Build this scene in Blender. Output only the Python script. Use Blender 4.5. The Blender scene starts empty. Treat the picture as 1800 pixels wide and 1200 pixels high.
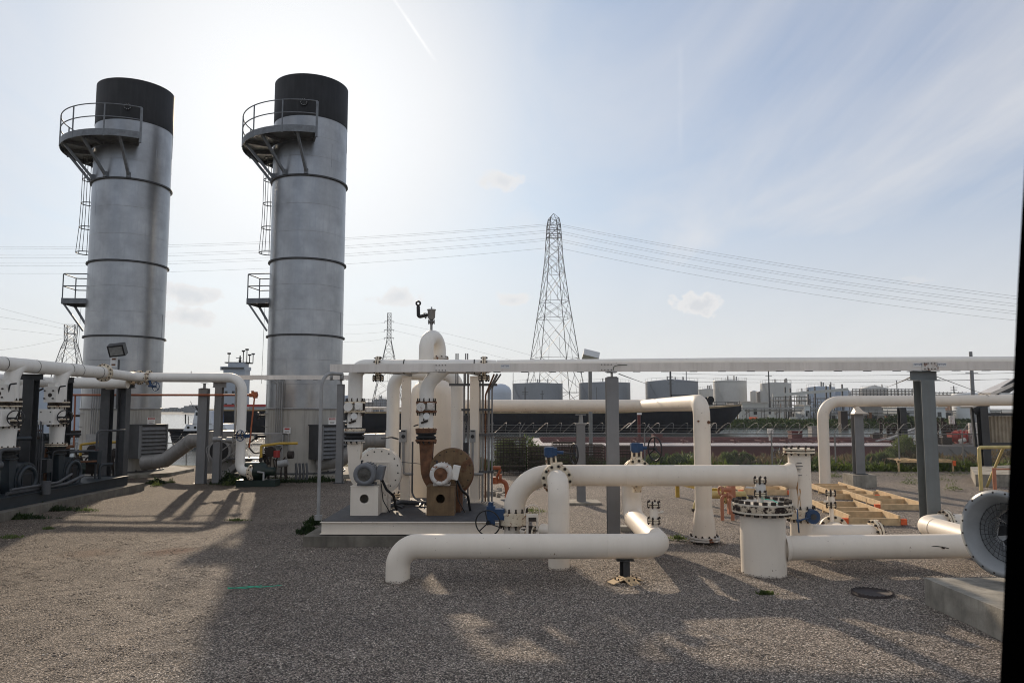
import bpy, bmesh, math, random
import numpy as np
from mathutils import Vector, Matrix
R = math.radians
rnd = random.Random(7)
SC = bpy.context.scene
COL = SC.collection

# ---------------------------------------------------------------- camera, sky, sun
FPX, CAMH = 1310.0, 2.8
TH = math.atan(118 / FPX)
cam_d = bpy.data.cameras.new('camera')
cam = bpy.data.objects.new('camera', cam_d)
COL.objects.link(cam)
cam.location = (0, 0, CAMH)
cam.rotation_euler = (R(90) + TH, 0, 0)
cam_d.sensor_width = 36
cam_d.lens = 36 * FPX / 1800
cam_d.clip_start = 0.05
cam_d.clip_end = 20000
cam_d.dof.use_dof = True
cam_d.dof.focus_distance = 18
cam_d.dof.aperture_fstop = 8
SC.camera = cam

SUN_AZ, SUN_EL = R(-16.6), R(21.6)
SUNV = Vector((math.sin(SUN_AZ) * math.cos(SUN_EL), math.cos(SUN_AZ) * math.cos(SUN_EL), math.sin(SUN_EL)))
sun_d = bpy.data.lights.new('sun', 'SUN')
sun_d.energy = 4.3
sun_d.angle = R(0.9)
sun_d.color = (1.0, 0.82, 0.62)
sun = bpy.data.objects.new('sun', sun_d)
COL.objects.link(sun)
sun.rotation_euler = SUNV.to_track_quat('Z', 'Y').to_euler()

SC.view_settings.view_transform = 'Standard'
SC.view_settings.look = 'None'
SC.view_settings.exposure = 0.0
SC.view_settings.gamma = 1
SC.render.engine = 'CYCLES'
SC.cycles.max_bounces = 6
SC.cycles.volume_bounces = 0
SC.cycles.filter_width = 1.05

world = bpy.data.worlds.new('World')
SC.world = world
world.use_nodes = True
wn = world.node_tree
for n_ in list(wn.nodes): wn.nodes.remove(n_)

def N(t, typ, **kw):
    n = t.nodes.new(typ)
    for k, v in kw.items():
        if k.startswith('i_'):
            key = k[2:]
            key = int(key) if key.isdigit() else key
            n.inputs[key].default_value = v
        else:
            setattr(n, k, v)
    return n

def M_(t, op, a, b=None, c=None, clamp=False):
    n = t.nodes.new('ShaderNodeMath'); n.operation = op; n.use_clamp = clamp
    for i, v in enumerate((a, b, c)):
        if v is None: continue
        if isinstance(v, (int, float)): n.inputs[i].default_value = v
        else: t.links.new(v, n.inputs[i])
    return n.outputs[0]

def ramp(t, fac, stops, interp='LINEAR'):
    n = t.nodes.new('ShaderNodeValToRGB')
    n.color_ramp.interpolation = interp
    e = n.color_ramp.elements
    while len(e) < len(stops): e.new(0.5)
    for i, (p, c) in enumerate(stops):
        e[i].position = p
        e[i].color = (c, c, c, 1) if isinstance(c, (int, float)) else (*c, 1)
    t.links.new(fac, n.inputs[0])
    return n.outputs[0]

def mixc(t, fac, a, b, mode='MIX'):
    n = t.nodes.new('ShaderNodeMix'); n.data_type = 'RGBA'; n.blend_type = mode
    for i, v in ((0, fac), (6, a), (7, b)):
        if isinstance(v, (int, float)): n.inputs[i].default_value = v
        elif isinstance(v, tuple): n.inputs[i].default_value = (*v, 1) if len(v) == 3 else v
        else: t.links.new(v, n.inputs[i])
    return n.outputs[2]

def build_world():
    t = wn
    out = N(t, 'ShaderNodeOutputWorld')
    bg = N(t, 'ShaderNodeBackground'); bg.inputs[1].default_value = 0.092
    sky = N(t, 'ShaderNodeTexSky', sky_type='NISHITA')
    sky.sun_disc = False
    sky.sun_elevation = SUN_EL; sky.sun_rotation = SUN_AZ
    sky.air_density = 1.0; sky.dust_density = 1.0; sky.ozone_density = 1.6
    tc = N(t, 'ShaderNodeTexCoord')
    sep = N(t, 'ShaderNodeSeparateXYZ'); t.links.new(tc.outputs['Generated'], sep.inputs[0])
    zc = M_(t, 'MAXIMUM', sep.outputs[2], 0.0)
    zz = M_(t, 'ADD', zc, 0.10)
    u = M_(t, 'DIVIDE', sep.outputs[0], zz); v = M_(t, 'DIVIDE', sep.outputs[1], zz)
    cb = N(t, 'ShaderNodeCombineXYZ'); t.links.new(u, cb.inputs[0]); t.links.new(v, cb.inputs[1])
    # streaky high cloud
    mp = N(t, 'ShaderNodeMapping'); mp.inputs['Rotation'].default_value = (0, 0, R(-14)); mp.inputs['Scale'].default_value = (1.15, 0.30, 1)
    t.links.new(cb.outputs[0], mp.inputs[0])
    n1 = N(t, 'ShaderNodeTexNoise', i_Scale=1.1, i_Detail=9, i_Roughness=0.58, i_Distortion=0.6); t.links.new(mp.outputs[0], n1.inputs[0])
    n2 = N(t, 'ShaderNodeTexNoise', i_Scale=0.42, i_Detail=4, i_Roughness=0.5); t.links.new(cb.outputs[0], n2.inputs[0])
    s = M_(t, 'ADD', M_(t, 'MULTIPLY', n1.outputs[0], 0.65), M_(t, 'MULTIPLY', n2.outputs[0], 0.5))
    cirrus = ramp(t, s, [(0.42, 0.10), (0.60, 0.44), (0.80, 0.88)])
    # puffs near the horizon
    mp2 = N(t, 'ShaderNodeMapping'); mp2.inputs['Scale'].default_value = (1, 1, 2.6); t.links.new(tc.outputs['Generated'], mp2.inputs[0])
    n3 = N(t, 'ShaderNodeTexNoise', i_Scale=7.0, i_Detail=7, i_Roughness=0.55); t.links.new(mp2.outputs[0], n3.inputs[0])
    puff = ramp(t, n3.outputs[0], [(0.60, 0.0), (0.68, 1.0)])
    band = ramp(t, sep.outputs[2], [(0.05, 0.0), (0.10, 1.0), (0.20, 0.8), (0.30, 0.0)])
    puffm = M_(t, 'MULTIPLY', M_(t, 'MULTIPLY', puff, band), 0.75)
    nrm = N(t, 'ShaderNodeVectorMath', operation='NORMALIZE'); t.links.new(tc.outputs['Generated'], nrm.inputs[0])
    # small cumulus low in the sky: lit rim, greyer heart
    n6 = N(t, 'ShaderNodeTexNoise', i_Scale=38.0, i_Detail=6, i_Roughness=0.6); t.links.new(nrm.outputs[0], n6.inputs[0])
    cum = None
    for px_, py_, w_, h_, am in ((330, 517, 42, 17, .9), (330, 556, 46, 14, .8), (1222, 538, 34, 19, 1.0), (700, 522, 40, 16, .7), (905, 527, 34, 12, .6), (885, 318, 40, 18, .6)):
        a = Vector(W(px_, py_, 1) - Vector((0, 0, CAMH))).normalized(); rt = Vector((a.y, -a.x, 0)).normalized(); up_ = rt.cross(a)
        dx = N(t, 'ShaderNodeVectorMath', operation='DOT_PRODUCT'); dx.inputs[1].default_value = rt * (1310 / w_); t.links.new(nrm.outputs[0], dx.inputs[0])
        dy = N(t, 'ShaderNodeVectorMath', operation='DOT_PRODUCT'); dy.inputs[1].default_value = up_ * (1310 / h_); t.links.new(nrm.outputs[0], dy.inputs[0])
        df = N(t, 'ShaderNodeVectorMath', operation='DOT_PRODUCT'); df.inputs[1].default_value = a; t.links.new(nrm.outputs[0], df.inputs[0])
        q = M_(t, 'SQRT', M_(t, 'ADD', M_(t, 'POWER', M_(t, 'ABSOLUTE', dx.outputs['Value']), 2.0), M_(t, 'POWER', M_(t, 'ABSOLUTE', dy.outputs['Value']), 2.0)))
        q = M_(t, 'ADD', q, M_(t, 'MULTIPLY', M_(t, 'SUBTRACT', n6.outputs[0], 0.5), 2.6))
        e = M_(t, 'MULTIPLY', M_(t, 'MULTIPLY', M_(t, 'SUBTRACT', 1.15, q, clamp=True), M_(t, 'GREATER_THAN', df.outputs['Value'], 0.0)), am)
        cum = e if cum is None else M_(t, 'MAXIMUM', cum, e)
    # glow of thin cloud round the sun
    dt = N(t, 'ShaderNodeVectorMath', operation='DOT_PRODUCT'); dt.inputs[1].default_value = SUNV
    t.links.new(nrm.outputs[0], dt.inputs[0])
    d = M_(t, 'MAXIMUM', dt.outputs['Value'], 0.0)
    g1 = M_(t, 'MULTIPLY', M_(t, 'POWER', d, 16.0), 1.0)
    g2 = M_(t, 'MULTIPLY', M_(t, 'POWER', d, 70.0), 9.0)
    glow = M_(t, 'ADD', M_(t, 'ADD', g1, g2), M_(t, 'ADD', 8.4, M_(t, 'MULTIPLY', n1.outputs[0], 3.2)))
    cc = N(t, 'ShaderNodeVectorMath', operation='SCALE'); cc.inputs[0].default_value = (1.0, 0.995, 0.99); t.links.new(glow, cc.inputs['Scale'])
    hz = ramp(t, sep.outputs[2], [(0.0, 0.92), (0.10, 0.72), (0.24, 0.35), (0.40, 0.0)])
    veil = ramp(t, d, [(0.89, 0.0), (0.95, 0.30), (0.985, 0.75)])
    cmask = M_(t, 'MAXIMUM', M_(t, 'MAXIMUM', cirrus, puffm), M_(t, 'MAXIMUM', hz, veil))
    # contrails: segments of great circles
    def contrail(pa, pb, w, amt):
        a = (Vector(pa) - Vector((0, 0, CAMH))).normalized(); b = (Vector(pb) - Vector((0, 0, CAMH))).normalized()
        nn = a.cross(b).normalized(); mid = (a + b).normalized(); half = a.dot(mid)
        x = N(t, 'ShaderNodeVectorMath', operation='DOT_PRODUCT'); x.inputs[1].default_value = nn; t.links.new(nrm.outputs[0], x.inputs[0])
        y = N(t, 'ShaderNodeVectorMath', operation='DOT_PRODUCT'); y.inputs[1].default_value = mid; t.links.new(nrm.outputs[0], y.inputs[0])
        l = M_(t, 'SUBTRACT', 1.0, M_(t, 'DIVIDE', M_(t, 'ABSOLUTE', x.outputs['Value']), w), clamp=True)
        e = M_(t, 'MULTIPLY', M_(t, 'SUBTRACT', y.outputs['Value'], half), 300.0, clamp=True)
        return M_(t, 'MULTIPLY', M_(t, 'MULTIPLY', l, e), amt)
    k1 = contrail(W(680, -20, 1), W(768, 112, 1), 0.0026, 0.95)
    k2 = contrail(W(1196, 60, 1), W(1196, 290, 1), 0.005, 0.05)
    n4 = N(t, 'ShaderNodeTexNoise', i_Scale=26.0, i_Detail=4); t.links.new(nrm.outputs[0], n4.inputs[0])
    kk = M_(t, 'MULTIPLY', M_(t, 'MAXIMUM', k1, k2), ramp(t, n4.outputs[0], [(0.35, 0.35), (0.6, 1.0)]))
    skyd = mixc(t, 1.0, sky.outputs[0], (0.54, 0.79, 1.15), 'MULTIPLY')
    c1 = mixc(t, cmask, skyd, cc.outputs[0])
    c2 = N(t, 'ShaderNodeVectorMath', operation='SCALE'); c2.inputs['Scale'].default_value = 2.2; t.links.new(cc.outputs[0], c2.inputs[0])
    c3 = mixc(t, kk, c1, c2.outputs[0])
    rim = ramp(t, cum, [(0.0, 0.0), (0.25, 0.8), (0.6, 0.8), (1.0, 0.8)])
    c3 = mixc(t, rim, c3, ramp(t, cum, [(0.1, (11.5, 11.4, 11.3)), (0.35, (10.5, 10.5, 10.6)), (0.8, (8.0, 8.3, 8.8))]))
    m1 = N(t, 'ShaderNodeSeparateXYZ'); t.links.new(c3, m1.inputs[0])
    m2 = N(t, 'ShaderNodeCombineXYZ')
    for i in range(3):   # thin overcast evens the brightness out towards white
        x = M_(t, 'MULTIPLY', m1.outputs[i], -1.42 / 13.2)
        t.links.new(M_(t, 'MULTIPLY', M_(t, 'SUBTRACT', 1.0, M_(t, 'EXPONENT', x)), 13.2), m2.inputs[i])
    t.links.new(m2.outputs[0], bg.inputs[0]); t.links.new(bg.outputs[0], out.inputs[0])

# ---------------------------------------------------------------- places from the photograph's 1800 x 1200 grid
def ray(px, py):
    u, v = px - 900.0, 600.0 - py
    return (u, FPX * math.cos(TH) - v * math.sin(TH), FPX * math.sin(TH) + v * math.cos(TH))
def W(px, py, Y):
    d = ray(px, py); k = Y / d[1]
    return Vector((d[0] * k, Y, CAMH + d[2] * k))
def G(px, py, z=0.0):
    d = ray(px, py); k = (z - CAMH) / d[2]
    return Vector((d[0] * k, d[1] * k, z))
def XA(px, Y, py=720):
    return W(px, py, Y).x
def ZA(py, Y):
    return W(900, py, Y).z
build_world()

# ---------------------------------------------------------------- materials
MATS = {}
def mat(name, col, rough=0.5, metal=0.0, var=0.18, vs=3.0, rust=0.0, rs=5.0, streak=0.0, dirt=(0.12, 0.10, 0.08), bump=0.0, bs=60.0, rcol=(0.16, 0.055, 0.02), spec=0.5, chips=0.0):
    m = bpy.data.materials.new(name); m.use_nodes = True; t = m.node_tree
    b = t.nodes['Principled BSDF']
    b.inputs['Roughness'].default_value = rough; b.inputs['Metallic'].default_value = metal
    b.inputs['Specular IOR Level'].default_value = spec
    tc = N(t, 'ShaderNodeTexCoord')
    n1 = N(t, 'ShaderNodeTexNoise', i_Scale=vs, i_Detail=6, i_Roughness=0.6); t.links.new(tc.outputs['Object'], n1.inputs[0])
    lo = tuple(c * (1 - var) for c in col); hi = tuple(min(1, c * (1 + var)) for c in col)
    c = ramp(t, n1.outputs[0], [(0.3, lo), (0.7, hi)])
    if streak > 0:
        mp = N(t, 'ShaderNodeMapping'); mp.inputs['Scale'].default_value = (5, 5, 0.35); t.links.new(tc.outputs['Object'], mp.inputs[0])
        n2 = N(t, 'ShaderNodeTexNoise', i_Scale=1.6, i_Detail=7, i_Roughness=0.65); t.links.new(mp.outputs[0], n2.inputs[0])
        f = M_(t, 'MULTIPLY', ramp(t, n2.outputs[0], [(0.48, 0.0), (0.72, 1.0)]), streak)
        c = mixc(t, f, c, dirt)
    if rust > 0:
        n3 = N(t, 'ShaderNodeTexNoise', i_Scale=rs, i_Detail=8, i_Roughness=0.7); t.links.new(tc.outputs['Object'], n3.inputs[0])
        f = ramp(t, n3.outputs[0], [(0.72 - rust * 0.3, 0.0), (0.76 - rust * 0.28, 1.0)])
        n5 = N(t, 'ShaderNodeTexNoise', i_Scale=rs * 4, i_Detail=4); t.links.new(tc.outputs['Object'], n5.inputs[0])
        rc = ramp(t, n5.outputs[0], [(0.3, tuple(x * 0.5 for x in rcol)), (0.7, tuple(x * 1.5 for x in rcol))])
        c = mixc(t, f, c, rc)
        r_ = M_(t, 'ADD', M_(t, 'MULTIPLY', f, 0.9 - rough), rough); t.links.new(r_, b.inputs['Roughness'])
    if chips > 0:
        n7 = N(t, 'ShaderNodeTexNoise', i_Scale=26.0, i_Detail=3, i_Roughness=0.5); t.links.new(tc.outputs['Object'], n7.inputs[0])
        n8 = N(t, 'ShaderNodeTexNoise', i_Scale=1.3, i_Detail=3); t.links.new(tc.outputs['Object'], n8.inputs[0])
        q = M_(t, 'ADD', n7.outputs[0], M_(t, 'MULTIPLY', n8.outputs[0], 0.25))
        c = mixc(t, M_(t, 'MULTIPLY', ramp(t, q, [(0.872 - chips * 0.1, 0.0), (0.885 - chips * 0.1, 1.0)]), 0.85), c, (0.13, 0.065, 0.03))
    t.links.new(c, b.inputs['Base Color'])
    if bump > 0:
        n4 = N(t, 'ShaderNodeTexNoise', i_Scale=bs, i_Detail=4); t.links.new(tc.outputs['Object'], n4.inputs[0])
        bp = N(t, 'ShaderNodeBump', i_Strength=bump, i_Distance=0.02); t.links.new(n4.outputs[0], bp.inputs['Height']); t.links.new(bp.outputs[0], b.inputs['Normal'])
    MATS[name] = m
    return m

mat('white_paint', (0.76, 0.735, 0.68), 0.5, var=0.05, vs=1.5, rust=0.02, rs=7, streak=0.12, dirt=(0.42, 0.36, 0.28), bump=0.05, bs=25, chips=0.1)
mat('cream_paint', (0.74, 0.665, 0.565), 0.52, var=0.05, vs=1.2, rust=0.02, rs=6, streak=0.10, dirt=(0.44, 0.36, 0.26), bump=0.05, bs=25, chips=0.15)
mat('cream_flange', (0.66, 0.57, 0.43), 0.5, var=0.12, vs=6, rust=0.55, rs=11)
mat('bolt', (0.035, 0.026, 0.02), 0.75, var=0.4, vs=30, rust=0.3, rs=30)
mat('rust', (0.145, 0.066, 0.032), 0.85, var=0.45, vs=7, streak=0.3, dirt=(0.05, 0.035, 0.025), bump=0.3, bs=50)
mat('rust_paint', (0.165, 0.105, 0.052), 0.75, var=0.3, vs=5, rust=0.5, rs=3.2, streak=0.6, dirt=(0.075, 0.04, 0.022), bump=0.2, rcol=(0.105, 0.05, 0.026))
mat('rust_white', (0.6, 0.58, 0.54), 0.55, var=0.08, vs=5, rust=0.55, rs=9, streak=0.4, dirt=(0.25, 0.12, 0.05))
mat('galv', (0.30, 0.30, 0.295), 0.5, metal=0.25, var=0.2, vs=3, streak=0.5, dirt=(0.16, 0.155, 0.15))
mat('galv_dark', (0.07, 0.073, 0.078), 0.55, metal=0.1, var=0.25, vs=4, streak=0.3, dirt=(0.05, 0.05, 0.05))
mat('beam_face', (0.72, 0.675, 0.62), 0.5, metal=0.1, var=0.14, vs=0.8, streak=0.25, dirt=(0.30, 0.25, 0.20), rust=0.02, rs=3)
mat('steel_grey', (0.19, 0.192, 0.195), 0.55, var=0.12, vs=2, streak=0.35, dirt=(0.15, 0.14, 0.13), rust=0.02, rs=4)
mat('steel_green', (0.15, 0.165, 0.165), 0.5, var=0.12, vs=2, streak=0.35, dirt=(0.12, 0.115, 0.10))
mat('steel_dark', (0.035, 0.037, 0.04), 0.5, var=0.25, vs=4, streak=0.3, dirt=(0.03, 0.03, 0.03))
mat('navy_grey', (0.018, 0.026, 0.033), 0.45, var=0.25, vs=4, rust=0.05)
mat('black', (0.012, 0.012, 0.013), 0.5, var=0.3, vs=10)
mat('rubber', (0.014, 0.014, 0.014), 0.8, var=0.3, vs=20)
mat('black_top', (0.011, 0.012, 0.014), 0.75, var=0.3, vs=1.5, streak=0.35, dirt=(0.04, 0.04, 0.042))
mat('blue_paint', (0.010, 0.042, 0.11), 0.45, var=0.2, vs=9, rust=0.08, rs=14)
mat('motor_grey', (0.15, 0.155, 0.165), 0.5, var=0.2, vs=8)
mat('motor_hub', (0.075, 0.07, 0.06), 0.7, var=0.35, vs=20)
mat('concrete', (0.27, 0.25, 0.21), 0.9, var=0.42, vs=2.2, streak=0.5, dirt=(0.12, 0.105, 0.085), bump=0.35, bs=28)
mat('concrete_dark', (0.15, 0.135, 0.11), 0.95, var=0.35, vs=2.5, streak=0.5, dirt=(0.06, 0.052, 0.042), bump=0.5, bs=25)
mat('orange_pipe', (0.30, 0.085, 0.032), 0.5, var=0.15, vs=6, rust=0.12)
mat('yellow', (0.45, 0.29, 0.04), 0.5, var=0.15, vs=6, rust=0.05)
mat('yellow_pale', (0.52, 0.42, 0.17), 0.5, var=0.15, vs=6, rust=0.08)
mat('timber', (0.58, 0.42, 0.24), 0.8, var=0.22, vs=5, streak=0.2, dirt=(0.28, 0.19, 0.10), bump=0.15)
mat('timber_orange', (0.75, 0.13, 0.035), 0.6, var=0.15, vs=9)
mat('pump_green', (0.006, 0.018, 0.013), 0.4, var=0.3, vs=5)
mat('red', (0.33, 0.03, 0.025), 0.5, var=0.2)
mat('sign_white', (0.72, 0.72, 0.70), 0.4, var=0.05)
mat('sign_blue', (0.02, 0.05, 0.16), 0.5, var=0.05)
mat('tape_green', (0.04, 0.55, 0.34), 0.4, var=0.1)
mat('hull_blue', (0.006, 0.009, 0.015), 0.7, var=0.35, vs=0.5, streak=0.4, dirt=(0.022, 0.02, 0.02), rust=0.03, rs=0.6, spec=0.15)
mat('hull_red', (0.095, 0.016, 0.014), 0.65, var=0.25, vs=0.7, streak=0.4, dirt=(0.08, 0.035, 0.03), rust=0.1, rs=1.2)
mat('deck_pink', (0.42, 0.38, 0.375), 0.6, var=0.15, vs=0.5)
mat('deck_tan', (0.26, 0.19, 0.10), 0.7, var=0.3, vs=0.6)
mat('ship_white', (0.62, 0.64, 0.66), 0.45, var=0.06, vs=0.8, streak=0.2, dirt=(0.35, 0.28, 0.22))
mat('lamp_glass', (0.22, 0.22, 0.21), 0.2, var=0.3, vs=8)
mat('glass_dark', (0.02, 0.025, 0.03), 0.12, var=0.1)
mat('tank_grey', (0.22, 0.24, 0.265), 0.55, var=0.08, vs=0.15, streak=0.3, dirt=(0.11, 0.12, 0.13))
mat('tank_light', (0.48, 0.48, 0.46), 0.5, var=0.08, vs=0.2, streak=0.25, dirt=(0.28, 0.26, 0.22))
mat('tank_white', (0.60, 0.62, 0.63), 0.5, var=0.06, vs=0.2, streak=0.15, dirt=(0.35, 0.34, 0.30))
mat('tank_brown', (0.20, 0.19, 0.18), 0.6, var=0.12, vs=0.2, streak=0.3, dirt=(0.12, 0.11, 0.10))
mat('pylon_steel', (0.06, 0.062, 0.066), 0.5, metal=0.3, var=0.1)
mat('shore', (0.10, 0.115, 0.12), 0.9, var=0.3, vs=0.02)
mat('corrugated', (0.30, 0.26, 0.20), 0.6, var=0.2, vs=3, streak=0.5, dirt=(0.14, 0.10, 0.06), rust=0.1)
mat('tin_roof', (0.55, 0.52, 0.48), 0.4, metal=0.3, var=0.15, vs=3)
mat('door_black', (0.0008, 0.0008, 0.0009), 1.0, var=0.1, spec=0.0)
mat('wire', (0.22, 0.22, 0.215), 0.5, metal=0.3, var=0.1)
mat('cable', (0.05, 0.05, 0.055), 0.7, var=0.1)
mat('rebar', (0.03, 0.022, 0.018), 0.8, var=0.3, vs=5)
mat('manhole_iron', (0.035, 0.026, 0.024), 0.7, var=0.3, vs=12, bump=0.6, bs=80)
mat('stone', (0.26, 0.24, 0.21), 0.9, var=0.3, vs=9, bump=0.4)

mat('rust_stain', (0.36, 0.20, 0.085), 0.7, var=0.4, vs=14, rust=0.1)
def leafmat(name, a, b_, c_=None):
    m = bpy.data.materials.new(name); m.use_nodes = True; t = m.node_tree
    b = t.nodes['Principled BSDF']; b.inputs['Roughness'].default_value = 0.6
    tc = N(t, 'ShaderNodeTexCoord')
    n1 = N(t, 'ShaderNodeTexNoise', i_Scale=2.2, i_Detail=5, i_Roughness=0.7); t.links.new(tc.outputs['Object'], n1.inputs[0])
    c = ramp(t, n1.outputs[0], [(0.3, a), (0.5, b_), (0.72, c_ or b_)])
    t.links.new(c, b.inputs['Base Color'])
    tr = N(t, 'ShaderNodeBsdfTranslucent'); t.links.new(c, tr.inputs[0])
    mx = N(t, 'ShaderNodeMixShader'); mx.inputs[0].default_value = 0.45
    t.links.new(b.outputs[0], mx.inputs[1]); t.links.new(tr.outputs[0], mx.inputs[2])
    t.links.new(mx.outputs[0], t.nodes['Material Output'].inputs[0])
    MATS[name] = m
leafmat('leaf_green', (0.045, 0.07, 0.022), (0.11, 0.15, 0.042), (0.19, 0.215, 0.075))
leafmat('leaf_dark', (0.012, 0.026, 0.009), (0.028, 0.05, 0.014), (0.055, 0.085, 0.02))
leafmat('leaf_dry', (0.07, 0.055, 0.03), (0.14, 0.105, 0.06), (0.10, 0.11, 0.035))

def gravel_mat():
    m = bpy.data.materials.new('gravel'); m.use_nodes = True; t = m.node_tree
    b = t.nodes['Principled BSDF']; b.inputs['Roughness'].default_value = 0.85
    b.inputs['Specular IOR Level'].default_value = 0.25
    tc = N(t, 'ShaderNodeTexCoord')
    nd = N(t, 'ShaderNodeTexNoise', i_Scale=18.0, i_Detail=2); t.links.new(tc.outputs['Object'], nd.inputs[0])
    wv = mixc(t, 0.05, tc.outputs['Object'], nd.outputs[1], 'ADD')
    v1 = N(t, 'ShaderNodeTexVoronoi', i_Scale=50.0); t.links.new(wv, v1.inputs[0])
    sh = N(t, 'ShaderNodeSeparateColor'); t.links.new(v1.outputs['Color'], sh.inputs[0])
    stone = ramp(t, sh.outputs[0], [(0.0, (0.14, 0.127, 0.115)), (0.30, (0.31, 0.28, 0.25)), (0.65, (0.49, 0.44, 0.39)), (0.88, (0.68, 0.62, 0.55)), (1.0, (0.85, 0.82, 0.77))])
    gap = ramp(t, v1.outputs['Distance'], [(0.28, 1.0), (0.60, 0.18)])
    c = mixc(t, 1.0, stone, gap, 'MULTIPLY')
    n1 = N(t, 'ShaderNodeTexNoise', i_Scale=0.45, i_Detail=6, i_Roughness=0.6); t.links.new(tc.outputs['Object'], n1.inputs[0])
    c = mixc(t, 1.0, c, ramp(t, n1.outputs[0], [(0.3, (0.82, 0.79, 0.76)), (0.7, (1.16, 1.11, 1.03))]), 'MULTIPLY')
    n2 = N(t, 'ShaderNodeTexNoise', i_Scale=0.9, i_Detail=7, i_Roughness=0.7); t.links.new(tc.outputs['Object'], n2.inputs[0])
    c = mixc(t, ramp(t, n2.outputs[0], [(0.62, 0.0), (0.75, 0.45)]), c, (0.16, 0.10, 0.062))
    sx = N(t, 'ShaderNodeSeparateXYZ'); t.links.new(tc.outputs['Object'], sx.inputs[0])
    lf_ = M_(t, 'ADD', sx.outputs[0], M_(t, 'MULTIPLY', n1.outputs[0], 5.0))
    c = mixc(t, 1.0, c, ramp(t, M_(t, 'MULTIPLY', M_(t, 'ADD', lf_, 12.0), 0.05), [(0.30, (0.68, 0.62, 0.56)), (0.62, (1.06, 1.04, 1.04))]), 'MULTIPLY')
    # one rusty spill
    def spot(x, y, r, amt, colr, c):
        mp = N(t, 'ShaderNodeMapping'); mp.inputs['Location'].default_value = (-x, -y, 0); t.links.new(tc.outputs['Object'], mp.inputs[0])
        ln = N(t, 'ShaderNodeVectorMath', operation='LENGTH'); t.links.new(mp.outputs[0], ln.inputs[0])
        q = M_(t, 'ADD', M_(t, 'DIVIDE', ln.outputs['Value'], r), M_(t, 'MULTIPLY', M_(t, 'SUBTRACT', n2.outputs[0], 0.5), 2.0))
        return mixc(t, M_(t, 'MULTIPLY', ramp(t, q, [(0.3, 1.0), (1.0, 0.0)]), amt), c, colr)
    p = G(300, 969); c = spot(p.x, p.y, 0.55, 0.8, (0.10, 0.04, 0.018), c)
    p = G(160, 970); c = spot(p.x, p.y, 0.6, 0.5, (0.12, 0.06, 0.03), c)
    t.links.new(c, b.inputs['Base Color'])
    h = M_(t, 'SUBTRACT', 1.0, v1.outputs['Distance'])
    v2 = N(t, 'ShaderNodeTexNoise', i_Scale=6.0, i_Detail=5); t.links.new(tc.outputs['Object'], v2.inputs[0])
    hh = M_(t, 'ADD', M_(t, 'MULTIPLY', h, 0.8), M_(t, 'MULTIPLY', v2.outputs[0], 1.0))
    hh = M_(t, 'ADD', hh, M_(t, 'MULTIPLY', sh.outputs[1], 0.5))
    bp = N(t, 'ShaderNodeBump', i_Strength=1.0, i_Distance=0.022); t.links.new(hh, bp.inputs['Height']); t.links.new(bp.outputs[0], b.inputs['Normal'])
    MATS['gravel'] = m
gravel_mat()

def water_mat():
    m = bpy.data.materials.new('river_water'); m.use_nodes = True; t = m.node_tree
    b = t.nodes['Principled BSDF']; b.inputs['Roughness'].default_value = 0.10
    b.inputs['Base Color'].default_value = (0.07, 0.085, 0.085, 1)
    tc = N(t, 'ShaderNodeTexCoord')
    mp = N(t, 'ShaderNodeMapping'); mp.inputs['Scale'].default_value = (0.7, 1.5, 1); t.links.new(tc.outputs['Object'], mp.inputs[0])
    n1 = N(t, 'ShaderNodeTexNoise', i_Scale=1.1, i_Detail=5, i_Roughness=0.6); t.links.new(mp.outputs[0], n1.inputs[0])
    bp = N(t, 'ShaderNodeBump', i_Strength=1.0, i_Distance=0.07); t.links.new(n1.outputs[0], bp.inputs['Height']); t.links.new(bp.outputs[0], b.inputs['Normal'])
    MATS['water'] = m
water_mat()

def ground_mat(name, cols, scale, bump=0.5, bd=0.3):
    m = bpy.data.materials.new(name); m.use_nodes = True; t = m.node_tree
    b = t.nodes['Principled BSDF']; b.inputs['Roughness'].default_value = 0.95
    b.inputs['Specular IOR Level'].default_value = 0.1
    tc = N(t, 'ShaderNodeTexCoord')
    n1 = N(t, 'ShaderNodeTexNoise', i_Scale=scale, i_Detail=8, i_Roughness=0.68); t.links.new(tc.outputs['Object'], n1.inputs[0])
    t.links.new(ramp(t, n1.outputs[0], [(0.32 + 0.36 * i / (len(cols) - 1), c) for i, c in enumerate(cols)]), b.inputs['Base Color'])
    bp = N(t, 'ShaderNodeBump', i_Strength=bump, i_Distance=bd); t.links.new(n1.outputs[0], bp.inputs['Height']); t.links.new(bp.outputs[0], b.inputs['Normal'])
    MATS[name] = m
ground_mat('bank_soil', [(0.05, 0.045, 0.025), (0.09, 0.085, 0.035), (0.10, 0.12, 0.03)], 1.2)
ground_mat('levee_grass', [(0.028, 0.045, 0.014), (0.055, 0.08, 0.02), (0.10, 0.125, 0.032)], 0.12, 0.8, 2.0)
ground_mat('far_dirt', [(0.13, 0.125, 0.11), (0.19, 0.18, 0.16), (0.24, 0.23, 0.21)], 0.05)

# ---------------------------------------------------------------- mesh helpers
def perp(a):
    a = Vector(a).normalized()
    u = a.cross(Vector((0, 0, 1)))
    if u.length < 1e-4: u = Vector((1, 0, 0))
    u.normalize()
    return a, u, a.cross(u).normalized()

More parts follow.
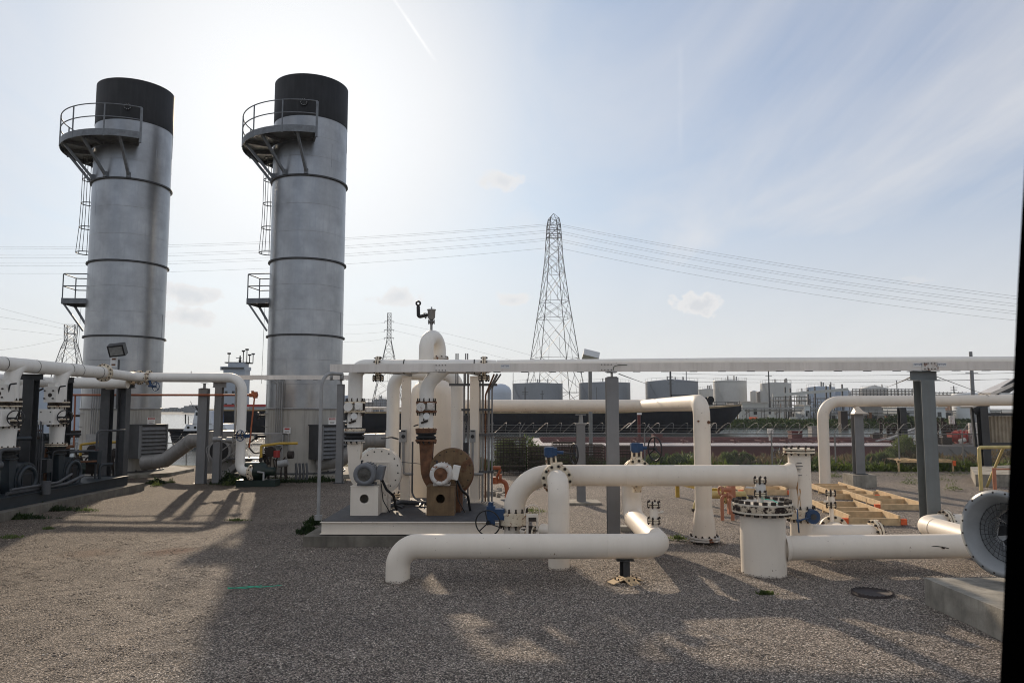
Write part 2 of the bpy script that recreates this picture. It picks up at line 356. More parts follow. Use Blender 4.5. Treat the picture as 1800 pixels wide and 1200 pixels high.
class MB:
    def __init__(s): s.v = []; s.f = []; s.sm = []; s.mi = []; s.m = 0
    def add(s, vs, fs, smooth=False):
        o = len(s.v); s.v += [tuple(v) for v in vs]
        for f in fs:
            s.f.append(tuple(i + o for i in f)); s.sm.append(smooth); s.mi.append(s.m)
        return s
    def box(s, c, d, rz=0.0, rot=None):
        c = Vector(c); M = rot or Matrix.Rotation(rz, 3, 'Z')
        P = [c + M @ Vector((x * d[0] / 2, y * d[1] / 2, z * d[2] / 2)) for x in (-1, 1) for y in (-1, 1) for z in (-1, 1)]
        return s.add(P, [(0, 1, 3, 2), (4, 6, 7, 5), (0, 4, 5, 1), (2, 3, 7, 6), (0, 2, 6, 4), (1, 5, 7, 3)])
    def bar(s, p0, p1, w, h=None, up=(0, 0, 1)):
        p0, p1 = Vector(p0), Vector(p1); h = h or w
        a = (p1 - p0).normalized(); upv = Vector(up)
        if abs(a.dot(upv)) > 0.98: upv = Vector((0, 1, 0))
        u = a.cross(upv).normalized(); v = u.cross(a)
        P = [p + u * (i * w / 2) + v * (j * h / 2) for p in (p0, p1) for i, j in ((-1, -1), (1, -1), (1, 1), (-1, 1))]
        return s.add(P, [(3, 2, 1, 0), (4, 5, 6, 7), (0, 1, 5, 4), (1, 2, 6, 5), (2, 3, 7, 6), (3, 0, 4, 7)])
    def cyl(s, p0, p1, r0, r1=None, n=24, caps=True):
        r1 = r0 if r1 is None else r1
        p0, p1 = Vector(p0), Vector(p1); a, u, v = perp(p1 - p0)
        ring = lambda p, r: [p + (u * math.cos(2 * math.pi * i / n) + v * math.sin(2 * math.pi * i / n)) * r for i in range(n)]
        A, B = ring(p0, r0), ring(p1, r1)
        s.add(A + B, [(i, (i + 1) % n, n + (i + 1) % n, n + i) for i in range(n)], True)
        if caps:
            if r0 > 1e-5: s.add(A, [tuple(reversed(range(n)))])
            if r1 > 1e-5: s.add(B, [tuple(range(n))])
        return s
    def tube(s, pts, r, n=24, bend=None, seg=10, caps=True, closed=False):
        pts = [Vector(p) for p in pts]
        if closed: path = pts
        else:
            path = [pts[0]]
            for i in range(1, len(pts) - 1):
                a, b, c = pts[i - 1], pts[i], pts[i + 1]
                da, dc = (a - b).normalized(), (c - b).normalized()
                if bend:
                    ang = da.angle(dc)
                    if abs(ang - math.pi) < 0.02: path.append(b); continue
                    t_ = min(bend / math.tan(ang / 2), (a - b).length * 0.49, (c - b).length * 0.49) if ang > 0.02 else 0
                    rr = t_ * math.tan(ang / 2)
                    cen = b + (da + dc).normalized() * (rr / math.sin(ang / 2))
                    s0, s1 = b + da * t_ - cen, b + dc * t_ - cen
                    tot = s0.angle(s1); ax = s0.cross(s1).normalized()
                    k = max(3, int(seg * tot / (math.pi / 2)))
                    for j in range(k + 1): path.append(cen + Matrix.Rotation(tot * j / k, 3, ax) @ s0)
                else: path.append(b)
            path.append(pts[-1])
        m = len(path); tang = []
        for i in range(m):
            if closed: d = path[(i + 1) % m] - path[i - 1]
            else: d = path[min(i + 1, m - 1)] - path[max(i - 1, 0)]
            tang.append(d.normalized())
        a, u, v = perp(tang[0]); rings = []
        rad = r if callable(r) else (lambda q: r)
        for i in range(m):
            if i:
                q = tang[i - 1].rotation_difference(tang[i]); u = (q @ u); u = (u - tang[i] * u.dot(tang[i])).normalized()
            v = tang[i].cross(u)
            rr = rad(i / (m - 1))
            rings.append([path[i] + (u * math.cos(2 * math.pi * k / n) + v * math.sin(2 * math.pi * k / n)) * rr for k in range(n)])
        V = [p for rg in rings for p in rg]; F = []
        for i in range(m if closed else m - 1):
            j = (i + 1) % m
            F += [(i * n + k, i * n + (k + 1) % n, j * n + (k + 1) % n, j * n + k) for k in range(n)]
        s.add(V, F, True)
        if caps and not closed:
            s.add(rings[0], [tuple(reversed(range(n)))]); s.add(rings[-1], [tuple(range(n))])
        return s
    def torus(s, c, ax, R_, r, n=32, m=8, a0=0, a1=None):
        a, u, v = perp(ax); c = Vector(c)
        if a1 is None:
            return s.tube([c + (u * math.cos(2 * math.pi * i / n) + v * math.sin(2 * math.pi * i / n)) * R_ for i in range(n)], r, m, closed=True)
        return s.tube([c + (u * math.cos(a0 + (a1 - a0) * i / n) + v * math.sin(a0 + (a1 - a0) * i / n)) * R_ for i in range(n + 1)], r, m)
    def lathe(s, c, ax, prof, n=32):
        a, u, v = perp(ax); c = Vector(c)
        V = [c + a * h + (u * math.cos(2 * math.pi * i / n) + v * math.sin(2 * math.pi * i / n)) * r for r, h in prof for i in range(n)]
        F = [(j * n + i, j * n + (i + 1) % n, (j + 1) * n + (i + 1) % n, (j + 1) * n + i) for j in range(len(prof) - 1) for i in range(n)]
        return s.add(V, F, True)
    def prism(s, poly, ext):
        n = len(poly); P = [Vector(p) for p in poly]; e = Vector(ext)
        s.add(P, [tuple(range(n))]); s.add([p + e for p in P], [tuple(reversed(range(n)))])
        return s.add(P + [p + e for p in P], [(i, i + n, (i + 1) % n + n, (i + 1) % n) for i in range(n)])
    def bolts(s, c, ax, R_, n=12, r=0.018, h=0.05, ph=0.13):
        a, u, v = perp(ax); c = Vector(c)
        for i in range(n):
            t = 2 * math.pi * i / n + ph; p = c + (u * math.cos(t) + v * math.sin(t)) * R_
            s.cyl(p - a * h, p + a * h, r, n=6)
            s.cyl(p - a * (h * 0.72), p + a * (h * 0.72), r * 1.6, n=6)
        return s
    def flange(s, c, ax, r_out, t=0.03, pair=True, nb=12, gap=0.02, mf=1, mb_=2, br=0.016):
        """material 1 = flange paint, 2 = bolts"""
        a = Vector(ax).normalized(); c = Vector(c); k = s.m; s.m = mf
        if pair:
            s.cyl(c - a * (gap / 2 + t), c - a * gap / 2, r_out, n=36); s.cyl(c + a * gap / 2, c + a * (gap / 2 + t), r_out, n=36)
            s.m = mb_; s.cyl(c - a * gap / 2, c + a * gap / 2, r_out * 0.86, n=24)
            s.bolts(c, a, r_out * 0.88, nb, br, t * 1.0 + gap + 0.03)
        else:
            s.cyl(c - a * t / 2, c + a * t / 2, r_out, n=36); s.m = mb_
            s.bolts(c, a, r_out * 0.88, nb, br, t / 2 + 0.035)
        s.m = k
        return s
    def hsec(s, p0, p1, w, d, t=0.014, xd=(1, 0, 0)):
        """H column: flanges span along xd (w), web along the other way (d)"""
        p0, p1 = Vector(p0), Vector(p1); a = (p1 - p0).normalized(); x = Vector(xd).normalized(); y = a.cross(x).normalized()
        for sg in (-1, 1):
            s._slab(p0 + y * sg * (d - t) / 2, p1 + y * sg * (d - t) / 2, x, y, w, t)
        s._slab(p0, p1, x, y, t, d - 2 * t - 0.001)
        return s
    def _slab(s, p0, p1, x, y, wx, wy):
        P = [p + x * (i * wx / 2) + y * (j * wy / 2) for p in (p0, p1) for i, j in ((-1, -1), (1, -1), (1, 1), (-1, 1))]
        return s.add(P, [(3, 2, 1, 0), (4, 5, 6, 7), (0, 1, 5, 4), (1, 2, 6, 5), (2, 3, 7, 6), (3, 0, 4, 7)])
    def wheel(s, c, ax, R_, r=0.014, sp=3, ph=0.5):
        s.torus(c, ax, R_, r, 28, 8); a, u, v = perp(ax); c = Vector(c)
        for i in range(sp):
            t = 2 * math.pi * i / sp + ph; d = u * math.cos(t) + v * math.sin(t)
            s.cyl(c, c + d * R_, r * 0.9, n=6)
        s.cyl(c - a * 0.03, c + a * 0.03, R_ * 0.15, n=10)
        return s
    def build(s, name, mats, parent=None):
        me = bpy.data.meshes.new(name)
        off = Vector((0, 0, 0)); p = parent
        while p: off += p.location; p = p.parent
        me.from_pydata([(v[0] - off.x, v[1] - off.y, v[2] - off.z) for v in s.v], [], s.f)
        me.polygons.foreach_set('use_smooth', s.sm)
        me.polygons.foreach_set('material_index', s.mi)
        if isinstance(mats, str): mats = [mats]
        for m in mats: me.materials.append(MATS[m])
        me.update()
        o = bpy.data.objects.new(name, me); COL.objects.link(o)
        if parent: o.parent = parent
        return o

def thing(name, label, cat, loc=(0, 0, 0), group=None):
    o = bpy.data.objects.new(name, None); COL.objects.link(o)
    o.location = loc; o.empty_display_size = 0.3
    o['label'] = label; o['category'] = cat
    if group: o['group'] = group
    return o
def tag(o, label, cat, group=None, kind=None):
    if label: o['label'] = label
    if cat: o['category'] = cat
    if group: o['group'] = group
    if kind: o['kind'] = kind
    return o
def dup(o, parent=None):
    c = o.copy(); COL.objects.link(c); c.parent = parent
    for ch in list(o.children): dup(ch, c)
    return c
def place(o, loc, rz=0.0, label=None, group=None, scale=None):
    o.location = loc; o.rotation_euler = (0, 0, rz)
    if label: o['label'] = label
    if group: o['group'] = group
    if scale: o.scale = scale
    return o
def textmesh(body, name, size, loc, rot, m, parent, ext=0.001):
    cu = bpy.data.curves.new(name, 'FONT'); cu.body = body; cu.size = size; cu.extrude = ext; cu.align_x = 'CENTER'; cu.align_y = 'CENTER'
    tmp = bpy.data.objects.new(name, cu); COL.objects.link(tmp)
    me = bpy.data.meshes.new_from_object(tmp.evaluated_get(bpy.context.evaluated_depsgraph_get()))
    bpy.data.objects.remove(tmp); me.materials.clear(); me.materials.append(MATS[m])
    o = bpy.data.objects.new(name, me); COL.objects.link(o)
    off = Vector((0, 0, 0)); p = parent
    while p: off += p.location; p = p.parent
    o.parent = parent; o.location = Vector(loc) - off; o.rotation_euler = rot
    return o
PM = ['white_paint', 'cream_flange', 'bolt']
CM = ['cream_paint', 'cream_flange', 'bolt']

def foliage(n, fn, size, m, name, parent=None, up=0.3, seed=1, asp=0.35):
    """n leaf quads; fn(rng,n) -> points"""
    g = np.random.default_rng(seed)
    P = fn(g, n)
    d = g.normal(size=(n, 3)); d[:, 2] = np.abs(d[:, 2]) * (1 + up * 4); d /= np.linalg.norm(d, axis=1)[:, None]
    e = np.cross(d, g.normal(size=(n, 3))); e /= np.linalg.norm(e, axis=1)[:, None]
    L = (size * (0.5 + g.random(n)))[:, None]
    A = P - e * L * asp * 0.5; B = P + e * L * asp * 0.5; C_ = P + d * L * 0.6 + e * L * asp * 0.4; D_ = P + d * L - e * L * 0.05
    V = np.stack([A, B, C_, D_], 1).reshape(-1, 3)
    me = bpy.data.meshes.new(name)
    off = np.array(parent.location) if parent else np.zeros(3)
    V = V - off
    me.vertices.add(len(V)); me.vertices.foreach_set('co', V.ravel())
    me.loops.add(4 * n); me.loops.foreach_set('vertex_index', np.arange(4 * n))
    me.polygons.add(n); me.polygons.foreach_set('loop_start', np.arange(n) * 4); me.polygons.foreach_set('loop_total', np.full(n, 4))
    me.update(calc_edges=True); me.materials.append(MATS[m])
    o = bpy.data.objects.new(name, me); COL.objects.link(o)
    if parent: o.parent = parent
    return o

# ================================================================ THE SETTING
def terrain(name, X0, X1, Y0, Y1, nx, ny, zf, m, kind='structure'):
    xs = np.linspace(X0, X1, nx); ys = np.linspace(Y0, Y1, ny)
    V = [(x, y, zf(x, y)) for y in ys for x in xs]
    F = [(j * nx + i, j * nx + i + 1, (j + 1) * nx + i + 1, (j + 1) * nx + i) for j in range(ny - 1) for i in range(nx - 1)]
    b = MB(); b.add(V, F, True); o = b.build(name, m); o['kind'] = kind
    return o
def hn(x, y, s=1.0):
    return math.sin(x * 1.3 * s + 2.1 * math.sin(y * 0.7 * s)) * math.cos(y * 1.1 * s + 1.7 * math.sin(x * 0.45 * s))
def yz(x, y):
    fade = max(0.0, min(1.0, (36 - y) / 3))
    return (0.022 * hn(x, y, 0.5) + 0.012 * hn(x + 9, y - 4, 1.9) + 0.006 * hn(x, y, 5.0)) * fade
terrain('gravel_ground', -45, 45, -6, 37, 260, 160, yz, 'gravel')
def pebbles():
    g = np.random.default_rng(5)
    def hnv(x, y, s): return np.sin(x * 1.3 * s + 2.1 * np.sin(y * 0.7 * s)) * np.cos(y * 1.1 * s + 1.7 * np.sin(x * 0.45 * s))
    n = 300000
    y = np.sqrt(7.0 ** 2 + (19.5 ** 2 - 7.0 ** 2) * g.random(n)); x = (g.random(n) * 2 - 1) * (y * 0.71 + .25)
    keep = (g.random(n) < np.clip((19.5 - y) / 12, 0, 1)) & (x < 6.6) & (np.hypot(x - 5.43, y - 11.5) > .33) & (g.random(n) < .80 + .25 * hnv(x, y, 1.3))
    x, y = x[keep], y[keep]; ex = np.zeros(len(x))
    for bx_, by_, br in ((-1.87, 12.5, .2), (.83, 13.45, .19), (4.31, 13.05, .375), (.04, 14.42, .2), (4.05, 16.0, .33), (1.85, 12.42, .26), (2.4, 16.35, .14), (8.9, 16.1, .16)):   # stones heaped round the pipe feet
        k = int(1500 * (br + .15)); a = g.random(k) * 6.283; q = g.exponential(.07, k)
        x = np.append(x, bx_ + (br + q) * np.cos(a)); y = np.append(y, by_ + (br + q) * np.sin(a)); ex = np.append(ex, .045 * np.exp(-q / .07) * g.random(k))
    n = len(x); z = 0.022 * hnv(x, y, .5) + .012 * hnv(x + 9, y - 4, 1.9) + .006 * hnv(x, y, 5.0) + ex
    s = .0055 + .0055 * g.random(n) ** 1.8 + .010 * (g.random(n) < .012)
    base = np.array([(1, 0, 0), (0, 1, 0), (-1, 0, 0), (0, -1, 0), (0, 0, 1), (0, 0, -1)], float)
    P = base[None] + g.normal(size=(n, 6, 3)) * .22
    P *= (s[:, None] * (1 + .5 * g.random((n, 1))))[:, :, None]; P[:, :, 2] *= .45
    a = g.random(n) * 6.28; c, s_ = np.cos(a), np.sin(a)
    X = P[:, :, 0] * c[:, None] - P[:, :, 1] * s_[:, None]; Y_ = P[:, :, 0] * s_[:, None] + P[:, :, 1] * c[:, None]
    V = np.stack([X + x[:, None], Y_ + y[:, None], P[:, :, 2] + (z + s * .05)[:, None]], 2).reshape(-1, 3)
    T = np.array([(0, 1, 4), (1, 2, 4), (2, 3, 4), (3, 0, 4), (1, 0, 5), (2, 1, 5), (3, 2, 5), (0, 3, 5)])
    T = (T[None] + (np.arange(n) * 6)[:, None, None]).reshape(-1)
    me = bpy.data.meshes.new('gravel_stones'); me.vertices.add(len(V)); me.vertices.foreach_set('co', V.ravel().astype(np.float32))
    m = len(T) // 3; me.loops.add(3 * m); me.loops.foreach_set('vertex_index', T.astype(np.int32)); me.polygons.add(m)
    me.polygons.foreach_set('loop_start', np.arange(m, dtype=np.int32) * 3); me.polygons.foreach_set('loop_total', np.full(m, 3, dtype=np.int32))
    me.update(calc_edges=True)
    at = me.attributes.new('tint', 'FLOAT', 'POINT'); at.data.foreach_set('value', np.repeat(g.random(n), 6).astype(np.float32))
    mt = bpy.data.materials.new('gravel_stone'); mt.use_nodes = True; t = mt.node_tree; b = t.nodes['Principled BSDF']; b.inputs['Roughness'].default_value = .8; b.inputs['Specular IOR Level'].default_value = .3
    an = N(t, 'ShaderNodeAttribute', attribute_name='tint')
    col = ramp(t, an.outputs['Fac'], [(0.0, (0.085, 0.077, 0.07)), (0.30, (0.21, 0.19, 0.17)), (0.65, (0.35, 0.315, 0.28)), (0.88, (0.52, 0.475, 0.425)), (1.0, (0.76, 0.73, 0.68))])
    tc = N(t, 'ShaderNodeTexCoord'); n1 = N(t, 'ShaderNodeTexNoise', i_Scale=0.45, i_Detail=6, i_Roughness=0.6); t.links.new(tc.outputs['Object'], n1.inputs[0])
    col = mixc(t, 1.0, col, ramp(t, n1.outputs[0], [(0.3, (0.82, 0.79, 0.76)), (0.7, (1.16, 1.11, 1.03))]), 'MULTIPLY')
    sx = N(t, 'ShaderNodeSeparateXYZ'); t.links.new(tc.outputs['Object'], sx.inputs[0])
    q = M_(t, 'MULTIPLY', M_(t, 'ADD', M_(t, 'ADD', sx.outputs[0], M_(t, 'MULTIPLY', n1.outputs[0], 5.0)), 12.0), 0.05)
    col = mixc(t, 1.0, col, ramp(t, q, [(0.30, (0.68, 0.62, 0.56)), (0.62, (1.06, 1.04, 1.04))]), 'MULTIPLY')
    t.links.new(col, b.inputs['Base Color']); me.materials.append(mt)
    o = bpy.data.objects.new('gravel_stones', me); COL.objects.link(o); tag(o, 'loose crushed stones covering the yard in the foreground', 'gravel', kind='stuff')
pebbles()
terrain('river_bank', -90, 90, 36.9, 48, 80, 16, lambda x, y: (0.0 if y < 38 else -(y - 38) * 0.32) + 0.06 * hn(x, y, 0.9) * (1 if y > 37.5 else 0) - 0.004, 'bank_soil')
terrain('land_around', -400, 400, -400, -5.9, 3, 3, lambda x, y: -0.05, 'gravel')
for xa, xb in ((-400, -44.9), (44.9, 400)):
    terrain('land_around', xa, xb, -6, 37, 3, 3, lambda x, y: -0.05, 'gravel')
WZ = -2.0
terrain('river_water', -3000, 3000, 44, 9000, 3, 3, lambda x, y: WZ, 'water')
terrain('river_bed', -4000, 4000, 43, 9500, 3, 3, lambda x, y: WZ - 2.5, 'bank_soil')
# far bank on the right
def lev(x, y):
    t = y - 184 + 4 * math.sin(x * 0.03) - max(0, 18 - x) * 1.4
    if t < 0: return -3.0
    if t < 9: return -2.5 + 2.0 * (t / 9) ** 0.8 + 0.12 * hn(x, y, 0.4)
    if t < 13: return -0.45
    return -0.6
terrain('far_levee', 14, 400, 180, 230, 200, 40, lev, 'levee_grass')
terrain('far_industrial_ground', -60, 900, 198, 1500, 20, 110, lambda x, y: -0.5 if y > 210 else -2.9, 'far_dirt')
terrain('far_shore', -1800, 1200, 640, 2400, 40, 12, lambda x, y: -2.2 if y < 700 else 1.2 + 1.5 * abs(hn(x * 0.02, y * 0.01)), 'shore')

# weeds and grass along the fence
def strip(x0, x1, y0, y1, h, dens=None):
    def fn(g, n):
        x = x0 + (x1 - x0) * g.random(n); y = y0 + (y1 - y0) * g.random(n)
        env = 0.55 + 0.45 * np.sin(x * 1.7 + np.sin(y * 2.0)) * np.cos(x * 0.6 + 1.0)
        z = h * env * g.random(n) ** 1.3
        return np.stack([x, y, z - 0.05 - np.maximum(0, y - 38) * 0.32], 1)
    return fn
tag(foliage(16000, strip(6, 30, 33.6, 37.5, 0.55), 0.22, 'leaf_green', 'weeds', seed=2), 'green weeds growing along the foot of the chain link fence', 'weeds', kind='stuff')
tag(foliage(9000, strip(9, 30, 34.6, 38.5, 0.75), 0.28, 'leaf_dry', 'dry_grass', seed=3), 'dry brown grass and brush behind the chain link fence', 'dry grass', kind='stuff')
tag(foliage(9000, strip(-4, 9, 34.0, 38.0, 0.5), 0.24, 'leaf_dark', 'ground_cover', seed=4), 'dark ground cover behind the mesh baskets by the fence', 'ground cover', kind='stuff')
def patches(lst):
    def fn(g, n):
        k = g.integers(0, len(lst), n); a = np.array(lst)[k]
        q = g.normal(size=(n, 2)) * 0.45
        return np.stack([a[:, 0] + q[:, 0] * a[:, 2], a[:, 1] + q[:, 1] * a[:, 3], 0.005 + np.abs(g.normal(size=n)) * a[:, 4] * np.exp(-(q ** 2).sum(1) * 2)], 1)
    return fn
pl = []
for px, py, rx, ry, h in [(70, 897, 1.0, .25, .06), (20, 912, .9, .2, .06), (425, 852, 1.1, .3, .14), (490, 848, 1.4, .3, .12), (560, 846, .9, .3, .10), (400, 848, .5, .2, .18), (275, 850, .3, .2, .08),
                          (541, 936, .18, .25, .07), (550, 922, .15, .25, .06)]:
    p = G(px, py); pl.append((p.x, p.y, rx, ry, h))
tag(foliage(9000, patches(pl), 0.085, 'leaf_dark', 'grass', seed=5), 'dark green grass tufts at the edge of the concrete pads', 'grass', kind='stuff')
pl = []
for px, py, rx, ry, h in [(275, 854, .22, .15, .10), (300, 848, .18, .12, .08), (402, 853, .3, .15, .14), (430, 855, .3, .12, .1), (940, 858, .2, .2, .12), (935, 900, .5, .4, .06), (1165, 945, .13, .13, .03), (1193, 948, .16, .16, .05),
                          (1345, 1044, .12, .05, .012), (1675, 861, .3, .2, .2), (1600, 850, .4, .3, .15), (1640, 845, .8, .4, .15), (1690, 836, 1.0, .4, .2), (1735, 832, .8, .4, .2),
                          (1600, 836, 1.5, .3, .14), (1465, 838, .4, .3, .12), (1370, 905, .15, .15, .05), 
                          (415, 915, .25, .10, .015), (20, 945, .25, .15, .02), (85, 930, .12, .08, .015), (155, 898, .3, .15, .05)]:
    p = G(px, py); pl.append((p.x, p.y, rx, ry, h))
tag(foliage(5200, patches(pl), 0.045, 'leaf_green', 'weeds', seed=6), 'small bright weeds sprouting from the gravel', 'weeds', kind='stuff')

def bush(label, px, py, Y, w, h, n=2600, m='leaf_green', seed=1, z0=None):
    x = XA(px, Y); zb = 0.0 if z0 is None else z0
    t = thing('bush', label, 'bush', (x, Y, zb), 'bushes by the fence')
    cl = [(x + rnd.uniform(-.5, .5) * w, Y + rnd.uniform(-.3, .3), zb + h * rnd.uniform(.35, .8), rnd.uniform(.2, .42)) for _ in range(9)]
    def fn(g, n):
        a = np.array(cl)[g.integers(0, len(cl), n)]; q = g.normal(size=(n, 3)); q /= np.linalg.norm(q, axis=1)[:, None]
        return a[:, :3] + q * (a[:, 3] * h * (0.5 + 0.5 * g.random(n)))[:, None]
    foliage(n, fn, 0.13, m, 'foliage', t, seed=seed)
    b = MB()
    for c in cl: b.cyl((x, Y, zb - 0.05), c[:3], 0.02, 0.006, n=6)
    b.build('branch', 'timber', t)
bush('leafy green bush at the left end of the barge behind the mesh baskets', 903, 0, 35.6, 1.3, 1.55, seed=11)
bush('low green bush right of the leafy one, behind the mesh baskets', 938, 0, 35.3, 0.9, 1.0, seed=12)
bush('round green bush in front of the barge, left of the tall flanged riser', 1300, 0, 35.4, 1.6, 0.75, seed=13)
bush('broad green bush behind the fence between the footed column and the rack column', 1595, 0, 36.0, 2.2, 1.35, 3400, seed=14)
bush('small green bush behind the fence, just right of the tall bent riser', 1550, 0, 35.2, 1.2, 0.7, seed=15)
bush('low shrub under the fence behind the second blue valve', 1165, 0, 35.4, 1.4, 0.6, seed=16)

# ================================================================ STACKS
def arc(c, Rr, z, f0, f1, n=28):
    return [Vector((c[0] + Rr * math.sin(R(f0 + (f1 - f0) * i / n)), c[1] - Rr * math.cos(R(f0 + (f1 - f0) * i / n)), z)) for i in range(n + 1)]
mat('stack_metal', (0.315, 0.325, 0.336), 0.33, metal=0.85, var=0.20, vs=1.1, streak=0.5, dirt=(0.26, 0.27, 0.285), rust=0.012, rs=1.0, bump=0.08, bs=3)
mat('stack_lower', (0.40, 0.385, 0.35), 0.55, metal=0.1, var=0.14, vs=0.6, streak=0.6, dirt=(0.15, 0.145, 0.13), bump=0.06, bs=3)
mat('louvre_grey', (0.17, 0.175, 0.18), 0.5, metal=0.1, var=0.2, vs=3, streak=0.4, dirt=(0.08, 0.08, 0.08))
mat('deck_dark', (0.055, 0.055, 0.058), 0.7, var=0.3, vs=4, bump=0.2)
mat('platform_steel', (0.16, 0.175, 0.19), 0.5, metal=0.2, var=0.25, vs=4, streak=0.3, dirt=(0.08, 0.08, 0.08))
def make_stack(label):
    t = thing('exhaust_stack', label, 'exhaust stack', (0, 0, 0), 'steel exhaust stacks')
    r = 1.57
    zs = [0.25, 2.8, 5.85, 9.05, 12.6, 15.2]
    b = MB(); n = 96
    for i in range(1, 5):
        b.cyl((0, 0, zs[i]), (0, 0, zs[i + 1]), r, n=n, caps=False)
        k = 3
        for j in range(1, k):
            z = zs[i] + (zs[i + 1] - zs[i]) * j / k
            b.lathe((0, 0, z), (0, 0, 1), [(r + .001, -.012), (r + .007, 0), (r + .001, .012)], n)
    for j in range(12):   # vertical weld seams, staggered by course
        z0 = zs[1] + j * 1.03
        a = R(j * 47 - 60); p = Vector((math.sin(a) * (r + .002), -math.cos(a) * (r + .002), z0))
        b.bar(p, p + Vector((0, 0, 1.03)), 0.02, 0.008)
    b.build('shell', 'stack_metal', t)
    # rusty tide marks below the rings
    b = MB(); b.cyl((0, 0, 0.2), (0, 0, zs[1]), r, n=n); b.build('base_shell', 'stack_lower', t)
    b = MB()
    b.lathe((0, 0, 15.2), (0, 0, 1), [(r + .012, 0), (r + .012, 1.83), (r - .03, 1.83), (r - .03, 0.0)], n)
    b.cyl((0, 0, 15.2), (0, 0, 15.25), r - 0.02, n=48)
    b.build('black_top', 'black_top', t)
    for z in zs[2:5] + [2.8]:
        b = MB(); b.lathe((0, 0, z), (0, 0, 1), [(r, -.035), (r + .085, -.03), (r + .085, .0), (r + .02, .005), (r + .075, .01), (r + .075, .038), (r, .042)] if z > 3 else [(r, -.04), (r + .05, -.03), (r + .05, .03), (r, .04)], n)
        b.build('seam_ring', 'galv_dark' if z > 3 else 'galv', t)
    # upper platform
    f0, f1, Ro, Ri, zd = -158, 20, 2.85, 1.66, 14.22
    b = MB(); A = arc((0, 0), Ro, zd, f0, f1); B = arc((0, 0), Ri, zd, f0, f1); m = len(A)
    dn = Vector((0, 0, -.04))
    b.add(A + B, [(i, i + 1, m + i + 1, m + i) for i in range(m - 1)]); b.add([p + dn for p in A + B], [(m + i, m + i + 1, i + 1, i) for i in range(m - 1)])
    for k, h0, h1 in ((Ro, -.22, .06), (Ri + .02, -.18, 0)):
        q = arc((0, 0), k, zd, f0, f1)
        for i in range(m - 1):
            b._slab(q[i] + Vector((0, 0, (h0 + h1) / 2)), q[i + 1] + Vector((0, 0, (h0 + h1) / 2)), Vector((q[i].x, q[i].y, 0)).normalized(), Vector((0, 0, 1)), .02, h1 - h0)
    for f in (f0, -120, -90, -60, -30, 0, f1):
        d = Vector((math.sin(R(f)), -math.cos(R(f)), 0)); b.bar(d * Ri + Vector((0, 0, zd - .12)), d * (Ro - .02) + Vector((0, 0, zd - .12)), .07, .14)
    up = b.build('upper_platform', 'platform_steel', t)
    b = MB()
    for z in (zd + .58, zd + 1.12): b.tube(arc((0, 0), Ro, z, f0, f1, 40), 0.024, 8)
    for f in (f0, -128, -98, -68, -38, -8, f1):
        d = Vector((math.sin(R(f)), -math.cos(R(f)), 0)) * Ro; b.cyl(d + Vector((0, 0, zd - .25)), d + Vector((0, 0, zd + 1.12)), .03, n=8)
    d = Vector((math.sin(R(f1)), -math.cos(R(f1)), 0))
    b.bar(d * (Ro) + Vector((0, 0, zd - .4)), d * Ro + Vector((0, 0, zd + 1.1)), .08)
    b.build('handrail', 'platform_steel', up)
    for f in (-128, -92, -62, -30, 4):
        b = MB(); d = Vector((math.sin(R(f)), -math.cos(R(f)), 0)); e = Vector((math.sin(R(f + 6)), -math.cos(R(f + 6)), 0))
        b.bar(d * (Ro - .12) + Vector((0, 0, zd - .16)), e * (r + .06) + Vector((0, 0, 12.72)), .10, .10)
        b.box(e * (r + .03) + Vector((0, 0, 12.75)), (.16, .16, .22), rz=R(f)); b.build('bracket', 'platform_steel', up)
    # small valve and test port on the platform
    b = MB(); d = Vector((math.sin(R(-96)), -math.cos(R(-96)), 0))
    b.cyl(d * 1.6 + Vector((0, 0, 14.9)), d * 1.95 + Vector((0, 0, 14.9)), .06); b.cyl(d * 1.93 + Vector((0, 0, 14.9)), d * 1.98 + Vector((0, 0, 14.9)), .13)
    b.tube([d * 2.4 + Vector((0, 0, 14.3)), d * 2.35 + Vector((0, 0, 15.0)), d * 2.0 + Vector((0, 0, 15.05))], .012, 6, bend=.1)
    b.build('test_port', 'black', t)
    b = MB(); e = Vector((math.sin(R(4)), -math.cos(R(4)), 0)); b.cyl(e * 1.60 + Vector((0, 0, 15.75)), e * 1.625 + Vector((0, 0, 15.75)), .16, n=20); b.m = 1
    b.bolts(e * 1.625 + Vector((0, 0, 15.75)), e, .13, 10, .012, .02); b.build('port_flange', ['black_top', 'galv'], t)
    # caged ladder
    fl = -113; d = Vector((math.sin(R(fl)), -math.cos(R(fl)), 0)); s = Vector((-d.y, d.x, 0))
    b = MB()
    for sg in (-1, 1): b.bar(d * 1.78 + s * sg * .2 + Vector((0, 0, 7.6)), d * 1.78 + s * sg * .2 + Vector((0, 0, 15.2)), .05, .02)
    z = 7.8
    while z < 15: b.cyl(d * 1.78 - s * .2 + Vector((0, 0, z)), d * 1.78 + s * .2 + Vector((0, 0, z)), .012, n=6); z += .3
    for z in (8, 10.5, 12.9): 
        for sg in (-1, 1): b.bar(d * 1.6 + s * sg * .2 + Vector((0, 0, z)), d * 1.8 + s * sg * .2 + Vector((0, 0, z)), .04, .02)
    lad = b.build('ladder', 'galv_dark', t)
    b = MB(); c0 = d * 2.12
    def hoop(z, rr): return [c0 + d * (rr * math.cos(a)) + s * (rr * math.sin(a)) + Vector((0, 0, z)) for a in [R(-150 + 300 * i / 20) for i in range(21)]]
    hz = [(9.75, .46), (10.9, .38), (12.0, .35), (13.1, .35), (14.1, .35)]
    for z, rr in hz: b.tube(hoop(z, rr), .022, 6)
    for k in (0, 3, 7, 10, 13, 17, 20):
        b.tube([hoop(z, rr)[k] for z, rr in hz], .014, 6)
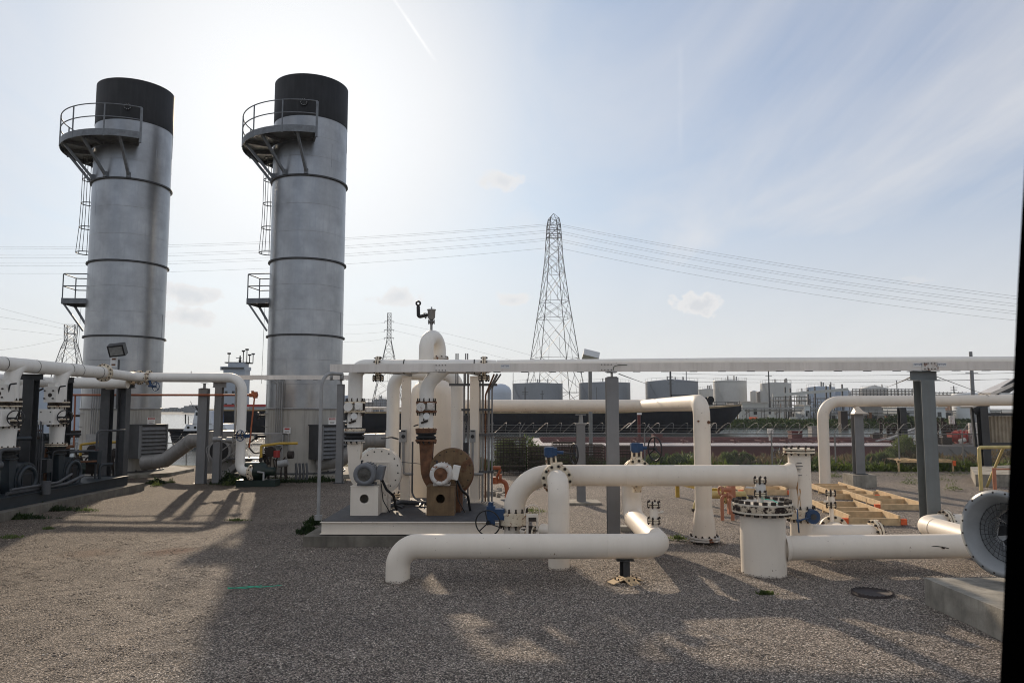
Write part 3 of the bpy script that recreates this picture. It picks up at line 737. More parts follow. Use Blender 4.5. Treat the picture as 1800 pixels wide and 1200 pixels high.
    b.build('ladder_cage', 'galv_dark', lad)
    # lower platform
    fp = -97; d = Vector((math.sin(R(fp)), -math.cos(R(fp)), 0)); s = Vector((-d.y, d.x, 0)); z = 7.52
    b = MB(); ang = math.atan2(d.y, d.x)
    b.box(d * 1.92 + Vector((0, 0, z)), (1.08, 1.25, .04), rz=ang)
    for sg in (-1, 1): b.bar(d * 1.4 + s * sg * .62 + Vector((0, 0, z - .11)), d * 2.45 + s * sg * .62 + Vector((0, 0, z - .11)), .05, .2)
    b.bar(d * 2.45 - s * .6 + Vector((0, 0, z - .1)), d * 2.45 + s * .6 + Vector((0, 0, z - .1)), .04, .26)
    lp = b.build('lower_platform', 'platform_steel', t)
    b = MB()
    for h in (.55, 1.08):
        b.tube([d * 1.38 - s * .62 + Vector((0, 0, z + h)), d * 2.45 - s * .62 + Vector((0, 0, z + h)), d * 2.45 + s * .62 + Vector((0, 0, z + h)), d * 1.38 + s * .62 + Vector((0, 0, z + h))], .024, 8, bend=.12)
    for sg in (-1, 1): b.cyl(d * 2.45 + s * sg * .55 + Vector((0, 0, z - .2)), d * 2.45 + s * sg * .55 + Vector((0, 0, z + 1.06)), .026, n=8)
    b.build('handrail', 'platform_steel', lp)
    for sg in (-1, 1):
        b = MB(); b.bar(d * 2.4 + s * sg * .5 + Vector((0, 0, z - .22)), d * 1.62 + s * sg * .35 + Vector((0, 0, 6.15)), .09, .07); b.build('bracket', 'platform_steel', lp)
    b = MB(); b.cyl(d * 2.2 - s * .6 + Vector((0, 0, z - .2)), d * 2.25 - s * .6 + Vector((0, 0, 3.9)), .008, n=5); b.build('pull_rope', 'cable', t)
    # air inlet box with louvres, front right
    fq = 64; d = Vector((math.sin(R(46)), -math.cos(R(46)), 0)); M = Matrix.Rotation(R(46), 3, 'Z')
    c = d * 2.35 + Vector((0, 0, 1.43))
    b = MB(); w, dp, h = 1.20, 1.1, 1.36
    b.box(c + M @ Vector((0, dp / 2, 0)), (w, dp, h), rz=R(46))
    b.box(c + M @ Vector((0, .5, h / 2 + .02)), (w + .08, dp + .06, .04), rz=R(46))
    lb = b.build('air_inlet', 'steel_dark', t)
    b = MB()
    for i in range(8):
        zz = c.z - h / 2 + .13 + i * .157
        p = c + M @ Vector((0, -.06, 0)); p.z = zz
        b.box(p, (w - .1, .02, .17), rot=M @ Matrix.Rotation(R(-38), 3, 'X'))
    for sg in (-1, 1):
        p = c + M @ Vector((sg * (w / 2 - .02), -.07, 0)); b.box(p, (.05, .14, h), rz=R(46))
    b.build('louvre', 'louvre_grey', lb)
    # signs
    p = c + M @ Vector((-.12, -.04, h / 2 + .19))
    b = MB(); b.box(p, (.34, .012, .28), rz=R(46)); b.m = 1; b.box(p + M @ Vector((0, -.009, .085)), (.29, .006, .075), rz=R(46))
    b.m = 2
    for q in range(2): b.box(p + M @ Vector((0, -.009, -.03 - q * .06)), (.22 - q * .04, .004, .018), rz=R(46))
    sg_ = b.build('danger_sign', ['sign_white', 'red', 'black'], t)
    textmesh('DANGER', 'lettering', .06, p + M @ Vector((0, -.014, .085)), (R(90), 0, R(46)), 'sign_white', sg_)
    a = R(-8); e = Vector((math.sin(a), -math.cos(a), 0))
    p = e * 1.625 + Vector((0, 0, 1.92))
    b = MB(); b.box(p, (.30, .012, .24), rz=a); b.m = 1; b.box(p + e * .009 + Vector((0, 0, .06)), (.22, .005, .07), rz=a); b.m = 2; b.box(p + e * .009 - Vector((0, 0, .05)), (.2, .005, .03), rz=a)
    b.build('warning_sign', ['sign_white', 'red', 'galv_dark'], t)
    # conduits climbing the shell and their stand
    b = MB()
    for i in range(4):
        a = R(-26 + i * 3.3); e = Vector((math.sin(a), -math.cos(a), 0)) * 1.68
        b.tube([e * 1.2 + Vector((-.35, 0, 4.0)), e + Vector((-.05 * (4 - i), 0, 4.0)), e + Vector((0, 0, 3.85)), e + Vector((0, 0, .3))] if i else [e + Vector((-.2, 0, 3.9)), e + Vector((0, 0, 3.85)), e + Vector((0, 0, .3))], .022, 8, bend=.12)
    b.box(Vector((math.sin(R(-20)) * 1.75, -math.cos(R(-20)) * 1.75, 1.55)), (.5, .14, .42), rz=R(-20))
    for sg in (-1, 1):
        b.bar((-.62 + sg * .38 - .1, -1.85, .1), (-.62 + sg * .38 - .1, -1.85, 1.35), .035)
    b.bar((-1.1, -1.85, 1.35), (-.34, -1.85, 1.35), .035); b.bar((-1.1, -1.85, .95), (-.34, -1.85, .95), .035)
    b.build('conduit', 'galv', t)
    # manway with wheel, gas burner stub
    b = MB(); a = R(-78); e = Vector((math.sin(a), -math.cos(a), 0))
    b.cyl(e * 1.5 + Vector((0, 0, 2.5)), e * 1.85 + Vector((0, 0, 2.5)), .05); b.cyl(e * 1.84 + Vector((0, 0, 2.5)), e * 1.9 + Vector((0, 0, 2.5)), .15)
    a = R(-62); e = Vector((math.sin(a), -math.cos(a), 0))
    b.cyl(e * 1.5 + Vector((0, 0, 1.65)), e * 2.0 + Vector((0, 0, 1.65)), .05); b.cyl(e * 1.9 + Vector((0, 0, 1.65)), e * 2.0 + Vector((0, 0, 1.65)), .14)
    b.tube([e * 1.95 + Vector((0, 0, 1.6)), e * 2.2 + Vector((-.1, 0, 1.3)), e * 2.1 + Vector((.1, 0, .95)), e * 1.9 + Vector((.5, 0, 1.05))], .03, 8, bend=.15)
    b.build('burner_valve', 'black', t)
    b = MB(); a0, a1 = -70, -48
    for z in (1.2 + .85, 1.95 + .85 - .2): b.tube(arc((0, 0), 1.625, z, a0, a1, 8), .012, 5)
    b.build('manway_frame', 'galv_dark', t)
    b = MB(); b.cyl((0, 0, 0.02), (0, 0, .2), 1.78, n=60); b.bolts((0, 0, .17), (0, 0, 1), 1.7, 24, .03, .08); b.build('base_plate', 'galv_dark', t)
    return t
s2 = make_stack('right one of the two tall grey steel exhaust stacks, beside the twin blower skid')
s1 = dup(s2)
place(s2, (XA(534.5, 32.2), 32.2, 0))
place(s1, (XA(214, 32.6), 32.6, 0), R(12), 'left one of the two tall grey steel exhaust stacks, behind the floodlight')

def pad(name, label, poly, h, z0=-.05, m='concrete'):
    b = MB(); b.prism([(x, y, z0) for x, y in poly], (0, 0, h - z0)); o = b.build(name, m); tag(o, label, 'concrete pad'); return o
def octo(x, y, r, n=8, ph=.39): return [(x + r * math.cos(2 * math.pi * i / n + ph), y + r * math.sin(2 * math.pi * i / n + ph)) for i in range(n)]
pad('concrete_pad', 'octagonal concrete pad under the left exhaust stack', octo(s1.location.x, 32.6, 3.0), .14)
pad('concrete_pad', 'octagonal concrete pad under the right exhaust stack', octo(s2.location.x, 32.2, 2.9), .14)

mat('duct_grey', (0.26, 0.25, 0.235), 0.5, metal=0.2, var=0.2, vs=2, streak=0.4, dirt=(0.09, 0.085, 0.08))
# fan ducts between the louvred inlets and the fans
def duct(label, x0, Y):
    t = thing('air_duct', label, 'duct', (x0, Y, 0), 'grey air ducts behind the columns')
    b = MB(); P = lambda dx, z: Vector((x0 + dx, Y, z))
    b.tube([(x0 - 1.0, Y, .58), (x0 - .1, Y, .70), (x0 + .95, Y, 1.50), (x0 + 1.9, Y, 1.50)], .30, 20)
    for q in (.45, .8, 1.35): b.torus((x0 + q, Y, min(1.5, .62 + (q + .2) * .765)), (1, 0, .76 if q < .9 else 0), .305, .012, 20, 5)
    b.build('duct_run', 'duct_grey', t)
    b = MB(); b.box((x0 + 2.3, Y + .1, 1.05), (1.0, 1.0, 1.7)); b.build('fan_housing', 'duct_grey', t)
    b = MB(); b.cyl((x0 + 2.3, Y - .52, 1.1), (x0 + 2.3, Y - .41, 1.1), .46, n=32); b.m = 1; b.cyl((x0 + 2.3, Y - .53, 1.1), (x0 + 2.3, Y - .515, 1.1), .38, n=32)
    b.build('fan_inlet', ['galv', 'black'], t)
duct('grey air duct rising from the left stack inlet to a fan behind two columns', XA(298, 30.8), 30.8)
duct('grey air duct right of the right stack, seen behind the white blower', XA(604, 30.8), 30.8)

# ================================================================ PIPE RACKS
def beam(name, label, p0, p1, h, w=.12, plates=(), stickers=()):
    t = thing(name, label, 'rack beam', p0)
    p0, p1 = Vector(p0), Vector(p1); x = (p1 - p0).normalized(); y = Vector((-x.y, x.x, 0)).normalized(); z = Vector((0, 0, 1)); L = (p1 - p0).length
    b = MB()
    def slab(cy, cz, wy, wz): b._slab(p0 + y * cy + z * cz, p1 + y * cy + z * cz, y, z, wy, wz)
    slab(0, h / 2, .012, h - .02); slab(w / 2 - .006 , h - .005, w, .010); slab(w / 2 - .006, .005, w, .010)
    slab(w, h / 2, .010, h)
    b.build('channel', 'beam_face', t)
    b = MB()
    k = .7
    while k < L: b.box(p0 + x * k + y * .03 - z * .006, (.16, .05, .014), rz=math.atan2(x.y, x.x)); k += .62
    b.build('cover_clip', 'steel_dark', t)
    for px_, col in plates:
        q = p0 + x * px_ - y * .012; b = MB(); b.box(q + z * h / 2, (.36, .008, h - .012), rz=math.atan2(x.y, x.x)); b.m = 1
        for i in range(4):
            for zz in (.035, h - .035): b.cyl(q + x * (-.105 + i * .07) + z * zz - y * .018, q + x * (-.105 + i * .07) + z * zz, .012, n=8)
        b.build('splice_plate', [col, 'bolt'], t)
    for px_ in stickers:
        q = p0 + x * px_ - y * .014 + z * (h * .62); b = MB(); b.box(q, (.20, .004, .085), rz=math.atan2(x.y, x.x)); st = b.build('maker_sticker', 'sign_white', t)
        textmesh('NFTSM', 'lettering', .055, q - y * .004 + z * .012, (R(90), 0, math.atan2(x.y, x.x)), 'sign_blue', st)
    return t
BZ = 3.62
bp0, bp1 = Vector((XA(580, 16.9, 650), 16.9, BZ)), Vector((13.5, 15.75, BZ))
def bx(px): 
    # distance along the beam for a pixel column
    x = XA(px, 16.4, 650)
    for _ in range(3):
        k = (x - bp0.x) / (bp1.x - bp0.x); x = XA(px, bp0.y + k * (bp1.y - bp0.y), 650)
    return k * (bp1 - bp0).length
def by(x): return bp0.y + (x - bp0.x) / (bp1.x - bp0.x) * (bp1.y - bp0.y)
beam('rack_beam', 'long pale channel beam crossing the picture above the blowers and pipes', bp0, bp1, .185,
     plates=[(bx(1066), 'beam_face'), (bx(1634), 'rust_white'), (bx(775), 'beam_face')], stickers=[bx(888), bx(1613), bx(1655)])
b = MB(); q = Vector((XA(1075, 16.35), by(2.2) - .03, 0)); zc = BZ + .05
b.tube([(q.x + .06, q.y, BZ + .02), (q.x + .07, q.y, BZ + .11), (q.x + .18, q.y, BZ + .14), (q.x + .37, q.y, BZ + .14)], .007, 6, bend=.06)
tag(b.build('green_wire', 'leaf_dark'), 'short green wire looped on the long rack beam', 'wire')

b2a, b2b = Vector((XA(612, 28.4, 664), 28.4, 3.9)), Vector((XA(150, 28.4, 664), 28.4, 3.9))
beam('rack_beam', 'thin pale rack beam passing in front of the two exhaust stacks', b2b, b2a, .17)

def column(label, px, Y, ztop, w=.26, d=.26, m='steel_grey', rz=0, cap=None, foot=None, base=True, xd=None):
    x = XA(px, Y, 800)
    t = thing('steel_column', label, 'column', (x, Y, 0), 'H-section steel rack columns')
    a = R(rz); xdv = (math.cos(a), math.sin(a), 0)
    zb = foot[1] if foot else 0
    b = MB(); b.hsec((x, Y, zb), (x, Y, ztop), w, d, .014, xdv); b.build('post', m, t)
    if base:
        b = MB(); b.box((x, Y, zb + .012), (w + .14, d + .14, .024), rz=a); b.build('base_plate', 'steel_dark', t)
    if foot:
        b = MB(); b.prism([(x - foot[0] / 2, Y - foot[0] / 2, -.05), (x + foot[0] / 2, Y - foot[0] / 2, -.05), (x + foot[0] / 2, Y + foot[0] / 2, -.05), (x - foot[0] / 2, Y + foot[0] / 2, -.05)], (0, 0, foot[1] + .05)); b.build('footing', 'concrete', t)
    if cap:
        cw, ch, ca = cap; c_ = math.cos(R(ca)); s_ = math.sin(R(ca)); dv = Vector((c_, s_, 0))
        b = MB(); b.hsec(Vector((x, Y, ztop + ch / 2)) - dv * cw / 2, Vector((x, Y, ztop + ch / 2)) + dv * cw / 2, .2, ch, .014, Vector((-s_, c_, 0)))
        b.build('cap_beam', m, t)
    return t
zr = ZA
column('broad grey-green column under the long rack beam, nearest the far right shed', 1630, by(8.9) + .1, BZ - .21, .29, .33, 'steel_green', rz=0, cap=(.66, .20, 12))
column('slim grey column under the long rack beam, behind the first blue valve', 1077, by(2.2) + .1, BZ - .13, .265, .25, 'steel_grey', rz=0, cap=(.30, .12, 90))
column('short grey column on the concrete pedestal, holding the middle overhead pipe', 1021, 22.5, ZA(745, 22.5), .25, .25, 'steel_grey', rz=0)
column('grey column on a square concrete footing under the right bent pipe', 1509, 27.6, ZA(727, 27.6), .33, .30, 'steel_grey', rz=0, foot=(.85, .42))
column('grey column right of the right exhaust stack, behind the bent conduit pole', 597, 28.6, 3.72, .24, .26, 'steel_grey', rz=0, cap=(.34, .17, 90))
column('left of the two paired columns under the orange line, left of the tall white elbow', 355, 28.3, 3.56, .33, .28, 'steel_grey', rz=0, cap=(.40, .2, 100))
column('right of the two paired columns under the orange line, beside the tall white elbow', 382, 28.5, 3.60, .26, .26, 'steel_grey', rz=0, cap=(.50, .2, 0))
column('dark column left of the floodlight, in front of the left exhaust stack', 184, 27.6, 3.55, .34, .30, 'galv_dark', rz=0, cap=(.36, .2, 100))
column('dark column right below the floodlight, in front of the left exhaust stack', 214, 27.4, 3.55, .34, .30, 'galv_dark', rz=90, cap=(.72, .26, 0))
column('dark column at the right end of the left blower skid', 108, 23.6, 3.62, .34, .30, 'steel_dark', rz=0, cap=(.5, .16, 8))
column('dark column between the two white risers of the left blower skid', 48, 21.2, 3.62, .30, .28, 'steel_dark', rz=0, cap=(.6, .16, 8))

b = MB(); q = Vector((XA(1021, 22.5), 22.5, ZA(745, 22.5))); b.cyl(q + Vector((0, 0, .02)), q + Vector((0, 0, .27)), .07, .05, n=12); b.box(q + Vector((0, 0, .012)), (.34, .3, .022)); b.box(q + Vector((0, 0, .28)), (.3, .2, .02))
tag(b.build('pipe_shoe', 'galv'), 'small galvanised pipe shoe on top of the short middle column', 'pipe support')
b = MB(); q = Vector((XA(1507, 27.6), 27.4, ZA(727, 27.6)))
b.prism([q + Vector((-.28, -.15, 0)), q + Vector((.28, -.15, 0)), q + Vector((.05, -.15, .10)), q + Vector((-.12, -.15, .28))], (0, .3, 0)); tag(b.build('pipe_shoe', 'cream_paint'), 'cream wedge shoe between the footed column and the right bent pipe', 'pipe support')

# bent conduit pole
b = MB(); x0 = XA(566, 16.2); xx = XA(600, 16.6, 658)
b.tube([(x0, 16.1, .45), (x0, 16.1, ZA(655, 16.1)), (xx, 16.7, ZA(657, 16.6))], .038, 14, bend=.42); b.cyl((xx - .25, 16.6, 3.5), (xx - .2, 16.62, 3.5), .07, n=12); b.cyl((xx - .04, 16.7, 3.5), (xx + .02, 16.7, 3.5), .07, n=12)
b.cyl((x0, 16.1, .45), (x0, 16.1, .55), .08)
tag(b.build('conduit_pole', 'galv'), 'tall grey conduit pole bent over to the left end of the long rack beam', 'conduit')

# manifold pipe behind the beam
def stripe(b, p, ax, r): b.m = 2; b.cyl(Vector(p) - Vector(ax) * .012, Vector(p) + Vector(ax) * .012, r + .008, n=24, caps=False); b.m = 0
MY = 17.3; MZ = 3.77
XL1, XL2 = -3.63, -1.98
XF1, XF2 = XA(665, MY, 645), XA(851, MY, 645)
t = thing('blower_manifold', 'long overhead discharge pipe behind the rack beam with an elbow down to the white blower', 'pipe', (XL1, MY, 2.9))
b = MB(); b.tube([(XL1, MY, 2.93), (XL1, MY, MZ), (XF1 - .05, MY, MZ)], .165, 32, bend=.42); b.flange((XF1, MY, MZ), (1, 0, 0), .245, .03, nb=10)
b.cyl((XF1 + .04, MY, MZ), (XF2 - .04, MY, MZ), .165, n=32); b.flange((XF2, MY, MZ), (1, 0, 0), .245, .03, nb=10)
stripe(b, (XA(711, MY, 645), MY, MZ), (1, 0, 0), .165); stripe(b, (XA(834, MY, 645), MY, MZ), (1, 0, 0), .165)
for xf in (XF1, XF2): 
    b.cyl((xf, MY, MZ - .16), (xf, MY, MZ - .24), .05, n=12); b.flange((xf, MY, MZ - .27), (0, 0, 1), .12, .03, pair=True, nb=6)
b.build('pipe', PM, t)
b = MB(); b.cyl((XF2 + .05, MY, MZ), (XF2 + .3, MY, MZ + .05), .165, .105, n=28); b.tube([(XF2 + .3, MY, MZ + .05), (5, by(5) + .62, 3.85), (13.5, by(13.5) + .62, 3.85)], .105, 24); b.build('reduced_pipe', 'white_paint', t)
t = thing('blower_riser', 'white double bend pipe rising from the rusty blower to the overhead discharge pipe', 'pipe', (XL2, MY, 2.9))
b = MB(); b.tube([(XL2, MY, 2.93), (XL2, MY, 3.35), (XL2 + .47, MY, 3.80)] , .165, 32, bend=.5)
b.build('pipe', PM, t)

# ---------------- valve train on each blower
def valve_train(label, x, rusty):
    t = thing('valve_train', label, 'valve', (x, 17.3, 2.0), 'valve trains above the blowers')
    fl = 'rust' if rusty else 'cream_flange'; bo = 'white_paint'
    mats = [bo, fl, 'bolt']
    z = lambda py: ZA(py, MY)
    b = MB(); b.m = 0; b.cyl((x, MY, z(751)), (x, MY, z(724)), .165, n=30)
    b.m = 1; b.cyl((x, MY, z(725)), (x, MY, z(721)), .24, n=36); b.cyl((x, MY, z(709)), (x, MY, z(705.5)), .24, n=36); b.cyl((x, MY, z(757)), (x, MY, z(753)), .245, n=36)
    b.m = 0; b.cyl((x, MY, z(721)), (x, MY, z(709)), .15, n=24)
    b.m = 2; b.bolts((x, MY, z(715)), (0, 0, 1), .205, 10, .014, .20); b.bolts((x, MY, z(756)), (0, 0, 1), .205, 10, .014, .05)
    b.build('valve_body', mats, t)
    b = MB(); b.m = 2; b.lathe((x, MY, z(772)), (0, 0, 1), [(.17, 0), (.225, .03), (.235, .06), (.18, .09), (.18, .10), (.24, .13), (.225, .17), (.17, .19)], 32)
    b.m = 1; b.cyl((x, MY, z(775)), (x, MY, z(772)), .245, n=36); b.cyl((x, MY, z(757.5)), (x, MY, z(760)), .24, n=36); b.m = 2; b.bolts((x, MY, z(774)), (0, 0, 1), .205, 10, .014, .05)
    b.build('rubber_bellows', [bo, 'rust' if rusty else 'galv', 'rubber'], t)
    b = MB()
    b.cyl((x - .09, MY - .20, z(715)), (x - .09, MY - .33, z(715)), .10, n=24); b.box((x + .13, MY - .23, z(714)), (.16, .1, .17)); b.cyl((x + .12, MY - .18, z(715)), (x + .12, MY - .32, z(715)), .06, n=16)
    b.build('actuator', 'rust_white' if rusty else 'white_paint', t)
    b = MB(); b.cyl((x + .03, MY - .17, z(731)), (x + .03, MY - .24, z(731)), .075, n=24); b.m = 1; b.tube([(x - .02, MY - .2, z(733)), (x - .04, MY - .22, z(738)), (x + .02, MY - .2, z(742))], .014, 6); b.cyl((x - .1, MY - .17, z(743)), (x + .06, MY - .19, z(739)), .022, n=8)
    b.build('pressure_gauge', ['sign_white', 'bolt'], t)
    b = MB(); b.tube([(x - .25, MY - .25, z(748)), (x - .17, MY - .12, z(746))], .015, 6) if rusty else b.cyl((x - .17, MY - .1, z(740)), (x - .24, MY - .1, z(740)), .03, .01, n=8)
    b.build('handle', 'black' if rusty else 'white_paint', t)
valve_train('white valve, gauges and black rubber bellows above the white blower', XL1, False)
valve_train('rust stained valve, gauges and black rubber bellows above the rusty blower', XL2, True)

# ---------------- blowers
def make_blower(name, label, casing, box, motor, hub, tbox, front_cover, with_motor=True):
    """front faces -Y, origin = middle of the motor box at the deck"""
    t = thing(name, label, 'blower', (0, 0, 0))
    cx, cy, cz = .17, .82, .90
    outl = []
    for i in range(49):
        a = R(158 - (158 + 180) * i / 48); rr = .5 if a > 0 else .5 + .205 * (-a / math.pi)
        outl.append((cx + rr * math.cos(a), cz + rr * math.sin(a)))
    outl += [(cx - .745, cz + .63), (cx - .43, cz + .63), (cx - .45, cz + .22)]
    b = MB(); b.prism([(x, cy, z) for x, z in outl], (0, .26, 0))
    b.cyl((cx - .59, cy + .13, cz + .62), (cx - .59, cy + .13, cz + .65), .23, n=32); b.m = 1
    b.bolts((cx - .59, cy + .13, cz + .64), (0, 0, 1), .20, 10, .013, .045); b.m = 0
    b.box((cx, cy + .1, .2), (.5, .2, .4)); b.box((cx + .05, cy - .15, .3), (.36, .3, .6))
    b.build('casing', [casing, 'bolt'], t)
    b = MB(); b.cyl((cx, cy - .02, cz), (cx, cy - .005, cz), .50, n=64)
    for w_, h_, zz in ((.46, .03, .16), ): b.box((cx, cy - .03, cz + zz + .02), (w_, .025, h_))
    b.box((cx - .215, cy - .03, cz - .05), (.03, .025, .4)); b.box((cx + .215, cy - .03, cz - .05), (.03, .025, .4)); b.m = 1; b.bolts((cx, cy - .02, cz), (0, 1, 0), .435, 16, .011, .014)
    b.build('cover_plate', [front_cover, 'bolt'], t)
    if with_motor:
        b = MB(); w, dd, h = .60, .60, .62
        # box with a round hole in its front
        hc = Vector((.0, 0, .36)); hr = .095; n = 32
        ring = [(hc.x + hr * math.cos(2 * math.pi * i / n + math.pi / 4), 0, hc.z + hr * math.sin(2 * math.pi * i / n + math.pi / 4)) for i in range(n)]
        sq = []
        for i in range(n):
            q = i / n * 4; k = int(q); f = q - k; cs = [(w / 2, h), (-w / 2, h), (-w / 2, 0), (w / 2, 0), (w / 2, h)]
            sq.append((cs[k][0] * (1 - f) + cs[k + 1][0] * f, 0, cs[k][1] * (1 - f) + cs[k + 1][1] * f))
        b.add(ring + sq, [(i, (i + 1) % n, n + (i + 1) % n, n + i) for i in range(n)])
        b.box((-w / 2 + .004, dd / 2 + .001, h / 2), (.008, dd - .004, h)); b.box((w / 2 - .004, dd / 2 + .001, h / 2), (.008, dd - .004, h)); b.box((0, dd / 2 + .002, h + .004), (w + .02, dd + .02, .012)); b.box((0, dd, h / 2), (w - .02, .01, h - .01))
        b.build('motor_base', box, t)
        mz = h + .01 + .255
        b = MB(); mx = .01
        b.lathe((mx, -.12, mz), (0, 1, 0), [(.0, .025), (.145, .022), (.150, .0), (.205, .0), (.24, .03), (.245, .12), (.235, .16), (.215, .17), (.215, .62), (.19, .66), (.05, .68), (.05, .95)], 40)
        for i in range(22):
            a = 2 * math.pi * i / 22; d = Vector((math.cos(a), 0, math.sin(a))); p = Vector((mx, .06, mz)) + d * .222
            b.bar(p, p + Vector((0, .46, 0)), .012, .03, up=d)
        b.box((mx, .25, h + .03), (.36, .42, .05))
        b.build('motor', motor, t)
        b = MB(); b.lathe((mx, -.122, mz), (0, 1, 0), [(.0, .0), (.03, .0), (.035, .012), (.145, .016)], 32); b.cyl((mx, -.14, mz), (mx, -.115, mz), .022, n=12); b.build('fan_cowl', hub, t)
        b = MB(); b.box((mx + .30, .22, mz + .02), (.15, .26, .30), rot=Matrix.Rotation(R(12), 3, 'Y')); b.box((mx + .215, .08, mz + .03), (.05, .10, .30), rot=Matrix.Rotation(R(-14), 3, 'Y')); b.build('terminal_box', tbox, t)
        b = MB(); b.tube([(mx + .33, .25, mz - .15), (mx + .42, .3, .52), (mx + .56, .42, .38), (mx + .60, .50, .10), (mx + .60, .62, .04)], .028, 10, bend=.12); b.tube([(mx + .3, .2, mz - .1), (mx + .36, .22, .3), (mx + .5, .3, .03)], .012, 6, bend=.1)
        b.cyl((mx - .1 + .0, .1, mz + .2), (mx - .1, .1, mz + .29), .02, n=8)
        b.build('cable', 'black', t)
    return t
DZ = .5
w1 = make_blower('blower', 'white centrifugal blower with grey motor on the left of the skid', 'cream_paint', 'cream_paint', 'motor_grey', 'motor_hub', 'motor_grey', 'cream_paint')
w1.location = (-3.20, 16.38, DZ)
w2 = make_blower('blower', 'rusty brown centrifugal blower with white motor on the right of the skid', 'rust', 'rust_paint', 'rust_white', 'rust', 'white_paint', 'rust_paint')
w2.location = (-1.55, 16.38, DZ)

# ---------------- skid under the blowers
xl, xr, y0, y1 = -3.92, -.12, 15.62, 19.6
t = thing('blower_skid', 'white steel skid frame with dark plank deck carrying the twin blowers', 'skid', (xl, y0, .22))
b = MB(); b._slab(Vector((xl, y0, .36)), Vector((xr - .0, y0, .36)), Vector((0, 1, 0)), Vector((0, 0, 1)), .012, .25)
for z in (.243, .477): b._slab(Vector((xl - .02, y0, z)), Vector((xr, y0, z)), Vector((0, 1, 0)), Vector((0, 0, 1)), .13, .014)
b._slab(Vector((xl, y0 + .1, .36)), Vector((xl, y1, .36)), Vector((1, 0, 0)), Vector((0, 0, 1)), .012, .24); b._slab(Vector((xr, y0 + .1, .36)), Vector((xr, y1, .36)), Vector((1, 0, 0)), Vector((0, 0, 1)), .012, .24)
b._slab(Vector((xl, y1, .36)), Vector((xr, y1, .36)), Vector((0, 1, 0)), Vector((0, 0, 1)), .012, .24)
b.build('frame', 'cream_paint', t)
b = MB(); k = 0
for i in range(27):
    ya = y0 + .02 + i * .147; b.box(((xl + xr) / 2, ya + .07, .492), (xr - xl, .13, .014))
b.build('deck', 'deck_dark', t)
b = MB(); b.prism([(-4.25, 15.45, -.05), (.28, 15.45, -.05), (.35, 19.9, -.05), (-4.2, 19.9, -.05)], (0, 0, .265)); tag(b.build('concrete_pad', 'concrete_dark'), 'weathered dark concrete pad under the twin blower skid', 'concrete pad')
for px_, lb in ((714, 'left'), (834, 'right')):
    x = XA(px_, 18.7)
    t = thing('square_column', 'cream square column at the %s back of the blower skid' % lb, 'column', (x, 18.7, .5), 'cream square columns on the skid')
    b = MB(); b.box((x, 18.7, .5 + 1.56), (.215, .215, 3.1)); b.build('post', 'cream_paint', t)
    b = MB(); b.box((x, 18.7, .512), (.34, .34, .024)); b.bolts((x, 18.7, .52), (0, 0, 1), .2, 4, .014, .03, ph=math.pi / 4); b.build('base_plate', 'cream_paint', t)
    b = MB(); b.box((x + .06, 18.62, 3.69), (.36, .3, .05)); b.bar((x - .3, 18.3, 3.75), (x + .15, 18.6, 3.66), .03, .12); b.build('top_bracket', 'galv', t)
    t = thing('switch_box', 'grey push button switch box on the %s cream square column' % lb, 'switch box', (x - .04, 18.56, 2.1), 'switch boxes on the cream columns')
    b = MB(); b.box((x - .03, 18.53, 2.13), (.13, .1, .30)); b.tube([(x - .03, 18.52, 1.98), (x - .03, 18.52, 1.2), (x + .22, 18.52, 1.2)], .03, 10, bend=.08); b.build('case', 'galv', t)
    b = MB(); b.cyl((x - .03, 18.44, 2.12), (x - .03, 18.48, 2.12), .045, n=14); b.box((x - .03, 18.475, 2.25), (.10, .01, .03)); b.build('button', 'black', t)

# header pipes and vessel behind
HY = 19.3
xa, xb = XA(691, HY), XA(804, HY)
t = thing('suction_header', 'white pipe rising, crossing under the beam and dropping again behind the blowers', 'pipe', (xa, HY, .5))
b = MB(); b.tube([(xa, HY, .52), (xa, HY, 3.70), (xb, HY, 3.70), (xb, HY, .52)], .165, 32, bend=.4)
for x in (xa, xb): b.flange((x, HY, .62), (0, 0, 1), .24, .03, nb=10)
b.build('pipe', PM, t)
b = MB(); b.bar((xa - .05, HY - .6, 3.72), (xa + .42, HY - .35, 3.70), .09, .10); b.cyl((xa + .45, HY - .2, 3.45), (xa + .45, HY - .2, 3.75), .03); b.build('hanger', 'steel_dark', t)
VY = 20.6; vx = XA(764, VY)
t = thing('knockout_vessel', 'big white upright vessel behind the rusty blower', 'vessel', (vx, VY, .2))
b = MB(); b.lathe((vx, VY, .2), (0, 0, 1), [(0, 0), (.6, 0), (.655, .05), (.655, 2.95), (.62, 3.15), (.5, 3.30), (.3, 3.40), (0, 3.44)], 56); b.build('shell', 'cream_paint', t)
b = MB(); b.cyl((vx, VY, -.02), (vx, VY, .2), .5, n=32); b.build('skirt', 'concrete', t)
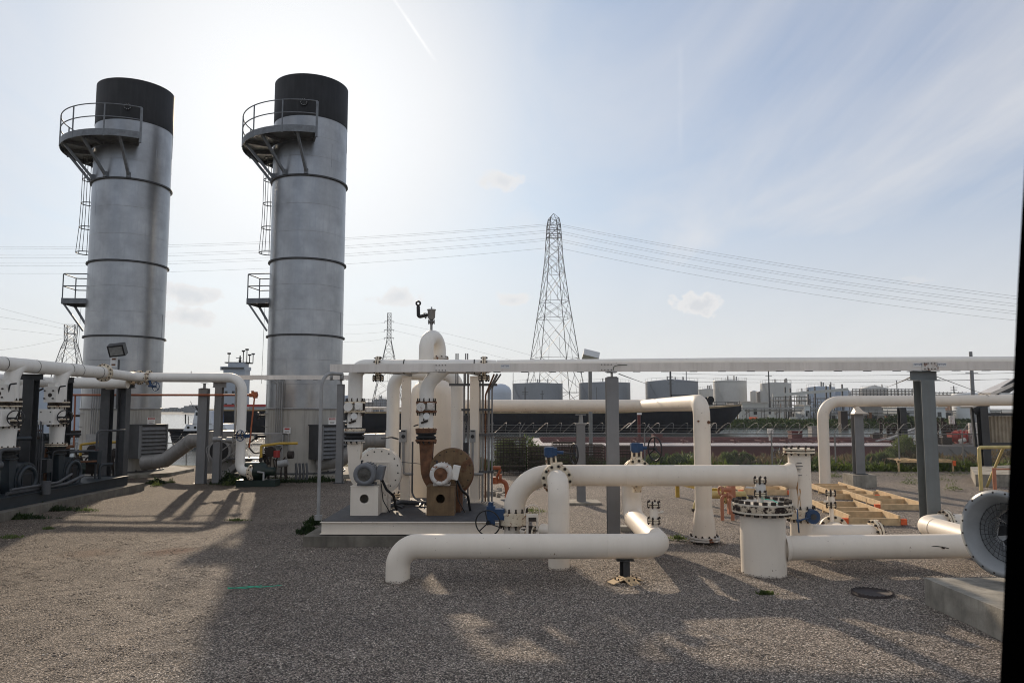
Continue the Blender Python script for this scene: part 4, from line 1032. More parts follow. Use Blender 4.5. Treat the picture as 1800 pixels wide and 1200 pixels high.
# inverted U pipe above the vessel
ux, UY = XA(750, 20.3, 620), 20.2
t = thing('vent_loop', 'white inverted U shaped vent pipe standing up above the rack beam', 'pipe', (ux, UY, 3.3))
zt = ZA(577, UY) - .21
b = MB(); b.tube([(ux, UY, 3.3), (ux, UY, zt), (ux + .27, UY + .72, zt), (ux + .27, UY + .72, 3.3)], .20, 32, bend=.37); b.build('pipe', 'white_paint', t)
b = MB(); b.flange((ux + .27, UY + .72, ZA(631, UY + .72)), (0, 0, 1), .28, .035, nb=10); b.build('flange', ['rust', 'rust_white', 'bolt'], t)
q = Vector((ux + .10, UY + .3, zt + .18))
t = thing('air_release_valve', 'grey cup shaped air valve on top of the white vent loop', 'valve', q)
b = MB(); b.cyl(q, q + Vector((0, 0, .22)), .035, n=12); b.flange(q + Vector((0, 0, .24)), (0, 0, 1), .09, .02, nb=6, br=.008); b.lathe(q, (0, 0, 1), [(.04, .27), (.06, .30), (.10, .36), (.11, .56), (.125, .57), (.125, .59), (0, .60)], 20); b.cyl(q + Vector((0, 0, .6)), q + Vector((0, 0, .66)), .02, n=8)
b.build('valve_body', ['galv', 'steel_grey', 'bolt'], t)
b = MB(); b.cyl(q + Vector((-.10, 0, .44)), q + Vector((-.24, 0, .40)), .04, n=10); b.cyl(q + Vector((-.17, 0, .42)), q + Vector((-.20, 0, .41)), .09, n=12); b.cyl(q + Vector((-.13, 0, .43)), q + Vector((-.15, 0, .425)), .08, n=12)
b.tube([q + Vector((-.22, 0, .41)), q + Vector((-.36, 0, .38)), q + Vector((-.37, 0, .68))], .05, 10, bend=.05); b.torus(q + Vector((-.37, 0, .76)), (0, 1, 0), .055, .026, 16, 6); b.build('outlet_elbow', 'black', t)

# conduits bundle right of the skid
t = thing('conduit_rack', 'bundle of grey upright conduits with cross bars at the right end of the skid', 'conduits', (XA(855, 18.9), 18.9, 0))
for i, px_ in enumerate((816, 823, 843, 848.5, 853.5, 859, 865)):
    x = XA(px_, 18.9); b = MB(); top = 3.68 + (.28 if px_ in (816, 823) else 0)
    if i in (4, 5, 6): b.tube([(x, 18.9, .3), (x, 18.9, 3.35 - .1 * (6 - i)), (x + .22, 18.7, 3.66)], .022 + .008 * (i % 2), 8, bend=.2)
    else: b.cyl((x, 18.9, .3), (x, 18.9, top), .025 if px_ < 830 else .03, n=8)
    b.build('conduit', 'rust' if i == 4 else 'steel_grey', t)
for py_, pa, pb in ((676, 789, 874), (720, 811, 865), (764, 838, 868), (829, 838, 868)):
    b = MB(); b.box(((XA(pa, 18.8) + XA(pb, 18.8)) / 2, 18.82, ZA(py_, 18.8)), (XA(pb, 18.8) - XA(pa, 18.8), .05, .06)); b.build('cross_bar', 'galv_dark', t)
for px_ in (803, 820):
    b = MB(); x = XA(px_, 18.9, 630)
    for dx in (-.02, .03): b.cyl((x + dx, 18.9, 3.4), (x + dx, 18.9, ZA(621, 18.9)), .016, n=8)
    tag(b.build('conduit_stub', 'steel_grey'), ('left' if px_ < 810 else 'right') + ' pair of thin conduit ends poking up behind the rack beam', 'conduit', 'conduit stubs above the beam')
b = MB(); b.box((XA(818, 18.6), 18.85, ZA(735, 18.7)), (.12, .1, .14)); b.box((XA(818, 18.6), 18.85, ZA(812, 18.7)), (.12, .08, .95)); tag(b.build('starter_box', 'steel_dark'), 'dark starter box beside the right cream square column', 'switch box')
b = MB(); xx = XA(700, 17.9)
b.tube([(xx, 17.9, 1.55), (XA(760, 17.5), 17.5, 1.5)], .008, 5); b.tube([(XA(672, 17.3), 17.3, 2.12), (XA(690, 18.6), 18.5, 2.1), (XA(702, 18.7), 18.6, 2.05)], .02, 6, bend=.1)
b.tube([(XA(726, 18.3), 18.3, 2.0), (XA(726, 18.3), 18.3, .7), (XA(745, 18), 18.0, .56)], .022, 8, bend=.2); b.tube([(XA(670, 17), 17.0, .54), (XA(705, 17.8), 17.8, .62), (XA(750, 18), 18, .56)], .05, 8, bend=.2)
for i in range(26):
    a = rnd.uniform(-3.3, -1.9); yy = rnd.uniform(17.2, 18.4); b.tube([(a, yy, .53), (a + rnd.uniform(-.3, .3), yy + rnd.uniform(-.2, .2), .54 + rnd.random() * .08), (a + rnd.uniform(-.4, .4), yy + rnd.uniform(-.3, .3), .53)], .01 + rnd.random() * .018, 5)
tag(b.build('loose_conduit', 'galv_dark'), 'tangle of flexible conduit and cables lying between the two blowers', 'conduit')

# ================================================================ YARD PIPES
def gear_valve(t, c, axis_flow, wheel_c, wheel_ax, wr, neck_from, wheel_m='black'):
    """gearbox on a neck with a handwheel"""
    c = Vector(c); b = MB()
    b.box(c, (.24, .15, .15)); b.cyl(c - Vector((.02, 0, .10)), c + Vector((-.02, 0, .09)), .085, n=18); b.cyl(c, c + (Vector(wheel_c) - c) * .55, .035, n=10)
    b.build('gearbox', 'blue_paint', t)
    b = MB(); d = (c - Vector(neck_from)).normalized(); a, u, v = perp(d)
    for sg in (-1, 1): b.bar(Vector(neck_from) + Vector((sg * .09, 0, 0)), c + Vector((sg * .09, 0, -.05)), .03, .05)
    b.cyl(neck_from, c, .022, n=8); b.build('yoke', 'cream_flange', t)
    b = MB(); b.wheel(wheel_c, wheel_ax, wr, .016, 3); b.cyl(c + (Vector(wheel_c) - c) * .4, wheel_c, .018, n=8); b.build('handwheel', wheel_m, t)

# header B and vertical E
BY_, BZ_ = 14.42, 1.53
t = thing('header_pipe', 'long cream header pipe at waist height in mid yard, ending at the flanged riser', 'pipe', (.04, BY_, 0))
b = MB(); b.tube([(.04, BY_, -.1), (.04, BY_, BZ_), (5.5, BY_, BZ_)], .20, 40, bend=.66, seg=14)
for px_ in (1100, 1152): x = XA(px_, BY_, 836); b.torus((x, BY_, BZ_), (1, 0, 0), .2, .004, 36, 6)
b.tube([(.83, BY_, BZ_), (.83, BY_ - .18, BZ_)], .19, 32)
b.tube([(2.52, BY_, BZ_), (2.52, BY_ + .6, BZ_)], .19, 32)
b.build('pipe', CM, t)
b = MB(); z = .73
b.m = 1; b.cyl((.04, BY_, z + .07), (.04, BY_, z + .115), .285, n=44); b.cyl((.04, BY_, z - .115), (.04, BY_, z - .07), .285, n=44); b.m = 1; b.cyl((.04, BY_, z - .07), (.04, BY_, z + .07), .277, n=44)
b.m = 2; b.bolts((.04, BY_, z), (0, 0, 1), .25, 12, .016, .19)
vv = b.build('butterfly_valve', CM, t)
b = MB(); c = Vector((-.40, BY_ - .12, .80)); b.box(c, (.16, .16, .34)); b.box(c + Vector((.16, 0, .02)), (.2, .17, .2)); b.cyl(c + Vector((.0, 0, .12)), c + Vector((.0, 0, .24)), .05, n=12); b.cyl(c + Vector((.2, 0, 0)), c + Vector((.42, .08, -.05)), .04, n=10); b.build('gearbox', 'blue_paint', vv)
b = MB(); b.wheel(c + Vector((-.05, -.16, -.12)), (.25, 1, .1), .235, .013, 3, .3); b.cyl(c + Vector((-.05, -.16, -.12)), c + Vector((0, 0, -.12)), .02, n=8); b.build('handwheel', 'black', vv)

t = thing('flanged_riser', 'cream upright riser with a bolted blind flange on top and a blue wheel valve', 'pipe', (5.5, BY_, 0))
b = MB(); b.cyl((5.5, BY_, .12), (5.5, BY_, 1.99), .205, n=40)
b.lathe((5.5 - .205, BY_, BZ_), (-1, 0, 0), [(.28, -.06), (.235, .02), (.21, .06), (.2, .09)], 36)
b.tube([(5.5, BY_, .41), (6.98, BY_, .41)], .2, 36); b.flange((6.9, BY_, .41), (1, 0, 0), .29, .04, nb=12)
b.tube([(6.3, BY_, .41), (6.3, BY_ + .5, .41)], .19, 32); b.flange((6.32, BY_ + .5, .41), (0, 1, 0), .30, .05, pair=False, nb=12)
b.build('pipe', CM, t)
b = MB(); b.flange((5.5, BY_, 2.0), (0, 0, 1), .29, .035, nb=12); b.build('blind_flange', CM, t)
b = MB(); z = .82; b.m = 1; b.cyl((5.5, BY_, z + .05), (5.5, BY_, z + .09), .28, n=40); b.cyl((5.5, BY_, z - .09), (5.5, BY_, z - .05), .28, n=40); b.cyl((5.5, BY_, z - .05), (5.5, BY_, z + .05), .273, n=40); b.m = 2; b.bolts((5.5, BY_, z), (0, 0, 1), .245, 12, .016, .15)
vv = b.build('valve', CM, t)
b = MB(); c = Vector((5.6, BY_ - .32, .80)); b.cyl(c + Vector((0, -.02, 0)), c + Vector((0, .2, 0)), .13, n=20); b.box(c + Vector((-.02, .1, 0)), (.2, .14, .16)); b.m = 1; b.cyl(c - Vector((0, .035, 0)), c - Vector((0, .02, 0)), .055, n=14); b.build('gearbox', ['blue_paint', 'steel_dark'], vv)
b = MB(); q = Vector((5.28, BY_ - .42, .74)); b.wheel(q, (.93, -.35, .05), .21, .013, 3); b.cyl(q, c, .016, n=8); b.build('handwheel', 'blue_paint', vv)
b = MB()
for i, w_ in enumerate((.10, .13, .07)):
    b.box((5.42 + rnd.uniform(-.02, .02), BY_ - .207, 1.78 - i * .06), (w_, .002, .012))
b.box((5.43, BY_ - .207, 1.55), (.07, .002, .012)); b.build('marker_note', 'steel_dark', t)
b = MB()
b.prism([(5.14, BY_ - .205, 1.72), (5.17, BY_ - .21, 1.72), (5.20, BY_ - .205, 1.5), (5.19, BY_ - .205, 1.36), (5.15, BY_ - .2, 1.36), (5.17, BY_ - .205, 1.55)], (0, .004, 0))
b = MB()
def streak(x0, zt, zb, w, cx=5.5, cy=BY_, rr=.2075):
    n = 8; V = []
    for i in range(n + 1):
        z = zt + (zb - zt) * i / n; ww = w * (1 - .75 * i / n) * (1 + .3 * math.sin(i * 2.1)); 
        for sg in (-1, 0, 1):
            x = x0 + sg * ww / 2 + .006 * math.sin(i * 1.3); dx = max(-.99, min(.99, (x - cx) / rr)); V.append((x, cy - rr * math.sqrt(1 - dx * dx), z))
    b.add(V, [(3 * i + k, 3 * i + k + 1, 3 * i + 4 + k, 3 * i + 3 + k) for i in range(n) for k in (0, 1)])
streak(5.345, 1.74, 1.33, .035); streak(5.385, 1.62, .95, .03); streak(5.42, 1.3, .9, .02)
b.build('rust_streak', 'rust_stain', t)

# C : front elbow with valve 1
t = thing('elbow_riser', 'cream pipe rising from the gravel in front of the header and bending back into it', 'pipe', (.83, 13.45, 0))
b = MB(); b.tube([(.83, 13.45, -.1), (.83, 13.45, 1.49), (.83, 14.1, 1.49)], .19, 40, bend=.3, seg=12); b.torus((.83, 13.45, .98), (0, 0, 1), .19, .004, 36, 6)
b.tube([(.83, 13.5, .62), (.55, 13.8, .62)], .10, 20)
b.build('pipe', CM, t)
b = MB(); b.m = 1; b.cyl((.83, 13.96, 1.49), (.83, 14.0, 1.49), .285, n=44); b.cyl((.83, 14.1, 1.49), (.83, 14.14, 1.49), .285, n=44); b.cyl((.83, 14.0, 1.49), (.83, 14.1, 1.49), .25, n=36); b.box((.83, 14.05, 1.76), (.22, .1, .08)); b.m = 2; b.bolts((.83, 14.05, 1.49), (0, 1, 0), .245, 12, .02, .125)
vv = b.build('butterfly_valve', CM, t)
gear_valve(vv, (.72, 14.08, 2.0), None, (1.16, 14.02, 1.96), (.95, .3, 0), .185, (.74, 14.08, 1.76))
t = thing('bypass_valve', 'small bypass valve with a cream bracket between the two front risers', 'valve', (.4, 14.0, .4))
b = MB(); b.flange((.36, 13.95, .52), (.9, -.45, 0), .14, .03, gap=.1, nb=8, br=.012); b.cyl((.2, 14.2, .52), (.6, 13.75, .52), .08, n=16); b.bar((.28, 13.85, .28), (.28, 13.85, .80), .04, .03); b.bar((.46, 13.82, .28), (.46, 13.82, .80), .04, .03); b.build('valve_body', CM, t)
b = MB(); b.box((.37, 13.83, .82), (.22, .12, .12)); b.m = 2; b.box((.37, 13.765, .80), (.14, .02, .07)); b.m = 0; b.tube([(.23, 13.83, .86), (.25, 13.83, 1.0), (.37, 13.83, 1.06), (.5, 13.83, 1.0), (.52, 13.83, .86)], .009, 6, bend=.08); b.build('actuator', CM, t)

# D/A : valve 2 and the long ground pipe
t = thing('ground_pipe', 'long cream pipe close to the gravel in front, turning back at its right end', 'pipe', (-1.87, 12.5, 0))
b = MB(); b.tube([(-1.87, 12.5, -.12), (-1.87, 12.5, .55), (2.45, 12.5, .55), (2.53, 16.0, .55), (2.53, 16.0, 1.52), (2.53, 15.15, 1.52)], .2, 44, bend=.43, seg=14)
b.torus((1.55, 12.5, .55), (1, 0, 0), .2, .004, 40, 6); b.torus((2.48, 13.5, .55), (0, 1, 0), .2, .005, 40, 6); b.torus((2.5, 15.45, .55), (0, 1, 0), .2, .005, 40, 6)
b.build('pipe', CM, t)
b = MB(); y = 15.1; b.m = 1; b.cyl((2.5, y - .09, 1.52), (2.5, y - .05, 1.52), .285, n=44); b.cyl((2.5, y + .05, 1.52), (2.5, y + .09, 1.52), .285, n=44); b.cyl((2.5, y - .05, 1.52), (2.5, y + .05, 1.52), .25, n=36); b.box((2.5, y, 1.79), (.22, .1, .08)); b.box((2.5, y, 1.2), (.16, .1, .12)); b.m = 2; b.bolts((2.5, y, 1.52), (0, 1, 0), .245, 12, .02, .125)
vv = b.build('butterfly_valve', CM, t)
gear_valve(vv, (2.5, y - .02, 2.03), None, (2.86, y - .05, 2.0), (.9, .4, 0), .235, (2.5, y, 1.8))
b = MB(); x, y = 2.5, 13.35; b.cyl((x, y, .72), (x, y, .82), .06); b.lathe((x, y, .82), (0, 0, 1), [(.07, 0), (.075, .1), (.075, .2), (.07, .3)], 20)
for z in (.84, 1.12): b.flange((x, y, z), (0, 0, 1), .115, .025, nb=6, gap=.012, br=.013)
b.m = 0; b.cyl((x, y, .95), (x + .16, y - .04, 1.0), .02, n=8); b.build('vent_valve', CM, t)
t = thing('pipe_stand', 'low steel pipe stand on a splayed base plate under the long ground pipe', 'pipe support', (1.85, 12.5, 0))
b = MB(); b.box((1.85, 12.5, .335), (.29, .22, .014)); b.hsec((1.85, 12.5, .05), (1.85, 12.5, .328), .12, .12, .01, (1, .4, 0)); b.build('post', 'steel_dark', t)
b = MB()
for a in (0, 1, 2, 3):
    an = R(25 + 90 * a); d = Vector((math.cos(an), math.sin(an), 0)); p = Vector((1.85, 12.42, .04)) + d * .17
    b.box(p, (.26, .20, .012), rot=Matrix.Rotation(an, 3, 'Z') @ Matrix.Rotation(R(16), 3, 'Y')); b.m = 1
    for k in (-1, 1): b.cyl(p + Vector((-d.y, d.x, 0)) * .05 * k, p + Vector((-d.y, d.x, 0)) * .05 * k + Vector((0, 0, .035)), .012, n=6)
    b.m = 0
b.box((1.85, 12.42, .062), (.2, .2, .012)); b.build('base_plate', ['timber', 'bolt'], t)

# G vessel
gx, gy = 4.31, 13.05
t = thing('strainer_vessel', 'cream upright vessel with a big rust streaked bolted lid', 'vessel', (gx, gy, 0))
b = MB(); b.cyl((gx, gy, -.1), (gx, gy, 1.04), .375, n=64); b.tube([(gx + .1, gy, .42), (8.47, gy + .25, .42), (8.45, 15.7, .42), (10.4, 15.7, .42)], .205, 40, bend=.42, seg=14)
b.lathe((gx + .37, gy, .42), (1, 0, 0), [(.26, -.03), (.225, .03), (.205, .06)], 36); b.flange((8.98, 15.7, .42), (1, 0, 0), .29, .04, nb=12)
b.torus((8.46, 13.9, .42), (0, 1, 0), .205, .004, 36, 6); b.torus((8.45, 15.1, .42), (0, 1, 0), .205, .004, 36, 6)
b.m = 2; b.tube([(7.15, gy + .18 - .205, .45), (7.25, gy + .18 - .206, .46), (7.37, gy + .185 - .206, .445), (7.48, gy + .19 - .207, .42)], .008, 5); b.cyl((7.36, gy - .03, .44), (7.40, gy - .03, .425), .018, n=6)
for px_, py_ in ((1416, 956), (1434, 969), (1557, 963), (1590, 960), (1632, 962)): q = W(px_, py_, gy - .01); b.cyl(q, q + Vector((0, .1, 0)), .008, n=6)
b.build('shell', CM, t)
b = MB(); b.m = 1; b.cyl((gx, gy, 1.035), (gx, gy, 1.10), .505, n=72); b.cyl((gx, gy, 1.125), (gx, gy, 1.195), .505, n=72); b.m = 3; b.cyl((gx, gy, 1.10), (gx, gy, 1.125), .503, n=60); b.lathe((gx, gy, 1.085), (0, 0, 1), [(.5065, -.02), (.509, .0), (.509, .055), (.5065, .085)], 72)
b.m = 2
for i in range(20):
    a = 2 * math.pi * i / 20 + .1; p = Vector((gx + .45 * math.cos(a), gy + .45 * math.sin(a), 0)); b.cyl(p + Vector((0, 0, .99)), p + Vector((0, 0, 1.245)), .02, n=8); b.cyl(p + Vector((0, 0, 1.195)), p + Vector((0, 0, 1.245)), .046, n=6); b.cyl(p + Vector((0, 0, .99)), p + Vector((0, 0, 1.035)), .042, n=6)
mat('lid_paint', (0.62, 0.56, 0.46), 0.5, var=0.1, vs=4, rust=0.4, rs=4.5, rcol=(0.05, 0.022, 0.012))
mat('lid_edge', (0.55, 0.46, 0.34), 0.6, var=0.1, vs=4, rust=0.85, rs=5.5, rcol=(0.022, 0.012, 0.009))
b.build('lid', ['cream_paint', 'lid_paint', 'bolt', 'lid_edge'], t)
b = MB(); x, y = gx - .02, gy; b.cyl((x, y, 1.19), (x, y, 1.32), .055, n=16); b.lathe((x, y, 1.32), (0, 0, 1), [(.06, 0), (.085, .05), (.09, .14), (.075, .2), (.06, .24)], 20)
for z in (1.34, 1.57): b.flange((x, y, z), (0, 0, 1), .11, .022, nb=6, gap=.012, br=.014)
b.m = 0; b.bar((x - .04, y, 1.44), (x - .26, y + .02, 1.45), .02, .03); b.build('vent_valve', ['rust_white', 'cream_flange', 'bolt'], t)
b = MB(); b.bar((gx - .03, gy - .07, 1.27), (gx + .12, gy - .2, 1.255), .05, .004); b.bar((gx + .12, gy - .2, 1.255), (gx + .2, gy - .26, 1.205), .05, .004)
tag(b.build('green_ribbon', 'tape_green'), 'green flagging ribbon tied round the small valve on the vessel lid', 'ribbon')
x, y = 6.27, BY_ + .45
t = thing('small_valve_riser', 'small cream valve on a thin riser beside the yard timber frames', 'valve', (x, y, .5))
b = MB(); b.cyl((x, y, .5), (x, y, .9), .04, n=14); b.lathe((x, y, .9), (0, 0, 1), [(.05, 0), (.07, .06), (.07, .16), (.05, .22)], 18)
for z in (.92, 1.15): b.flange((x, y, z), (0, 0, 1), .10, .022, nb=6, gap=.012, br=.014)
b.m = 0; b.cyl((x, y, 1.0), (x - .15, y - .02, .98), .025, n=8); b.build('valve_body', CM, t)

# H tall bent riser
hx, hy = 4.05, 16.0
t = thing('bent_riser', 'tall cream riser on a blind flange, bending back into the middle overhead pipe', 'pipe', (hx, hy, 0))
b = MB(); b.lathe((hx, hy, .12), (0, 0, 1), [(.24, 0), (.235, .05), (.222, .28), (.195, .5), (.18, .56), (.178, .6)], 40)
b.tube([(hx, hy, .6), (hx, hy, 2.93), (3.98, 22.5, 2.89), (-1.6, 22.5, 2.89)], .178, 40, bend=.30, seg=14); b.torus((hx, hy, 2.05), (0, 0, 1), .178, .004, 36, 6)
b.m = 3
for px_, py_, r_ in ((1228, 740, .02), (1239, 739, .03), (1246, 742, .035)):
    p = W(px_, py_, hy - .17); b.cyl(p, p + Vector((0, .04, 0)), r_, n=8)
b.build('pipe', CM + ['rust'], t)
b = MB(); b.flange((hx, hy, .085), (0, 0, 1), .315, .035, nb=12, gap=.015); b.build('blind_flange', ['rust_white', 'rust_white', 'bolt'], t)
# J right bent pipe
t = thing('bent_riser', 'far cream riser on the right, bending right towards the shed', 'pipe', (11.45, 27.6, 0))
b = MB(); b.tube([(11.45, 27.6, .0), (11.45, 27.6, 3.06), (26, 27.6, 3.16)], .2, 40, bend=.62, seg=14); b.m = 2; b.cyl((11.45, 27.6, .0), (11.45, 27.6, .05), .27, n=24); b.build('pipe', CM, t)

# ---------------- fan on the right
fx, fy, fz = 6.72, 10.45, 1.09
fan = thing('axial_fan', 'large grey bellmouth fan with wire guard at the right edge', 'fan', (fx, fy, fz))
nrmf = Vector((-.93, -.36, .02)).normalized()
b = MB(); c = Vector((fx, fy, fz)); b.lathe(c, nrmf, [(.585, 0), (.59, .012), (.52, .02), (.50, .0), (.44, -.10), (.385, -.20), (.36, -.32), (.36, -.75), (.38, -.75), (.38, -.30), (.52, -.03), (.585, -.012), (.585, 0)], 72)
b.m = 1; b.bolts(c + nrmf * .014, nrmf, .555, 20, .009, .01); 
mat('fan_grey', (0.26, 0.275, 0.285), 0.4, var=0.1, vs=4, rust=0.2, rs=5)
b.build('bellmouth', ['fan_grey', 'bolt'], fan)
b = MB(); a, u, v = perp(nrmf); g0 = c - nrmf * .12
for rr, dd in ((.11, .05), (.18, .035), (.25, .02), (.32, 0), (.40, -.02)): b.torus(g0 + nrmf * dd, nrmf, rr, .0045, 40, 5)
for i in range(32):
    t_ = 2 * math.pi * i / 32; d = u * math.cos(t_) + v * math.sin(t_); b.tube([g0 + nrmf * .05 + d * .11, g0 + nrmf * .02 + d * .25, g0 - nrmf * .02 + d * .41], .0035, 4)
b.build('wire_guard', 'steel_dark', fan)
b = MB(); b.cyl(c - nrmf * .62, c - nrmf * .30, .12, n=24)
for i in range(8):
    t_ = 2 * math.pi * i / 8; d = u * math.cos(t_) + v * math.sin(t_); e = d.cross(nrmf)
    q = [c - nrmf * .45 + d * .1 + e * .05 - nrmf * .04, c - nrmf * .45 + d * .34 + e * .1 - nrmf * .03, c - nrmf * .45 + d * .34 - e * .1 + nrmf * .03, c - nrmf * .45 + d * .1 - e * .05 + nrmf * .04]
    b.prism(q, nrmf * .008)
b.build('impeller', 'steel_dark', fan)
b = MB()
for sg in (-1, 1): b.box((fx + .35, fy + .12 + sg * .22, .62), (.1, .06, .5), rz=R(20))
b.build('stand', 'fan_grey', fan)
b = MB(); b.prism([(5.93, 11.0, -.1), (9.5, 11.0, -.1), (9.5, 7.0, -.1), (5.93, 7.0, -.1)], (0, 0, .48))
o = b.build('concrete_block', 'concrete'); tag(o, 'big concrete block under the fan at the lower right', 'concrete block')
md = o.modifiers.new('bevel', 'BEVEL'); md.width = .018; md.segments = 2
b = MB(); q = G(1534, 1044); b.lathe(q + Vector((0, 0, -.02)), (0, 0, 1), [(.30, 0), (.30, .055), (.265, .06), (.262, .045), (0, .05)], 48)
for i in range(28):
    a = 2 * math.pi * i / 28; b.box(q + Vector((.285 * math.cos(a), .285 * math.sin(a), .042)), (.03, .02, .012), rz=a)
tag(b.build('manhole_cover', 'manhole_iron'), 'round iron manhole cover lying in the gravel', 'manhole')
b = MB(); p = [G(x, y) + Vector((0, 0, .035 + .01 * math.sin(x))) for x, y in ((400, 1037), (418, 1036), (440, 1034), (455, 1036), (470, 1033), (495, 1031))]; b.tube(p, .006, 5); b.tube([G(400, 1037) + Vector((0, 0, .04)), G(432, 1037) + Vector((0, 0, .035)), G(460, 1033) + Vector((0, 0, .04))], .006, 5)
tag(b.build('plastic_strap', 'tape_green'), 'thin green plastic strap lying on the gravel', 'strap')

# ---------------- timber frames
def timber_frame(label, x, y, w, L, rz=0, nsl=4, z=0):
    t = thing('timber_frame', label, 'timber frame', (0, 0, 0), 'timber cradles on the gravel')
    for sg in (-1, 1):
        b = MB(); b.box((sg * w / 2, L / 2, .16), (.045, L, .15)); b.build('rail', 'timber', t)
    for i in range(nsl):
        b = MB(); yy = .04 + (L - .08) * i / (nsl - 1); b.box((0, yy, .085 + .03 * (i % 2)), (w + .06, .045, .17)); b.build('cross_board', 'timber', t)
    for sg in (-1, 1):
        for yy in (-.03,):
            b = MB(); b.box((sg * (w / 2 + .10), yy + .07, .09), (.14, .1, .14)); b.build('painted_end', 'timber_orange', t)
    place(t, (x, y, z), R(rz)); return t
timber_frame('pale timber cradle with orange ends, middle one of the three right of the flanged riser', 10.75, 20.9, 1.05, 3.2, -6)
timber_frame('pale timber cradle farthest back of the three right of the flanged riser', 10.6, 23.4, 1.15, 3.3, -6, 5)
timber_frame('pale timber cradle nearest the camera, behind the flanged pipe end', 8.75, 18.3, 1.15, 3.1, -6)
timber_frame('pale timber cradle lying behind the lidded vessel and its small valve', 8.25, 24.6, 1.35, 1.5, -3, 3)
timber_frame('low timber cradle at the left foot of the far bent riser', 10.0, 26.6, .9, 1.8, -6, 3)
def sawhorse(label, px, py):
    q = G(px, py); t = thing('sawhorse', label, 'sawhorse', (q.x, q.y, 0), 'timber sawhorses by the fence')
    b = MB(); x, y = q.x, q.y
    for yy in (0, 1.3):
        for xx in (0, .95): b.box((x + xx, y + yy, .24), (.07, .05, .5))
        b.build('leg', 'timber', t); b = MB()
    b.box((x + .47, y, .46), (1.1, .05, .1)); b.box((x + .47, y + 1.3, .46), (1.1, .05, .1))
    for k in range(3): b.box((x + .1 + k * .37, y + .65, .52), (.05, 1.5, .06))
    b.build('top_board', 'timber', t); b = MB(); b.box((x + 1.0, y - .035, .38), (.14, .03, .22)); b.build('painted_end', 'timber_orange', t)
sawhorse('low timber sawhorse left of the broad column, by the fence', 1580, 829); sawhorse('low timber sawhorse right of the broad column, by the fence', 1638, 829)

# ---------------- yellow and orange pieces
t = thing('yellow_barrier', 'bent yellow pipe barrier low on the gravel behind the header pipe', 'barrier', G(1190, 874))
b = MB(); p = G(1191, 874); q = G(1226, 880); b.box(p + Vector((0, 0, .24)), (.11, .11, .5)); b.bar(p + Vector((0, 0, .47)), q + Vector((.0, -1.1, .45)), .12, .10); b.bar(q + Vector((0, -1.1, .45)), q + Vector((.7, -1.2, .45)), .12, .10); b.box(q + Vector((.65, -1.2, .22)), (.11, .11, .45)); b.build('rail', 'yellow', t)
t = thing('yellow_elbow', 'pale yellow half ring pipe elbow with flanges lying on the gravel', 'pipe', G(1230, 897))
p = G(1222, 898); c = p + Vector((.38, 0, .02)); b = MB(); b.tube([c + Vector((-.35 * math.cos(a), 0, .42 * math.sin(a))) for a in [math.pi * .5 * i / 10 for i in range(11)]] + [c + Vector((1.0, 0, .42)), ], .10, 18)
b.flange(c + Vector((.45, 0, .42)), (1, 0, 0), .24, .035, nb=8); b.tube([c + Vector((.9, 0, .42)), c + Vector((1.02, 0, .3)), c + Vector((1.06, 0, 0))], .10, 18); b.m = 2; b.cyl(c + Vector((-.35, 0, -.02)), c + Vector((-.35, 0, .05)), .13); b.cyl(c + Vector((1.06, 0, -.02)), c + Vector((1.06, 0, .05)), .14); b.build('pipe', ['yellow_pale', 'yellow_pale', 'bolt'], t)
t = thing('orange_pipework', 'salmon orange upright pipes with an inverted U behind the lidded vessel', 'pipe', G(1285, 915))
p = G(1286, 902); b = MB(); b.box(p + Vector((0, .0, .55)), (.19, .19, 1.15)); q = G(1270, 914)
b.tube([q, q + Vector((0, 0, .62)), q + Vector((.26, 0, .62)), q + Vector((.26, 0, 0))], .045, 12, bend=.1); b.cyl(q + Vector((.02, .1, .75)), q + Vector((.26, .1, .75)), .06); b.torus(q + Vector((.0, .1, .72)), (1, .3, 0), .10, .025, 16, 6); b.torus(q + Vector((.14, -.02, .62)), (1, 0, 0), .06, .02, 16, 6); 
mat('orange_fade', (0.42, 0.17, 0.095), 0.6, var=0.15, vs=6, rust=0.06)
b.build('pipe', 'orange_fade', t)
t = thing('orange_hydrant_pipe', 'rusty orange pipe and valve behind the left end of the header pipe', 'pipe', G(885, 880))
p = W(870, 826, 20.0); b = MB(); b.tube([W(866, 822, 20), W(880, 822, 20)], .05, 10); b.cyl(W(872, 841, 20), W(880, 824, 20), .035, n=10); b.cyl(W(870, 838, 20), W(870, 850, 20), .09, n=14); b.tube([W(872, 845, 20), W(889, 845, 20), W(892, 868, 20), W(889, 885, 20)], .06, 12, bend=.15); b.cyl(W(877, 839, 20), W(882, 839, 20), .10, n=14); b.build('pipe', 'orange_pipe', t)
b = MB()
for i in range(16): 
    q = G(rnd.uniform(862, 893), rnd.uniform(868, 892)); b.box(q + Vector((0, 0, .1)), (rnd.uniform(.1, .35), rnd.uniform(.1, .3), rnd.uniform(.1, .3)), rot=Matrix.Rotation(rnd.random() * 3, 3, 'Z') @ Matrix.Rotation(rnd.uniform(-.4, .4), 3, 'X'))
o = b.build('rubble', 'stone'); tag(o, 'heap of broken concrete rubble beside the conduit bundle', 'rubble', kind='stuff')
b = MB(); q = G(1105, 934); b.box(q + Vector((.05, .2, .05)), (.45, .3, .1)); tag(b.build('concrete_block', 'concrete'), 'small flat concrete block behind the end of the ground pipe', 'concrete block')
b = MB(); q = G(1021, 882); b.prism([(q.x - .55, 22.1, -.05), (q.x + .55, 22.1, -.05), (q.x + .5, 23, -.05), (q.x - .5, 23, -.05)], (0, 0, .11)); tag(b.build('concrete_footing', 'concrete'), 'low concrete footing under the short middle column', 'concrete pad')
